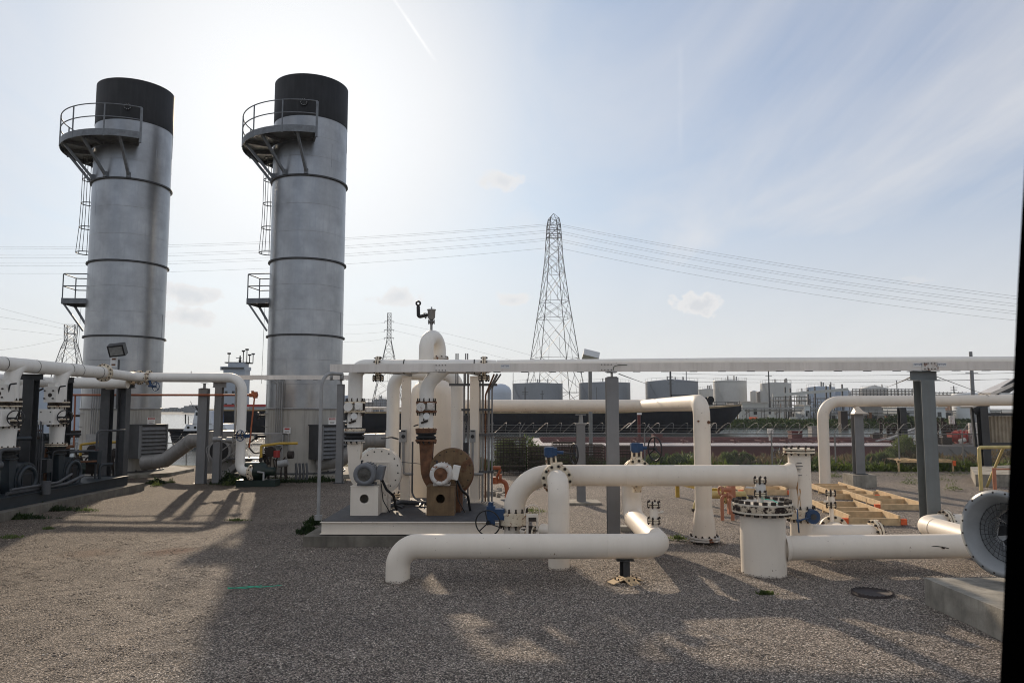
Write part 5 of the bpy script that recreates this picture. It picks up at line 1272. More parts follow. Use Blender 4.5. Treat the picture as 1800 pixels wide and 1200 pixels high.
# railing and shed on the right
t = thing('yellow_railing', 'pale yellow pipe railing in front of the shed', 'railing', G(1716, 858))
p = Vector((XA(1717, 26), 26, 0)); h = ZA(786, 26); b = MB(); b.tube([p, p + Vector((0, 0, h)), p + Vector((2.4, .0, h + .02))], .06, 12, bend=.08); b.build('top_rail', 'yellow_pale', t)
for dx in (.95,): b = MB(); b.cyl(p + Vector((.95, 1.2, 0)), p + Vector((.85, 0, h)), .045, n=10); b.build('post', 'yellow_pale', t)
b = MB(); q = p + Vector((.35, -.2, 0)); b.tube([q, q + Vector((0, 0, .78))], .06, 12); b.tube([q + Vector((0, 0, .74)), q + Vector((2, .1, .74))], .03, 8); tag(b.build('orange_post', 'orange_fade'), 'faded orange capped post beside the yellow railing', 'post')
pad('concrete_pad', 'raised concrete pad behind the yellow railing at the shed', [(XA(1708, 27.4), 27.4), (26, 27.4), (26, 34), (XA(1700, 31), 31)], .42)
SY = 31.5
t = thing('shed', 'open sided tin shed with corrugated panels at the right edge', 'shed', (XA(1725, SY), SY, 0))
sx = XA(1716, SY); P = lambda px_, py_, Y=SY: W(px_, py_, Y)
b = MB(); zt = ZA(716, SY); b.prism([P(1711, 717), P(1752, 698), P(1752, 695.5), P(1709, 714.5)], (0, .9, 0)); b.prism([P(1744, 696), P(1800, 670), P(1800, 664), P(1742, 690)], (0, .9, 0)); b.build('roof', 'tin_roof', t)
b = MB(); b.hsec((XA(1728, SY), SY, 0), (XA(1726, SY), SY, zt), .32, .3, .02, (1, 0, 0)); b.build('post', 'steel_dark', t)
b = MB(); b.bar((XA(1717, SY), SY + .2, 1.2), (XA(1713, SY), SY + .2, zt), .1, .1); b.build('side_post', 'steel_dark', t)
b = MB(); b.hsec((XA(1728, SY), SY + 6.5, 0), (XA(1726, SY), SY + 6.5, zt), .32, .3, .02, (1, 0, 0)); b.build('post', 'steel_dark', t)
b = MB(); b.bar(P(1714, 722) + Vector((0, .1, 0)), P(1800, 665) + Vector((0, .1, 0)), .1, .36); b.bar(P(1726, 728), P(1800, 728), .1, .12); b.bar(P(1735, 780), P(1800, 780), .1, .12); b.build('rafter', 'steel_dark', t)
b = MB(); n = 22; x0 = XA(1736, SY); zb, z1 = ZA(778, SY), ZA(731, SY)
V = [];
for i in range(n * 4 + 1):
    xx = x0 + i * .04; yy = SY + .25 + .05 * (1 if (i % 4) in (1, 2) else 0); V += [(xx, yy, zb), (xx, yy, z1)]
b.add(V, [(2 * i, 2 * i + 2, 2 * i + 3, 2 * i + 1) for i in range(n * 4)]); b.build('corrugated_panel', 'corrugated', t)
b = MB(); b.bar(P(1757, 693), P(1800, 693), .12, .12); b.bar(P(1760, 706), P(1800, 706), .12, .12); b.build('ridge_light', 'tank_white', t)

# ---------------- left rack: manifold L, risers, dark blowers, K pipe
LX, LZ = -13.7, 4.0
t = thing('left_manifold', 'white overhead pipe running from the left edge to the tall elbow beside the paired columns', 'pipe', (LX, 27.2, 0))
b = MB(); b.tube([(LX, 14, LZ), (LX, 25.0, LZ)], .195, 32); b.flange((LX, 25.0, LZ), (0, 1, 0), .30, .035, nb=12); kx = XA(425, 27.2)
b.tube([(LX, 25.05, LZ), (LX, 27.2, LZ - .06), (kx, 27.2, LZ - .08), (kx, 27.2, .58), (kx + .5, 27.0, .52)], .168, 32, bend=.5, seg=12)
for px_ in (233, 246, 262): b.flange((XA(px_, 27.2, 660), 27.2, LZ - .07), (1, 0, 0), .26, .035, nb=10)
b.flange((kx, 27.2, ZA(764, 27.2)), (0, 0, 1), .26, .03, nb=10, gap=.06); b.flange((kx + .48, 27.0, .52), (1, -.3, 0), .27, .04, pair=False, nb=10)
b.torus((kx, 27.2, ZA(703, 27.2)), (0, 0, 1), .168, .004, 30, 6); b.cyl((XA(336, 27.2, 660), 27.2, LZ), (XA(336, 27.2, 660), 27.2, LZ + .16), .02, n=8)
for y in (20.0, 23.0): stripe(b, (LX, y, LZ), (0, 1, 0), .195)
stripe(b, (LX, 24.7, LZ), (0, 1, 0), .195)
b.build('pipe', PM, t)
b = MB(); q = Vector((XA(272, 26.8), 26.8, ZA(679, 26.8))); b.wheel(q, (.3, 1, 0), .155, .014, 3, .8); b.cyl(q + Vector((-.3, .1, .02)), q, .035, n=8); b.cyl((XA(262, 27.2, 660), 27.2, LZ - .1), q + Vector((-.22, .1, .02)), .04, n=8); b.build('handwheel', 'blue_paint', t)
b = MB(); q = Vector((kx + .12, 26.8, ZA(765, 27))); b.wheel(q, (.4, 1, 0), .19, .014, 3, .8); b.box(q + Vector((.2, .1, 0)), (.2, .14, .14)); b.build('handwheel', 'blue_paint', t)
b = MB(); b.tube([(kx - .2, 26.9, 1.6), (kx - .6, 26.7, 1.72)], .05, 8); b.cyl((kx - .8, 26.7, 1.72), (kx - .5, 26.7, 1.72), .09, n=12); b.cyl((kx - .35, 26.8, 1.7), (kx - .15, 26.8, 1.7), .1, n=12); b.tube([(kx - .7, 26.7, 1.65), (kx - 1.1, 26.8, 1.4), (kx - 1.0, 26.9, .9)], .015, 6, bend=.15)
b.cyl((kx - .22, 27.5, 1.7), (kx - .22, 27.5, 3.9), .04, n=8); b.cyl((kx - .34, 27.5, 1.7), (kx - .34, 27.5, 3.9), .04, n=8); b.build('transmitter', 'galv', t)
def left_riser(label, Y, k):
    t = thing('blower_riser', label, 'pipe', (LX, Y, .5), 'white risers of the left blower skid')
    b = MB(); X = LX; z = lambda py: ZA(py, Y)
    b.tube([(X, Y, 2.95), (X, Y, LZ - .0), (X, Y + 1.0, LZ)], .200, 32, bend=.55, seg=12); stripe(b, (X, Y + .95, LZ), (0, 1, 0), .195)
    b.cyl((X, Y, 2.45), (X, Y, 2.95), .195, n=28); b.cyl((X, Y, 1.75), (X, Y, 2.4), .2, n=28)
    b.lathe((X, Y, 1.72), (0, 0, 1), [(.19, 0), (.195, .2), (.215, .5), (.2, .75)], 28)
    for zz in (2.93, 2.42): b.flange((X, Y, zz), (0, 0, 1), .30, .035, nb=12, gap=.09)
    b.flange((X, Y, 1.72), (0, 0, 1), .30, .03, nb=12)
    b.build('pipe', PM, t)
    b = MB(); b.box((X + .05, Y - .36, 3.22), (.36, .34, .46)); b.box((X - .02, Y - .4, 2.56), (.42, .34, .46)); b.box((X + .05, Y - .36, 3.5), (.22, .24, .14)); b.m = 1
    for dx, zz in ((-.1, 3.33), (.15, 3.33), (-.1, 3.1), (.15, 3.1), (-.16, 2.7), (.12, 2.7), (-.16, 2.42), (.12, 2.42)): b.cyl((X + dx, Y - .58, zz), (X + dx, Y - .5, zz), .02, n=8)
    b.cyl((X + .05, Y - .535, 3.2), (X + .05, Y - .53, 3.2), .06, n=16); b.build('actuator', ['white_paint', 'bolt'], t)
    b = MB(); b.wheel((X + .42, Y - .35, 2.55), (-.35, 1, 0), .2, .016, 3, .9); b.cyl((X + .42, Y - .35, 2.55), (X + .1, Y - .3, 2.55), .02, n=8); b.build('handwheel', 'black', t)
    b = MB(); b.tube([(X + .2, Y - .4, 3.2), (X + .28, Y - .45, 3.45), (X + .45, Y - .45, 3.47)], .022, 6, bend=.05); b.tube([(X - .35, Y - .4, 2.5), (X - .9, Y - .5, 2.2), (X - .8, Y - .5, 3.1), (X - .3, Y - .3, 3.4)], .03, 8, bend=.2); b.build('cable', 'black', t)
    b = MB(); b.lathe((X, Y, 1.45), (0, 0, 1), [(.2, 0), (.26, .04), (.2, .09), (.2, .12), (.26, .16), (.2, .24)], 28); b.build('rubber_bellows', 'rubber', t)
left_riser('white riser with control boxes at the far left edge', 20.4, 0)
left_riser('white riser with control boxes next to the dark end column', 22.6, 1)
for i, (Y, lb) in enumerate(((20.4, 'dark blue grey blower at the left edge under the first white riser'), (22.6, 'dark blue grey blower with round inlet under the second white riser'))):
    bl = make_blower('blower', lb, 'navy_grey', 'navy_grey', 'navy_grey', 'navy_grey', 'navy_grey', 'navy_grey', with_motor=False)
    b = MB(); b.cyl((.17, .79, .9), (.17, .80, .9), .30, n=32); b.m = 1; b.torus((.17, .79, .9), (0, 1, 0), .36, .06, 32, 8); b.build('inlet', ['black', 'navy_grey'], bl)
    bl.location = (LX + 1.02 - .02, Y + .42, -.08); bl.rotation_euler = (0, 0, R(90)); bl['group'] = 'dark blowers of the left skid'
t = thing('left_skid', 'dark steel skid base of the blowers at the left edge', 'skid', (-13, 18, 0))
b = MB(); b._slab(Vector((-12.9, 14, .38)), Vector((-13.05, 25.6, .38)), Vector((1, 0, 0)), Vector((0, 0, 1)), .02, .3); b._slab(Vector((-12.9, 14, .535)), Vector((-13.05, 25.6, .535)), Vector((1, 0, 0)), Vector((0, 0, 1)), .16, .014); b.box((-14.6, 19.8, .5), (3.1, 11.6, .03)); b._slab(Vector((-13.05, 25.6, .38)), Vector((-16, 25.6, .38)), Vector((0, 1, 0)), Vector((0, 0, 1)), .02, .3); b.build('frame', 'navy_grey', t)
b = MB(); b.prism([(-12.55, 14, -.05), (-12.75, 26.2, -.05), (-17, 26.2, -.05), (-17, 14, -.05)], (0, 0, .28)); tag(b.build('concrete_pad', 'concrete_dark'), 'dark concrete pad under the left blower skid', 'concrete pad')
b = MB()
for i in range(7): 
    x = XA(57 + i * 4, 22.0); b.tube([(x, 21.9, .55), (x, 21.9, 2.0 + .2 * (i % 3)), (x - .2, 22.2, 2.4)], .025, 6, bend=.1)
b.tube([(-13.1, 19.6, .6), (-13.0, 22, .62), (-13.2, 23.2, .75)], .05, 8); b.tube([(-13.0, 19.6, .7), (-12.98, 21.6, .7), (-13.2, 22.6, .85)], .04, 8); b.cyl((-12.9, 20.9, .45), (-12.9, 20.9, .8), .12, n=14)
tag(b.build('skid_conduit', 'galv_dark'), 'thin conduits standing between the two left risers', 'conduit')
t = thing('rear_manifold', 'second white pipe row seen between and behind the left risers', 'pipe', (-16.2, 24, 0))
b = MB(); b.tube([(-16.4, 15, 3.72), (-16.4, 26.9, 3.72), (-13.9, 27.0, 3.72)], .19, 28, bend=.5)
for Y in (22.0, 24.8): b.tube([(-16.4, Y + .8, 3.72), (-16.4, Y, 3.72), (-16.4, Y, 1.6)], .19, 28, bend=.45); b.flange((-16.4, Y, 2.5), (0, 0, 1), .29, .03, nb=10, gap=.1)
b.build('pipe', PM, t)

t = thing('dark_pipework', 'dense dark cluster of small pipes, valves and cables low between the left risers', 'pipework', (-14, 21, .5))
for q in range(5):
    for i in range(14):
        b = MB()
        x = -13.4 - rnd.random() * 2.6; y = 19.0 + rnd.random() * 6.2; h = rnd.uniform(.8, 2.1); k = rnd.random()
        if k < .5: b.tube([(x, y, .5), (x, y, h), (x - rnd.uniform(-.6, .6), y + rnd.uniform(.2, .8), h)], rnd.uniform(.02, .06), 8, bend=.12)
        elif k < .8: b.cyl((x, y, h), (x, y + .3, h), rnd.uniform(.07, .16), n=12); b.wheel((x, y - .1, h), (.3, 1, 0), .14, .012, 3)
        else: b.box((x, y, h * .7), (.3, .25, rnd.uniform(.3, .7)))
        b.build('pipe_run' if k < .5 else 'small_valve' if k < .8 else 'junction_box', ['navy_grey', 'steel_dark', 'rebar', 'rust', 'galv_dark'][q], t)
b = MB(); b.box((-15.6, 22.4, 1.2), (1.2, 5.6, 1.4)); b.box((-15.6, 22.4, 1.95), (1.0, 5.2, .1)); b.build('equipment_box', 'navy_grey', t)
# orange line with drop
OY = 28.1; oz = ZA(694, OY)
t = thing('orange_gas_line', 'thin orange pipe line across both stacks with a drop at its right end', 'pipe', (XA(441, OY), OY, 0))
b = MB(); b.cyl((XA(124, OY), OY, oz), (XA(445, OY), OY, oz), .04, n=12); b.cyl((XA(452, OY), OY, oz), (XA(438, OY), OY, oz), .08, n=12); b.cyl((XA(448, OY), OY, oz - .12), (XA(448, OY), OY, oz + .12), .085, n=12); b.cyl((XA(443, OY), OY, oz - .02), (XA(443, OY), OY, oz + .16), .05, n=10)
for px_, p2 in ((447, 440), (131, 133)): b.tube([(XA(px_, OY), OY, oz), (XA(p2, OY), OY, 1.35)], .03, 8)
b.build('pipe', 'orange_pipe', t)
def pump(label, px, Y):
    x = XA(px, Y); t = thing('green_pump', label, 'pump', (x, Y, 0), 'dark green pumps')
    b = MB(); b.lathe((x - .55, Y, .55), (1, -.15, 0), [(0, 0), (.26, .0), (.33, .08), (.33, .75), (.25, .85), (.15, .9), (.15, 1.2), (0, 1.2)], 32); b.box((x, Y, .12), (1.4, .6, .24)); b.build('casing', 'pump_green', t)
    b = MB(); b.tube([(x + .1, Y - .42, .55), (x + .32, Y - .43, .52), (x + .32, Y - .43, .25)], .04, 8); b.cyl((x + .75, Y - .2, .8), (x + 1.1, Y - .15, .86), .13, n=14); b.build('fitting', 'galv', t)
    b = MB(); q = Vector((x + .0, Y + .2, 1.02)); b.tube([q, q + Vector((0, 0, .42)), q + Vector((.6, .2, .5)), q + Vector((1.25, .3, .5))], .05, 8, bend=.05); b.build('yellow_line', 'yellow', t)
    b = MB()
    for i in range(9):
        xx = x + rnd.uniform(-.5, 1.2); b.tube([(xx, Y + rnd.uniform(.4, .9), .2), (xx + rnd.uniform(-.1, .1), Y + .7, rnd.uniform(.8, 1.5)), (xx + rnd.uniform(-.4, .4), Y + .8, rnd.uniform(.6, 1.4))], rnd.uniform(.02, .05), 6, bend=.1)
    b.cyl((x + .2, Y + .6, 1.2), (x + .2, Y + .75, 1.2), .2, n=16); b.cyl((x + .9, Y + .5, 1.1), (x + 1.1, Y + .5, 1.1), .14, n=12)
    b.build('piping', 'rebar', t)
    b = MB(); b.cyl((x + .45, Y + .6, 1.0), (x + .45, Y + .6, 1.25), .12, n=14); b.build('regulator', 'red', t)
    for i in range(4):
        b = MB(); xx = x + 1.25 + i * .13; b.tube([(xx, Y + .4, .2), (xx + .02, Y + .38, .5), (xx - .02, Y + .4, .8)], .045, 8, bend=.1); b.build('hose', 'galv_dark', t)
pump('dark green pump beside the right column of the pair, fed by the tall white elbow', 458, 27.4)
pump('dark green pump at the far left, behind the dark end column', 140, 28.4)
b = MB(); p = [W(x, y, 30.2) for x, y in ((392, 840), (415, 815), (432, 795))]
t = thing('metal_steps', 'small steel steps with handrails behind the paired columns', 'steps', (XA(405, 30), 30, 0))
for k in range(4): b.box((XA(395, 30.2) + k * .28, 30.2, .15 + k * .2), (.28, .8, .03))
b.build('tread', 'galv_dark', t)
for yy in (29.8, 30.6):
    b = MB(); x0 = XA(390, 30.2); b.bar((x0, yy, .0), (x0 + 1.1, yy, .8), .04, .2); b.tube([(x0, yy, .1), (x0, yy, 1.0), (x0 + 1.1, yy, 1.8), (x0 + 2.6, yy, 1.8), (x0 + 2.6, yy, .8)], .022, 8, bend=.08); b.tube([(x0, yy, .6), (x0 + 1.1, yy, 1.35), (x0 + 2.6, yy, 1.35)], .018, 6); b.build('handrail', 'galv', t)
b = MB(); b.box((XA(415, 30.6) + .6, 30.6, .8), (1.6, 1.0, .04)); b.build('landing', 'galv_dark', t)
# floodlight
q = Vector((XA(205, 27.0), 27.0, 0)); t = thing('floodlight', 'square black floodlight on a short pole above the dark paired columns', 'floodlight', q)
b = MB(); b.cyl((q.x, 27, 2.8), (q.x, 27, ZA(632, 27)), .035, n=10); b.build('pole', 'galv_dark', t)
Mr = Matrix.Rotation(R(10), 3, 'Z') @ Matrix.Rotation(R(24), 3, 'X') @ Matrix.Rotation(R(-8), 3, 'Y'); hc = Vector((q.x - .02, 26.9, ZA(615, 27)))
b = MB(); b.box(hc, (.55, .30, .42), rot=Mr); b.m = 1; b.box(hc + Mr @ Vector((0, -.155, .0)), (.44, .01, .31), rot=Mr); b.build('lamp_head', ['black', 'lamp_glass'], t)
b = MB(); x = XA(196, 27.2); b.box((x, 27.2, ZA(636, 27.2)), (.24, .02, .36)); b.m = 1; b.box((x, 27.185, ZA(631, 27.2)), (.14, .01, .06)); b.box((x, 27.185, ZA(641, 27.2)), (.14, .01, .06)); tag(b.build('notice_sign', ['sign_white', 'rust']), 'small pale notice sign below the floodlight', 'sign')
b = MB(); x = XA(192, 27.3)
for k in range(4): b.cyl((x, 27.3, ZA(684, 27.3) + k * .09), (x, 27.3, ZA(684, 27.3) + k * .09 + .05), .15, n=24)
b.cyl((x, 27.3, ZA(684, 27.3)), (x, 27.3, ZA(668, 27.3)), .11, n=20); tag(b.build('flange_stack', 'white_paint'), 'short white stack of flanges under the pipe at the dark columns', 'flange')

# ================================================================ FENCE
def fence_run(label, pts, seed, zoff=0.0):
    t = thing('chain_link_fence', label, 'fence', (pts[0][0], pts[0][1], zoff), 'chain link fences')
    H = 1.66
    for (xa, ya), (xb, yb) in zip(pts[:-1], pts[1:]):
        a = Vector((xa, ya, zoff)); e = Vector((xb, yb, zoff)); d = (e - a); L = d.length; d.normalize(); nrm = Vector((-d.y, d.x, 0))
        b = MB(); dz = H; k = -H
        V = []; F = []; w = .0045
        def wire(p, q):
            o = len(V); V.extend([p - d * w, p + d * w, q + d * w, q - d * w]); F.append((o, o + 1, o + 2, o + 3))
        s = .072
        while k < L:
            for sg in (1, -1):
                x0_, x1_ = (k, k + H) if sg > 0 else (k + H, k)
                z0_, z1_ = 0.03, H
                if sg > 0:
                    if x0_ < 0: z0_ -= x0_; x0_ = 0
                    if x1_ > L: z1_ -= x1_ - L; x1_ = L
                else:
                    if x1_ < 0: z1_ += x1_; x1_ = 0
                    if x0_ > L: z0_ += x0_ - L; x0_ = L
                if z1_ > z0_: wire(a + d * x0_ + Vector((0, 0, z0_)), a + d * x1_ + Vector((0, 0, z1_)))
            k += s
        b.add(V, F); b.build('mesh_panel', 'wire', t)
        b = MB(); b.cyl(a + Vector((0, 0, H)), e + Vector((0, 0, H)), .022, n=8); b.build('top_rail', 'wire', t)
        n = max(1, round(L / 3.0))
        for i in range(n + 1):
            if i == n and (xb, yb) != pts[-1]: continue
            p = a + d * (L * i / n); b = MB(); b.cyl(p + Vector((0, 0, -.3)), p + Vector((0, 0, H + .04)), .032, n=10)
            b.tube([p + Vector((0, 0, H)), p + Vector((0, 0, H + .1)), p + nrm * -.1 + d * .22 + Vector((0, 0, H + .45))], .016, 6); b.build('post', 'wire', t)
        b = MB()
        for j in range(3):
            off = d * (.07 * (j + 1)) * 0 + nrm * (-.03 * (j + 1)) + Vector((0, 0, H + .13 + .12 * j)); b.cyl(a + off, e + off, .006, n=4)
        b.build('barbed_wire', 'wire', t)
        # razor coil
        b = MB(); turns = int(L / .62); q = []
        for i in range(turns * 12): 
            u_ = i / (turns * 12) * L; an = 2 * math.pi * i / 12; q.append(a + d * (u_ + .16 * math.sin(an)) + nrm * (.24 * math.cos(an)) + Vector((0, 0, H + .24 + .25 * math.sin(an))))
        if len(q) > 3: b.tube(q, .007, 4, caps=False)
        b.build('razor_coil', 'wire', t)
fence_run('chain link fence with razor coil in front of the moored red barge', [(-2.5, 35.6), (9, 34.4), (29, 33.8)], 1)
fence_run('low chain link fence with razor coil by the water behind the left stack', [(-34, 42.5), (-18, 41.6), (-3, 38.4)], 2, -.75)

# wire baskets
def basket(label, x, y, w, h):
    t = thing('wire_basket', label, 'wire basket', (x, y, 0), 'stacked dark wire mesh baskets')
    b = MB(); D = 1.0; r = .009; n = int(w / .13); m = int(h / .11)
    for yy in (y, y + D * .5, y + D):
        for i in range(n + 1): xx = x + w * i / n + rnd.uniform(-.015, .015); b.bar((xx, yy, .0), (xx, yy, h), r * 1.6)
        for j in range(m + 1): b.bar((x, yy - .012, h * j / m + .01), (x + w, yy - .012, h * j / m + .01), r * 2.2)
    for xx in (x, x + w):
        for j in range(m + 1): b.bar((xx, y, h * j / m + .02), (xx, y + D, h * j / m + .02), r * 1.6)
    for i in range(5): zz = h * i / 4; b.bar((x, y - .03, zz), (x + w, y - .03, zz), .04)
    b.build('mesh', 'rebar', t)
for i, (xp, w, h, lb) in enumerate(((868, 1.35, 1.55, 'leftmost dark wire mesh basket, beside the conduit bundle'), (928, .95, 1.15, 'second dark wire mesh basket from the conduit bundle'), (972, 1.15, 1.35, 'dark wire mesh basket behind the first blue valve'), (1023, .95, 1.25, 'dark wire mesh basket between the two middle columns'), (1088, .9, 1.2, 'rightmost dark wire mesh basket, behind the second blue valve'))):
    basket(lb, XA(xp, 31.8, 800), 31.8, w, h)

# ================================================================ RIVER TRAFFIC
def barge():
    t = thing('red_barge', 'long low dark red tank barge moored behind the fence', 'barge', (1.6, 60, WZ))
    Y0, Y1, zt, zb = 60, 75, -.15, -2.6; xl, xr = 1.6, 33.5
    b = MB(); b.prism([(xl, Y0, zb), (xr, Y0, zb), (xr, Y0, zt - .02), (xl, Y0, zt - .02)], (0, Y1 - Y0, 0))
    b.box(((xl + xr) / 2, Y0 - .03, zt - .1), (xr - xl, .1, .12)); b.build('hull', 'hull_red', t)
    b = MB(); b.box(((xl + xr) / 2, (Y0 + Y1) / 2, zt), (xr - xl + .05, Y1 - Y0 + .05, .06)); b.m = 0; b.build('deck', 'deck_pink', t)
    b = MB(); b.prism([(xr, Y0 + .02, zt), (xr + 8, Y0 + .02, zt - .05), (xr + 8, Y0 + .02, zt - .75), (xr, Y0 + .02, zb)], (0, Y1 - Y0, 0))
    for i in range(6): b.bar((xr + .3 + i * 1.1, Y0 - .03, zt - .2), (xr + 1.6 + i * 1.1, Y0 - .03, zt - 1.6 + i * .17), .06)
    b.build('bow_rake', 'tank_brown', t)
    b = MB()
    for y, z, r in ((67, .0, .14), (69, .05, .17), (71, .02, .12), (64.5, -.02, .08)): b.cyl((xl + 1, y, z), (xr - .5, y, z), r, n=10)
    for i in range(14):
        x = xl + 2 + i * 2.2; b.cyl((x, 64, zt), (x, 64, .05 + .15 * (i % 2)), .09, n=8); b.cyl((x + .8, 67, zt), (x + .8, 67, .25), .1, n=8); b.bar((x + .4, 64, .0), (x + .4, 70, .05), .1)
    b.build('deck_pipe', 'hull_red', t)
    for px_, y, w_, h_, m_ in ((1396, 68, .95, .9, 'hull_red'), (1432, 74, 1.1, 1.15, 'tank_brown'), (1154, 66, .8, .7, 'hull_red'), (1575, 66, 2.2, .35, 'hull_red')):
        b = MB(); x = XA(px_, y); b.box((x, y, zt + h_ / 2), (w_, 1, h_)); b.box((x, y, zt + h_ + .03), (w_ + .1, 1.1, .06)); b.build('deck_box', m_, t)
    x = XA(1123, 66); b = MB(); b.cyl((x, 66, zt), (x, 66, ZA(728, 66)), .14, n=12); b.m = 1; b.box((x, 65.8, ZA(727, 66)), (.4, .1, .15)); b.m = 2
    b.bar((x - .3, 66, ZA(738, 66)), (x - 1.1, 66, ZA(752, 66)), .06); b.bar((x + .8, 66, ZA(748, 66)), (x + 1.9, 66, ZA(770, 66)), .05); b.build('signal_post', ['hull_red', 'sign_white', 'galv'], t)
    x = XA(1353, 66); b = MB(); b.cyl((x, 66, zt), (x, 66, .5), .16, n=10); b.cyl((x, 66, .5), (x, 66, 1.05), .26, n=12); b.build('vent_mast', 'rust_white', t)
    b = MB(); x = XA(1362, Y0)
    for sg in (-.25, .25): b.cyl((x + sg, Y0 - .06, zt), (x + sg, Y0 - .06, zt - 1.0), .02, n=6)
    for j in range(5): b.cyl((x - .25, Y0 - .06, zt - .1 - j * .2), (x + .25, Y0 - .06, zt - .1 - j * .2), .02, n=6)
    b.build('boarding_ladder', 'ship_white', t)
    b = MB()
    for px_ in (1479, 1486, 1530, 1537):   # draught marks
        x = XA(px_, Y0); 
        for sg in (-.1, .1): b.box((x + sg, Y0 - .02, -1.35), (.035, .02, .36))
        b.box((x, Y0 - .02, -1.35), (.2, .02, .03))
    b.box((XA(1503, Y0), Y0 - .02, -1.42), (.5, .02, .04)); b.build('draught_marks', 'ship_white', t)
    # machinery on the bow
    for i in range(34):
        b = MB(); x = rnd.uniform(33, 40.5); y = rnd.uniform(62, 70); h = rnd.uniform(.6, 2.4); b.cyl((x, y, zt), (x, y, zt + h), rnd.uniform(.04, .16), n=8)
        if i % 3 == 0: b.cyl((x - .2, y, zt + h * .8), (x + .5, y, zt + h * .8), .12, n=8); b.box((x, y, zt + .3), (.8, .6, .6))
        if i % 4 == 0: b.torus((x, y, zt + h), (.3, 1, 0), .26, .05, 14, 5)
        b.build('deck_machine', 'rebar', t)
    for px_, y in ((1672, 63), (1686, 63), (1692, 64)):
        b = MB(); x = XA(px_, y); b.cyl((x - .25, y, .45), (x + .25, y, .45), .42, n=20); b.cyl((x - .3, y, .45), (x - .25, y, .45), .55, n=20); b.cyl((x + .25, y, .45), (x + .3, y, .45), .55, n=20); b.build('winch', 'red', t)
    for i in range(8): b = MB(); x = rnd.uniform(34, 41); y = rnd.uniform(61, 66); b.cyl((x, y, zt + .3), (x + .5, y, zt + .3 + rnd.random() * .5), .12 + .1 * rnd.random(), n=10); b.build('deck_fitting', 'rust_white', t)
    b = MB(); b.cyl((XA(1712, 63), 63, zt), (XA(1712, 63), 63, 1.6), .5, n=16); b.build('deck_fitting', 'rust_white', t); b = MB(); b.cyl((XA(1672, 64), 64, 1.5), (XA(1672, 64), 64, 2.2), .22, n=10); b.build('deck_fitting', 'rust_white', t)
    b = MB(); p = W(1560, 772, 63); q = W(1622, 748, 66); b.bar(p, q, .3, .14); b.bar(W(1540, 775, 63), W(1616, 757, 64), .15, .1); b.build('gangway', 'galv', t)
barge()
mat('ship_shade', (0.33, 0.37, 0.42), 0.5, var=0.08, vs=0.8, streak=0.2, dirt=(0.2, 0.18, 0.16))
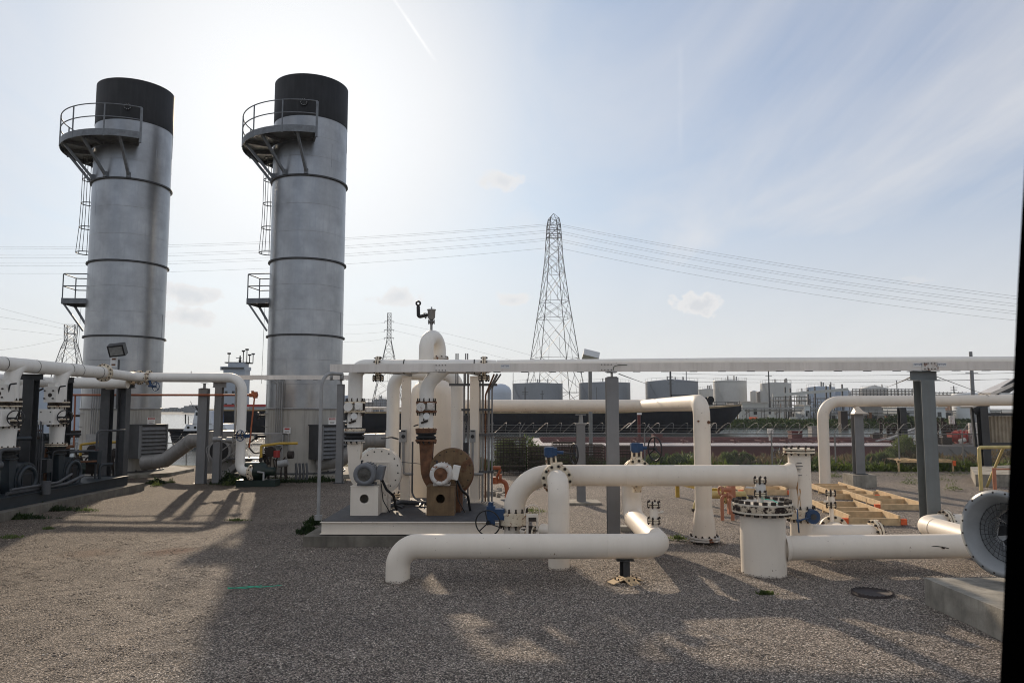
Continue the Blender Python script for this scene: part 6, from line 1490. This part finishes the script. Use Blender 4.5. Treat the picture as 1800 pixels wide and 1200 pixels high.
def ship():
    D = 145
    xs = XA(352, D); xe = XA(1303, D + 8); t = thing('dark_ship', 'long dark blue hulled ship with its bow pointing right', 'ship', (xs, D, WZ))
    st = []
    n = 60
    for i in range(n + 1):
        u = i / n; x = xs + (xe - xs) * u
        topz = 2.15 + 1.55 * max(0, (u - .72) / .28) ** 1.5
        if u < .14: topz += .5
        rake = max(0, (u - .93) / .07)
        half = 8.0 * (1 - max(0, (u - .90) / .10) ** 2.4) * (1 - .25 * max(0, (.05 - u) / .05))
        half = max(half, .15)
        botz = -2.8 + (topz + 2.8 - 1.3) * rake ** 1.0 if rake > 0 else -2.8
        st.append((x, half, topz, botz))
    b = MB(); V = []; F = []
    for x, hf, tz, bz in st:
        mid = (tz + bz) / 2; V += [(x, D + 8 - hf, tz), (x, D + 8 - hf * .98, mid), (x, D + 8 - hf * .8, bz), (x, D + 8 + hf * .8, bz), (x, D + 8 + hf * .98, mid), (x, D + 8 + hf, tz)]
    for i in range(n):
        for k in range(5): F.append((i * 6 + k, i * 6 + 6 + k, i * 6 + 7 + k, i * 6 + k + 1))
    b.add(V, F, True); b.add([V[k] for k in range(6)], [(0, 1, 2, 3, 4, 5)]); e = V[-6:]; b.add(e, [(5, 4, 3, 2, 1, 0)])
    b.build('hull', 'hull_blue', t)
    b = MB(); V = []; F = []
    for x, hf, tz, bz in st: V += [(x, D + 8 - hf, tz - .05), (x, D + 8 + hf, tz - .05)]
    for i in range(n): F.append((2 * i, 2 * i + 2, 2 * i + 3, 2 * i + 1))
    b.add(V, F); b.build('deck', 'deck_tan', t)
    b = MB()
    for i in range(n):
        x, hf, tz, bz = st[i]; x2, hf2, tz2, _ = st[i + 1]; b.bar((x, D + 8 - hf - .03, tz - .12), (x2, D + 8 - hf2 - .03, tz2 - .12), .12, .30)
    b.build('rubbing_strake', 'deck_tan', t)
    b = MB()
    for i in range(60):
        x = xs + 12 + i * 1.4; b.box((x, D + 1.6, 2.45), (.12, .12, .6))
    for i in range(22):
        x = xs + 22 + i * 3.3; w_ = rnd.uniform(.4, 1.4); b.box((x, D + rnd.uniform(3, 8), 2.5 + rnd.random() * .3), (w_, 1, rnd.uniform(.3, .9)))
    b.cyl((xs + 14, D + 6, 2.9), (xe - 18, D + 6, 2.9), .25, n=8); b.build('deck_gear', 'rust_white', t)
    b = MB(); x = XA(1258, D); b.box((x, D + 8, 4.3), (2.4, 3, 1.6)); b.cyl((x + .6, D + 5.6, 4.6), (x + .6, D + 7, 4.6), .7, n=16); b.box((x - 4.5, D + 7, 4.2), (.2, .2, 2.8)); b.box((x - 7, D + 7, 4.2), (.2, .2, 2.8)); b.bar((x - 7, D + 7, 5.5), (x - 2, D + 7, 5.5), .15); b.build('anchor_windlass', 'hull_blue', t)
    # wheelhouse
    x = XA(404, D); b = MB(); b.box((x, D + 3, 6.2), (4.2, 3, 8.6)); b.box((x - .2, D + 3, 10.7), (4.9, 3.4, .7)); b.box((x + .3, D + 3, 11.4), (3.2, 2.5, .8)); wh = b.build('superstructure', 'ship_shade', t)
    for k in range(3):
        for j in range(3): b = MB(); b.box((x - 1.4 + k * 1.4, D + 1.48, 3.6 + j * 2.4), (.5, .06, .5)); b.build('window', 'glass_dark', wh)
    b = MB(); b.box((x - .2, D + 1.28, 10.7), (4.4, .06, .4)); b.build('bridge_window', 'glass_dark', wh)
    b = MB(); b.box((x + 3.5, D + 1.4, 3.4), (14, .1, .45)); b.build('red_band', 'red', wh)
    b = MB()
    b.box((x + 10, D + 4, 3.0), (12, 5, 1.3)); b.build('deck_house', 'ship_shade', t)
    b = MB(); b.cyl((x + .2, D + 4, 11.6), (x + .2, D + 4, ZA(622, D)), .3, .1, n=8); b.box((x, D + 4, 11.9), (4.6, 3, .2)); b.bar((x - .6, D + 4, 12.9), (x + .5, D + 4, 12.9), .12); b.bar((x - .2, D + 4, 12.4), (x + .9, D + 4, 12.4), .12)
    for dx, h in ((-2.9, 1.8), (1.2, 2.3), (2.2, 2.6), (3.0, 1.5), (4.0, 1.7)): b.cyl((x + dx * .7, D + 4, 11.9), (x + dx * .7, D + 4, 12 + h), .09, n=6); b.box((x + dx * .7, D + 4, 12 + h), (.6, .3, .3)); b.build('mast', 'steel_dark', t)
ship()
def tug():
    D = 96; P = lambda px_, py_: W(px_, py_, D); t = thing('tug_boat', 'small white and blue tug boat beside the stern of the dark ship', 'tug', P(350, 760))
    b = MB(); x0, x1 = XA(300, D), XA(400, D); zt = ZA(757, D)
    b.prism([(x0, D + 1.2, WZ - .3), (x1, D, WZ - .3), (x1 + .4, D, zt), (x0 - .6, D + 1, zt + .1)], (0, 6, 0)); b.cyl((x0 - .5, D + .8, zt + .05), (x1, D - .1, zt), .22, n=8); b.build('hull', 'hull_blue', t)
    b = MB(); b.prism([P(322, 757), P(398, 757), P(394, 745), P(328, 745)], (0, 4, 0)); b.build('deck_house', 'ship_white', t)
    b = MB(); b.prism([P(338, 746), P(372, 746), P(368, 721), P(343, 721)], (0, 3, 0)); b.build('wheelhouse', 'ship_white', t)
    b = MB()
    for px_ in (331, 343): b = MB(); p = P(px_, 751); b.cyl(p - Vector((0, .05, 0)), p + Vector((0, .1, 0)), .17, n=14); b.build('porthole', 'glass_dark', t)
    b = MB(); b.box(P(355, 727), (1.6, .1, .45)); b.build('window', 'glass_dark', t)
    b = MB(); p = P(371, 735); b.cyl(p + Vector((.3, 2, -.6)), P(371, 720) + Vector((.3, 2, 0)), .5, n=20); 
    mat('blue_bright', (0.03, 0.14, 0.55), 0.45, var=0.1); b.build('funnel', 'blue_bright', t)
    b = MB(); b.cyl(P(349, 722), P(344, 714), .12, n=8); b.cyl(P(340, 717), P(335, 705), .03, n=6); b.cyl(P(326, 745), P(326, 728), .08, n=6); b.cyl(P(331, 745), P(331, 731), .05, n=6); b.build('mast', 'black', t)
tug()

# ================================================================ PYLONS AND LINES
def pylon(label, px, Y, ytop, prof, base_z=0, wire_r=.11, arms=(), mname='pylon_steel', cap=True):
    """prof: (py, width px) measured on the photograph from top to bottom"""
    x = XA(px, Y, 650); t = thing('transmission_tower', label, 'pylon', (x, Y, base_z), 'lattice transmission towers')
    lv = []
    for py, wpx in prof: lv.append((ZA(py, Y), wpx / FPX * Y / 2))
    lv.append((base_z, lv[-1][1] + (lv[-1][1] - lv[-2][1]) * (lv[-1][0] - base_z) / max(1e-3, (lv[-2][0] - lv[-1][0]))))
    # subdivide so that panels are about as tall as wide
    L = [lv[0]]
    for (z0, h0), (z1, h1) in zip(lv[:-1], lv[1:]):
        k = max(1, round((z0 - z1) / (1.9 * (h0 + h1) / 2)))
        for j in range(1, k + 1): L.append((z0 + (z1 - z0) * j / k, h0 + (h1 - h0) * j / k))
    cr = [(-1, -1), (1, -1), (1, 1), (-1, 1)]; M = Matrix.Rotation(R(14), 3, 'Z')
    def c(i, k): z, h = L[i]; v = M @ Vector((cr[k][0] * h, cr[k][1] * h, 0)); return Vector((x + v.x, Y + v.y, z))
    for k in range(4):
        b = MB()
        for i in range(len(L) - 1): b.bar(c(i, k), c(i + 1, k), wire_r * 2.0)
        b.build('leg', mname, t)
    b = MB()
    for i in range(len(L) - 1):
        for k in range(4):
            k2 = (k + 1) % 4; b.bar(c(i, k), c(i + 1, k2), wire_r); b.bar(c(i, k2), c(i + 1, k), wire_r); b.bar(c(i, k), c(i, k2), wire_r)
            if L[i + 1][1] > 3.5:
                m = (c(i, k) + c(i + 1, k2) + c(i, k2) + c(i + 1, k)) / 4; b.bar(m, (c(i + 1, k) + c(i + 1, k2)) / 2, wire_r * .8); b.bar((c(i, k) * 3 + c(i + 1, k2)) / 4, (c(i, k) + c(i + 1, k)) / 2, wire_r * .7); b.bar((c(i + 1, k) * 3 + c(i, k2)) / 4, (c(i, k) + c(i + 1, k)) / 2, wire_r * .7)
    b.build('bracing', mname, t)
    if cap:
        b = MB(); z, h = L[0]; top = Vector((x, Y, z + h * 1.2))
        for k in range(4): b.bar(c(0, k), top, wire_r)
        b.build('peak', mname, t)
    for py, half in arms:
        b = MB(); z = ZA(py, Y); w = half / FPX * Y; b.bar((x - w, Y, z), (x + w, Y, z), wire_r * 1.6)
        for sg in (-1, 1): b.bar((x + sg * w, Y, z), (x, Y, z + w * .35), wire_r); b.bar((x + sg * w * .9, Y, z), (x + sg * w * .9, Y, z - 1.2), wire_r * 1.2)
        b.build('crossarm', mname, t)
    return t
pylon('tall lattice transmission tower behind the grey storage tanks in the middle', 974.5, 330, 376, [(384, 15), (398, 20), (455, 26), (480, 31), (530, 42), (560, 50), (630, 68), (690, 82)], arms=[(411, 14), (404, 13), (396, 12), (418, 14)], wire_r=.145)
pylon('slim far transmission tower behind the white vent loop', 683, 470, 550, [(550, 6), (594, 7), (600, 8), (640, 24), (700, 50)], wire_r=.12, arms=[(594, 9), (565, 9), (580, 9)], cap=False)
pylon('small flat topped transmission tower left of the left stack', 121, 430, 571, [(571, 17), (600, 15), (612, 22), (640, 34), (690, 50)], wire_r=.16, arms=[(575, 9), (587, 9), (598, 9)], cap=False)

def line3(name, label, p0, pm, p1, r=.05, n=40, group='power lines'):
    """cable through three points (a parabola)"""
    p0, pm, p1 = Vector(p0), Vector(pm), Vector(p1)
    L = p1 - p0; tm = (pm - p0).dot(L) / L.dot(L); dm = pm - (p0 + L * tm); k = dm / (tm * (1 - tm))
    b = MB(); b.tube([p0 + L * s + k * (s * (1 - s)) for s in [i / n for i in range(n + 1)]], r, 5, caps=False)
    o = b.build(name, 'cable'); tag(o, label, 'power line', group); return o
Dp = 330
for i, (ya, ym, yb) in enumerate(((394, 418, 433), (397, 421, 437), (405, 432, 447), (409, 436, 452), (419, 446, 461), (423, 450, 466), (436, 464, 479))):
    line3('power_line', 'thin power line crossing behind both stacks to the tall tower', W(961, ya, Dp), W(610, ym, Dp * 1.12), W(-60, yb + 1, Dp * 1.3), .042)
for i, (ya, ym, yb) in enumerate(((395, 455, 524), (398, 459, 529), (407, 470, 536), (411, 474, 541), (421, 484, 549), (425, 488, 554), (437, 500, 565))):
    line3('power_line', 'thin power line sloping from the tall tower down to the right', W(988, ya, Dp), W(1320, ym, Dp * .95), W(1900, yb + 10, Dp * .85), .042)
for ya, ym, yb in ((570, 556, 533), (578, 566, 553), (590, 583, 574), (594, 607, 618)):
    line3('power_line', 'faint power line between the left edge and the small flat topped tower', W(113, ya, 430), W(55, ym, 430), W(-30, yb, 430), .045)
for ya, ym, yb in ((566, 590, 632), (580, 607, 650)):
    line3('power_line', 'faint power line falling right from the slim far tower', W(690, ya, 470), W(800, ym, 450), W(960, yb, 420), .04)
for ya, ym, yb in ((567, 570, 566), (583, 586, 582), (595, 600, 596)):
    line3('power_line', 'faint power line between the right stack and the slim far tower', W(677, ya, 470), W(640, ym, 470), W(560, yb, 470), .04)
for ya, ym, yb, r_ in ((656, 660, 652, .04), (670, 672, 662, .04), (663, 668, 664, .03)):
    line3('power_line', 'low power line under the right half of the long rack beam', W(1180, ya, 230), W(1440, ym, 200), W(1900, yb, 170), r_)
line3('guy_wire', 'slack wire from the broad column cap towards the right', W(1647, 662, 16), W(1690, 678, 20), W(1740, 696, 28), .008, group=None)
line3('guy_wire', 'slack wire from the slim column cap down to the third grey tank', W(1088, 657, 17), W(1118, 668, 30), W(1145, 677, 60), .012, group=None)
line3('guy_wire', 'slack wire from the broad column cap down to the left', W(1602, 662, 17), W(1580, 672, 40), W(1560, 680, 90), .02, group=None)
def pole(label, px, Y, ytop, r, bars=(), m='steel_grey'):
    x = XA(px, Y, 690); t = thing('utility_pole', label, 'utility pole', (x, Y, -2), 'utility poles on the far bank')
    b = MB(); b.cyl((x, Y, -2.4), (x, Y, ZA(ytop, Y)), r, r * .75, n=10); b.build('shaft', m, t)
    for py, w in bars: b = MB(); b.box((x, Y, ZA(py, Y)), (w, .15, .15)); b.build('crossarm', m, t)
pole('thick grey pole right of the broad column', 1710, 150, 618, .42, [(655, 2.5)]); pole('dark pole in front of the third grey tank', 1179, 215, 640, .35, [(662, 1.6), (668, 1.8), (674, 1.6)], 'galv_dark')
pole('thin pole between the third grey tank and the first light tank', 1207, 260, 650, .2); pole('thin dark pole above the second light tank', 1352, 230, 650, .25, [(661, 2.0)], 'galv_dark')
pole('dark H shaped pole in front of the first grey tank', 923, 210, 680, .22, [(689, 1.8), (693, 1.8)], 'galv_dark'); pole('short dark pole in front of the first grey tank, right one', 953, 210, 686, .15, [(692, 1.0)], 'galv_dark')
pole('short pole right of the domed far tank', 1577, 240, 668, .2); pole('short pole with crossarm left of the thick grey pole', 1677, 230, 678, .2, [(681, 2.2), (685, 2)], 'galv_dark'); pole('thin pale pole left of the first grey tank', 902, 250, 655, .12)
pole('short pole with crossarm near the left far tanks', 1049, 210, 680, .12, [], 'galv_dark')
x = XA(1038, 44); t = thing('solar_panel', 'tilted grey panel on a pole above the middle of the long beam', 'panel', (x, 44, 0))
b = MB(); b.box((x + .05, 44, ZA(625, 44)), (.95, .5, .42), rot=Matrix.Rotation(R(14), 3, 'Y') @ Matrix.Rotation(R(-30), 3, 'X')); b.build('panel', 'tank_white', t); b = MB(); b.cyl((x, 44, -1), (x, 44, ZA(632, 44)), .11, n=10); b.build('pole', 'steel_grey', t)

# ================================================================ TANKS
def tank(label, xl, xr, yt, D, m, roof=1.0, dome=False, yb=None, stair=True):
    r = (xr - xl) / 2 / FPX * D; x = XA((xl + xr) / 2, D, 700); h = ZA(yt, D)
    t = thing('storage_tank', label, 'storage tank', (x, D + r, 0), 'storage tanks on the far bank')
    b = MB(); y = D + r; b.cyl((x, y, -.6), (x, y, h), r, n=64, caps=False)
    for k in range(1, 5): b.lathe((x, y, .2 + (h - .2) * k / 5), (0, 0, 1), [(r, -.05), (r + .03, 0), (r, .05)], 64)
    b.build('shell', m, t)
    b = MB()
    if dome: b.lathe((x, y, h), (0, 0, 1), [(r, 0), (r * .97, r * .22), (r * .82, r * .5), (r * .5, r * .72), (r * .2, r * .8), (0, r * .82)], 48)
    else: b.lathe((x, y, h), (0, 0, 1), [(r + .05, -.1), (r + .05, .02), (0, roof * .5)], 64)
    b.build('roof', m, t)
    if stair:
        b = MB()
        for i in range(13):
            a = R(180 + 180 * i / 12); p = Vector((x + r * math.cos(a), y + r * math.sin(a), h)); b.bar(p, p + Vector((0, 0, 1.0)), .05)
        b.tube([Vector((x + r * math.cos(R(180 + 7.5 * i)), y + r * math.sin(R(180 + 7.5 * i)), h + 1)) for i in range(25)], .03, 4)
        for k in range(4): a = rnd.uniform(3.6, 5.8); rr = r * rnd.uniform(.3, .9); p = Vector((x + rr * math.cos(a), y + rr * math.sin(a), h)); b.box(p + Vector((0, 0, .8)), (.35, .35, rnd.uniform(1, 2)))
        b.build('roof_rail', 'galv', t)
        b = MB()
        for i in range(20):
            a0, a1 = R(200 + 2.6 * i), R(200 + 2.6 * (i + 1)); z0 = .3 + (h - .3) * (1 - i / 20); z1 = .3 + (h - .3) * (1 - (i + 1) / 20); q = r + .4
            b.bar((x + q * math.cos(a0), y + q * math.sin(a0), z0), (x + q * math.cos(a1), y + q * math.sin(a1), z1), .12, .3)
        b.build('stair', m, t)
mat('tank_bluewhite', (0.40, 0.46, 0.54), 0.5, var=0.05, vs=.2, streak=.15, dirt=(.3, .33, .36))
tank('pale blue tank with a domed roof behind the conduit bundle', 858, 899, 690, 270, 'tank_bluewhite', dome=True, stair=False)
tank('first big grey tank, under the left foot of the tall tower', 901, 992, 673, 250, 'tank_grey')
tank('second big grey tank, behind the slim column', 1022, 1115, 671.5, 250, 'tank_grey')
tank('third big grey tank, behind the bow of the dark ship', 1144, 1238, 669, 245, 'tank_grey', roof=2)
tank('small pale tank between the third grey tank and the tall light tank', 1232, 1264, 684, 280, 'tank_light')
tank('tall light grey tank right of the ship bow', 1263, 1321, 668.5, 250, 'tank_light')
tank('tiny pale tank between the two tall light tanks', 1321, 1334, 688, 270, 'tank_light', stair=False); tank('small brown grey tank left of the second tall light tank', 1333, 1348, 689, 262, 'tank_brown', stair=False)
tank('second tall light tank, behind the lattice of pipe supports', 1347, 1400, 673, 240, 'tank_light'); tank('small white tank behind the long conveyor pipe', 1405, 1430, 689, 250, 'tank_white')
tank('white tank with a flat roof above the far bent riser', 1428, 1477, 680, 235, 'tank_bluewhite'); tank('low white tank right of the far bent riser', 1470, 1503, 687, 240, 'tank_bluewhite', stair=False)
tank('far pale tank with a rounded roof behind the pipe bridge', 1524, 1571, 682, 320, 'tank_light', roof=3); tank('low white tank beside the thick grey pole', 1694, 1752, 692, 200, 'tank_white', stair=False)
tank('dark far tank seen left of the white riser of the rusty blower', 655, 681, 702, 300, 'tank_grey'); tank('second dark far tank seen in the gap left of the suction pipe', 632, 656, 708, 290, 'tank_brown', stair=False)
tank('pale blue far tank seen beside the grey column at the right stack', 600, 618, 696, 260, 'tank_bluewhite', stair=False)

def shedbox(label, xl, xr, yt, D, m, zb=-.6, dp=8, gable=False):
    t = thing('industrial_building', label, 'building', (XA(xl, D), D, 0), 'low buildings on the far bank')
    x0, x1, z = XA(xl, D), XA(xr, D), ZA(yt, D); b = MB(); b.box(((x0 + x1) / 2, D + dp / 2, (z + zb) / 2), (x1 - x0, dp, z - zb)); b.build('wall', m, t)
    b = MB(); b.box(((x0 + x1) / 2, D + dp / 2, z + .1), (x1 - x0 + .6, dp + .6, .25)); b.build('roof', 'tin_roof', t)
    n = max(1, int((x1 - x0) / 4))
    for i in range(n): b = MB(); b.box((x0 + (i + .5) * (x1 - x0) / n, D - .03, zb + (z - zb) * .5), (1.0, .1, (z - zb) * .35)); b.build('window', 'glass_dark', t)
shedbox('small white cabin on the levee between the light tanks', 1415, 1424, 713, 205, 'tank_white'); shedbox('long white roofed shed under the right overhead pipe', 1578, 1612, 716, 205, 'tank_white'); shedbox('white building right of the broad column at the waterline', 1640, 1662, 716, 200, 'tank_white')
shedbox('low brown building behind the ship bow', 1290, 1320, 706, 235, 'tank_brown'); shedbox('low pale wall building at the left levee', 1305, 1350, 708, 225, 'tank_light', dp=3)
shedbox('low building left of the broad column on the far bank', 1520, 1560, 712, 220, 'tank_brown'); shedbox('low reddish roofed building near the thick pole', 1672, 1700, 694, 260, 'rust')
# pipe racks on the far bank
def piperack(label, xl, xr, yt, yb, D, rows, m='galv_dark', n=14, slope=0, posts=True):
    t = thing('pipe_rack', label, 'pipe rack', (XA(xl, D), D, 0), 'pipe racks on the far bank')
    x0, x1 = XA(xl, D), XA(xr, D); zt, zb = ZA(yt, D), -.6
    b = MB()
    for j in range(rows):
        z = zt - j * (zt - ZA(yb, D)) / max(1, rows - 1); b.cyl((x0, D + j * .7, z), (x1, D + j * .7, z + slope), .16, n=6)
    b.build('pipe_run', 'galv', t)
    if posts:
        b = MB()
        for i in range(n + 1):
            x = x0 + (x1 - x0) * i / n; b.bar((x, D, zb), (x, D, zt + slope * i / n + .3), .12); b.bar((x, D + 2.5, zb), (x, D + 2.5, zt), .12); b.bar((x, D - .3, zt - 1), (x, D + 2.8, zt - 1), .15)
            if i % 2 == 0 and i < n: b.bar((x, D, zb), (x + (x1 - x0) / n, D, zt - 1), .1)
        b.build('support_frame', m, t)
piperack('dense pipe bridge above the right overhead pipe', 1500, 1612, 684, 697, 225, 6, n=18); piperack('pipe bridge continuing right of the broad column', 1640, 1700, 690, 700, 225, 4, n=9)
piperack('steel lattice of pipe supports in front of the second light tank', 1360, 1425, 697, 712, 215, 3, m='steel_dark', n=7); piperack('tall dark post row in front of the white tanks', 1430, 1485, 700, 712, 210, 2, m='steel_dark', n=4)
piperack('low pipes along the levee behind the ship bow', 1290, 1450, 717, 722, 206, 3, m='steel_dark', n=6); piperack('low pipe run along the levee on the right', 1460, 1760, 722, 730, 204, 4, m='steel_dark', n=9)
piperack('pipe racks between the tanks behind the ship deck', 1180, 1300, 706, 716, 220, 3, m='steel_dark', n=6); piperack('far pipes seen in the gap left of the suction pipe', 618, 684, 702, 712, 240, 3, n=9)
t = thing('conveyor_pipe', 'long pale sloping pipe bridge in front of the light tanks', 'pipe bridge', W(1360, 695, 208))
b = MB(); b.bar(W(1358, 695, 208), W(1490, 684, 208), .8, .8); b.build('gallery', 'tank_light', t)
for px_, yt in ((1380, 680), (1389, 682), (1420, 684), (1432, 679), (1452, 678), (1459, 676), (1480, 675)): b = MB(); p = W(px_, yt, 209); b.bar((p.x, 209, .2), p, .35); b.build('post', 'galv_dark', t)
# clutter along the levee
t = thing('equipment_row', 'row of small pumps, cabinets and posts along the far levee', 'equipment', (60, 205, .2))
for i in range(90):
    px_ = rnd.uniform(1290, 1760); D = rnd.uniform(203, 212); x = XA(px_, D); h = rnd.uniform(.5, 2.6); b = MB(); k = rnd.random()
    if k < .4: b.box((x, D, -.5 + h / 2), (rnd.uniform(.4, 2), 1, h))
    elif k < .7: b.cyl((x, D, -.5), (x, D, -.5 + h * 1.5), rnd.uniform(.08, .5), n=8)
    else: b.bar((x, D, -.5), (x, D, -.3 + h * 2), .12); b.bar((x - 1, D, h * 1.4), (x + 1, D, h * 1.4), .12)
    b.build('unit', rnd.choice(['tank_light', 'galv', 'galv_dark', 'tank_white', 'tank_brown', 'rust', 'steel_dark']), t)
b = MB(); p = W(1317, 735, 192); b.cyl(p, p + Vector((2, 0, 0)), .35, n=10); tag(b.build('orange_float', 'timber_orange'), 'small orange float lying on the levee below the ship bow', 'float')
b = MB(); x = XA(1481, 175); b.box((x, 175, (ZA(726, 175) + WZ) / 2), (1.6, 1.6, ZA(726, 175) - WZ + 1)); tag(b.build('dolphin_pile', 'rebar'), 'dark mooring pile in the water behind the far bent riser', 'pile')
# bushes on the levee: one mass
def lf(g, n):
    x = 14 + 120 * g.random(n); t_ = g.random(n); y = 184 + 9 * t_ - 4 * np.sin(x * .03) + np.maximum(0, 18 - x) * 1.4
    big = (np.sin(x * .12 + 1) + np.sin(x * .31)) * .5
    return np.stack([x, y, -2.5 + 2.0 * t_ ** .8 + g.random(n) * (0.25 + 0.5 * np.clip(big, 0, 1) + 1.6 * np.exp(-((x - 99) / 3.0) ** 2))], 1)
tag(foliage(22000, lf, .7, 'leaf_dark', 'levee_brush', seed=21, asp=.6), 'dense dark green brush covering the far levee', 'brush', kind='stuff')
tag(foliage(2200, lambda g, n: lf(g, n) + np.array([0, .4, .15]), .4, 'leaf_dry', 'levee_grass_tufts', seed=22, asp=.5), 'dry grass tufts scattered over the far levee', 'grass', kind='stuff')

# far left shore skyline
def skyline(label, xl, xr, yt, D, m='shore_far', dp=30):
    t = thing('distant_building', label, 'building', (XA(xl, D), D, 0), 'distant skyline across the river')
    x0, x1, z = XA(xl, D), XA(xr, D), ZA(yt, D); b = MB(); b.box(((x0 + x1) / 2, D + dp / 2, z / 2), (x1 - x0, dp, z + 2)); b.box(((x0 + x1) / 2, D + dp / 2, z + 1.3), ((x1 - x0) * .6, dp * .5, 1.2)); b.build('wall', m, t)
mat('shore_far', (0.13, 0.15, 0.17), 0.9, var=.2, vs=.02)
skyline('wide pale grain building on the far shore left of the tug', 323, 337, 715, 700); skyline('low block just right of the grain building on the far shore', 337, 345, 720, 690)
for i, px_ in enumerate(range(276, 322, 7)): skyline('small low block %s on the far shore right of the left stack' % ['nearest the stack', 'second', 'third', 'fourth', 'fifth', 'sixth', 'seventh'][i], px_, px_ + 6, 721.5 - (i * 37 % 3), 720)
skyline('distant block behind the tug mast', 376, 386, 714, 700); skyline('distant sheds behind the dark ship stern, left', 434, 452, 716, 650); skyline('distant sheds behind the dark ship stern, right', 452, 472, 718, 650)
skyline('grey terminal building at the left edge beyond the water', 126, 134, 690, 300, 'tank_grey'); skyline('long grey terminal shed low on the left shore', 118, 146, 716, 280, 'tank_grey')
t = thing('blue_building', 'pale blue building seen between the left risers', 'building', (XA(55, 120), 120, 0))
b = MB(); x0, x1 = XA(-10, 120), XA(58, 120); b.box(((x0 + x1) / 2, 128, 2.2), (x1 - x0, 14, 9)); b.build('wall', 'tank_bluewhite', t)
b = MB()
for i in range(6):
    for j in range(3): b = MB(); b.box((x0 + .8 + i * (x1 - x0) / 6, 120.95, .2 + j * 2.3), (.6, .1, .5)); b.build('window', 'glass_dark', t)

# ================================================================ vehicle door pillar at the right edge
t = thing('door_pillar', 'black vehicle door frame filling the right edge', 'door frame', (.62, .8, 1.0))
Yp = .8; zA, zB = W(1802, 270, Yp), W(1755, 1260, Yp); zC = W(1789, 500, Yp)
def pillar_sec(p): return [Vector((p.x, Yp, p.z)), Vector((p.x + .012, Yp - .035, p.z)), Vector((p.x + .35, Yp - .06, p.z)), Vector((p.x + .35, Yp + .06, p.z)), Vector((p.x + .06, Yp + .03, p.z))]
top = W(1835, -200, Yp)
secs = [pillar_sec(p) for p in (zB, W(1772, 880, Yp), zC, zA, top)]
b = MB(); V = [p for s in secs for p in s]; F = [(i * 5 + k, i * 5 + (k + 1) % 5, i * 5 + 5 + (k + 1) % 5, i * 5 + 5 + k) for i in range(len(secs) - 1) for k in range(5)]
b.add(V, F); b.add(secs[0], [(4, 3, 2, 1, 0)]); b.add(secs[-1], [(0, 1, 2, 3, 4)]); b.build('frame', 'door_black', t)

# ================================================================ haze over the river
hm = bpy.data.materials.new('haze'); hm.use_nodes = True; ht = hm.node_tree
for n_ in list(ht.nodes): ht.nodes.remove(n_)
ho = N(ht, 'ShaderNodeOutputMaterial'); hv = N(ht, 'ShaderNodeVolumePrincipled')
hv.inputs['Color'].default_value = (0.86, 0.92, 1.0, 1); hv.inputs['Density'].default_value = 0.00012; hv.inputs['Anisotropy'].default_value = 0.2
ht.links.new(hv.outputs[0], ho.inputs['Volume']); MATS['haze'] = hm
b = MB(); b.box((0, 4600, 50), (9000, 11200, 112)); o = b.build('haze', 'haze'); o['kind'] = 'stuff'
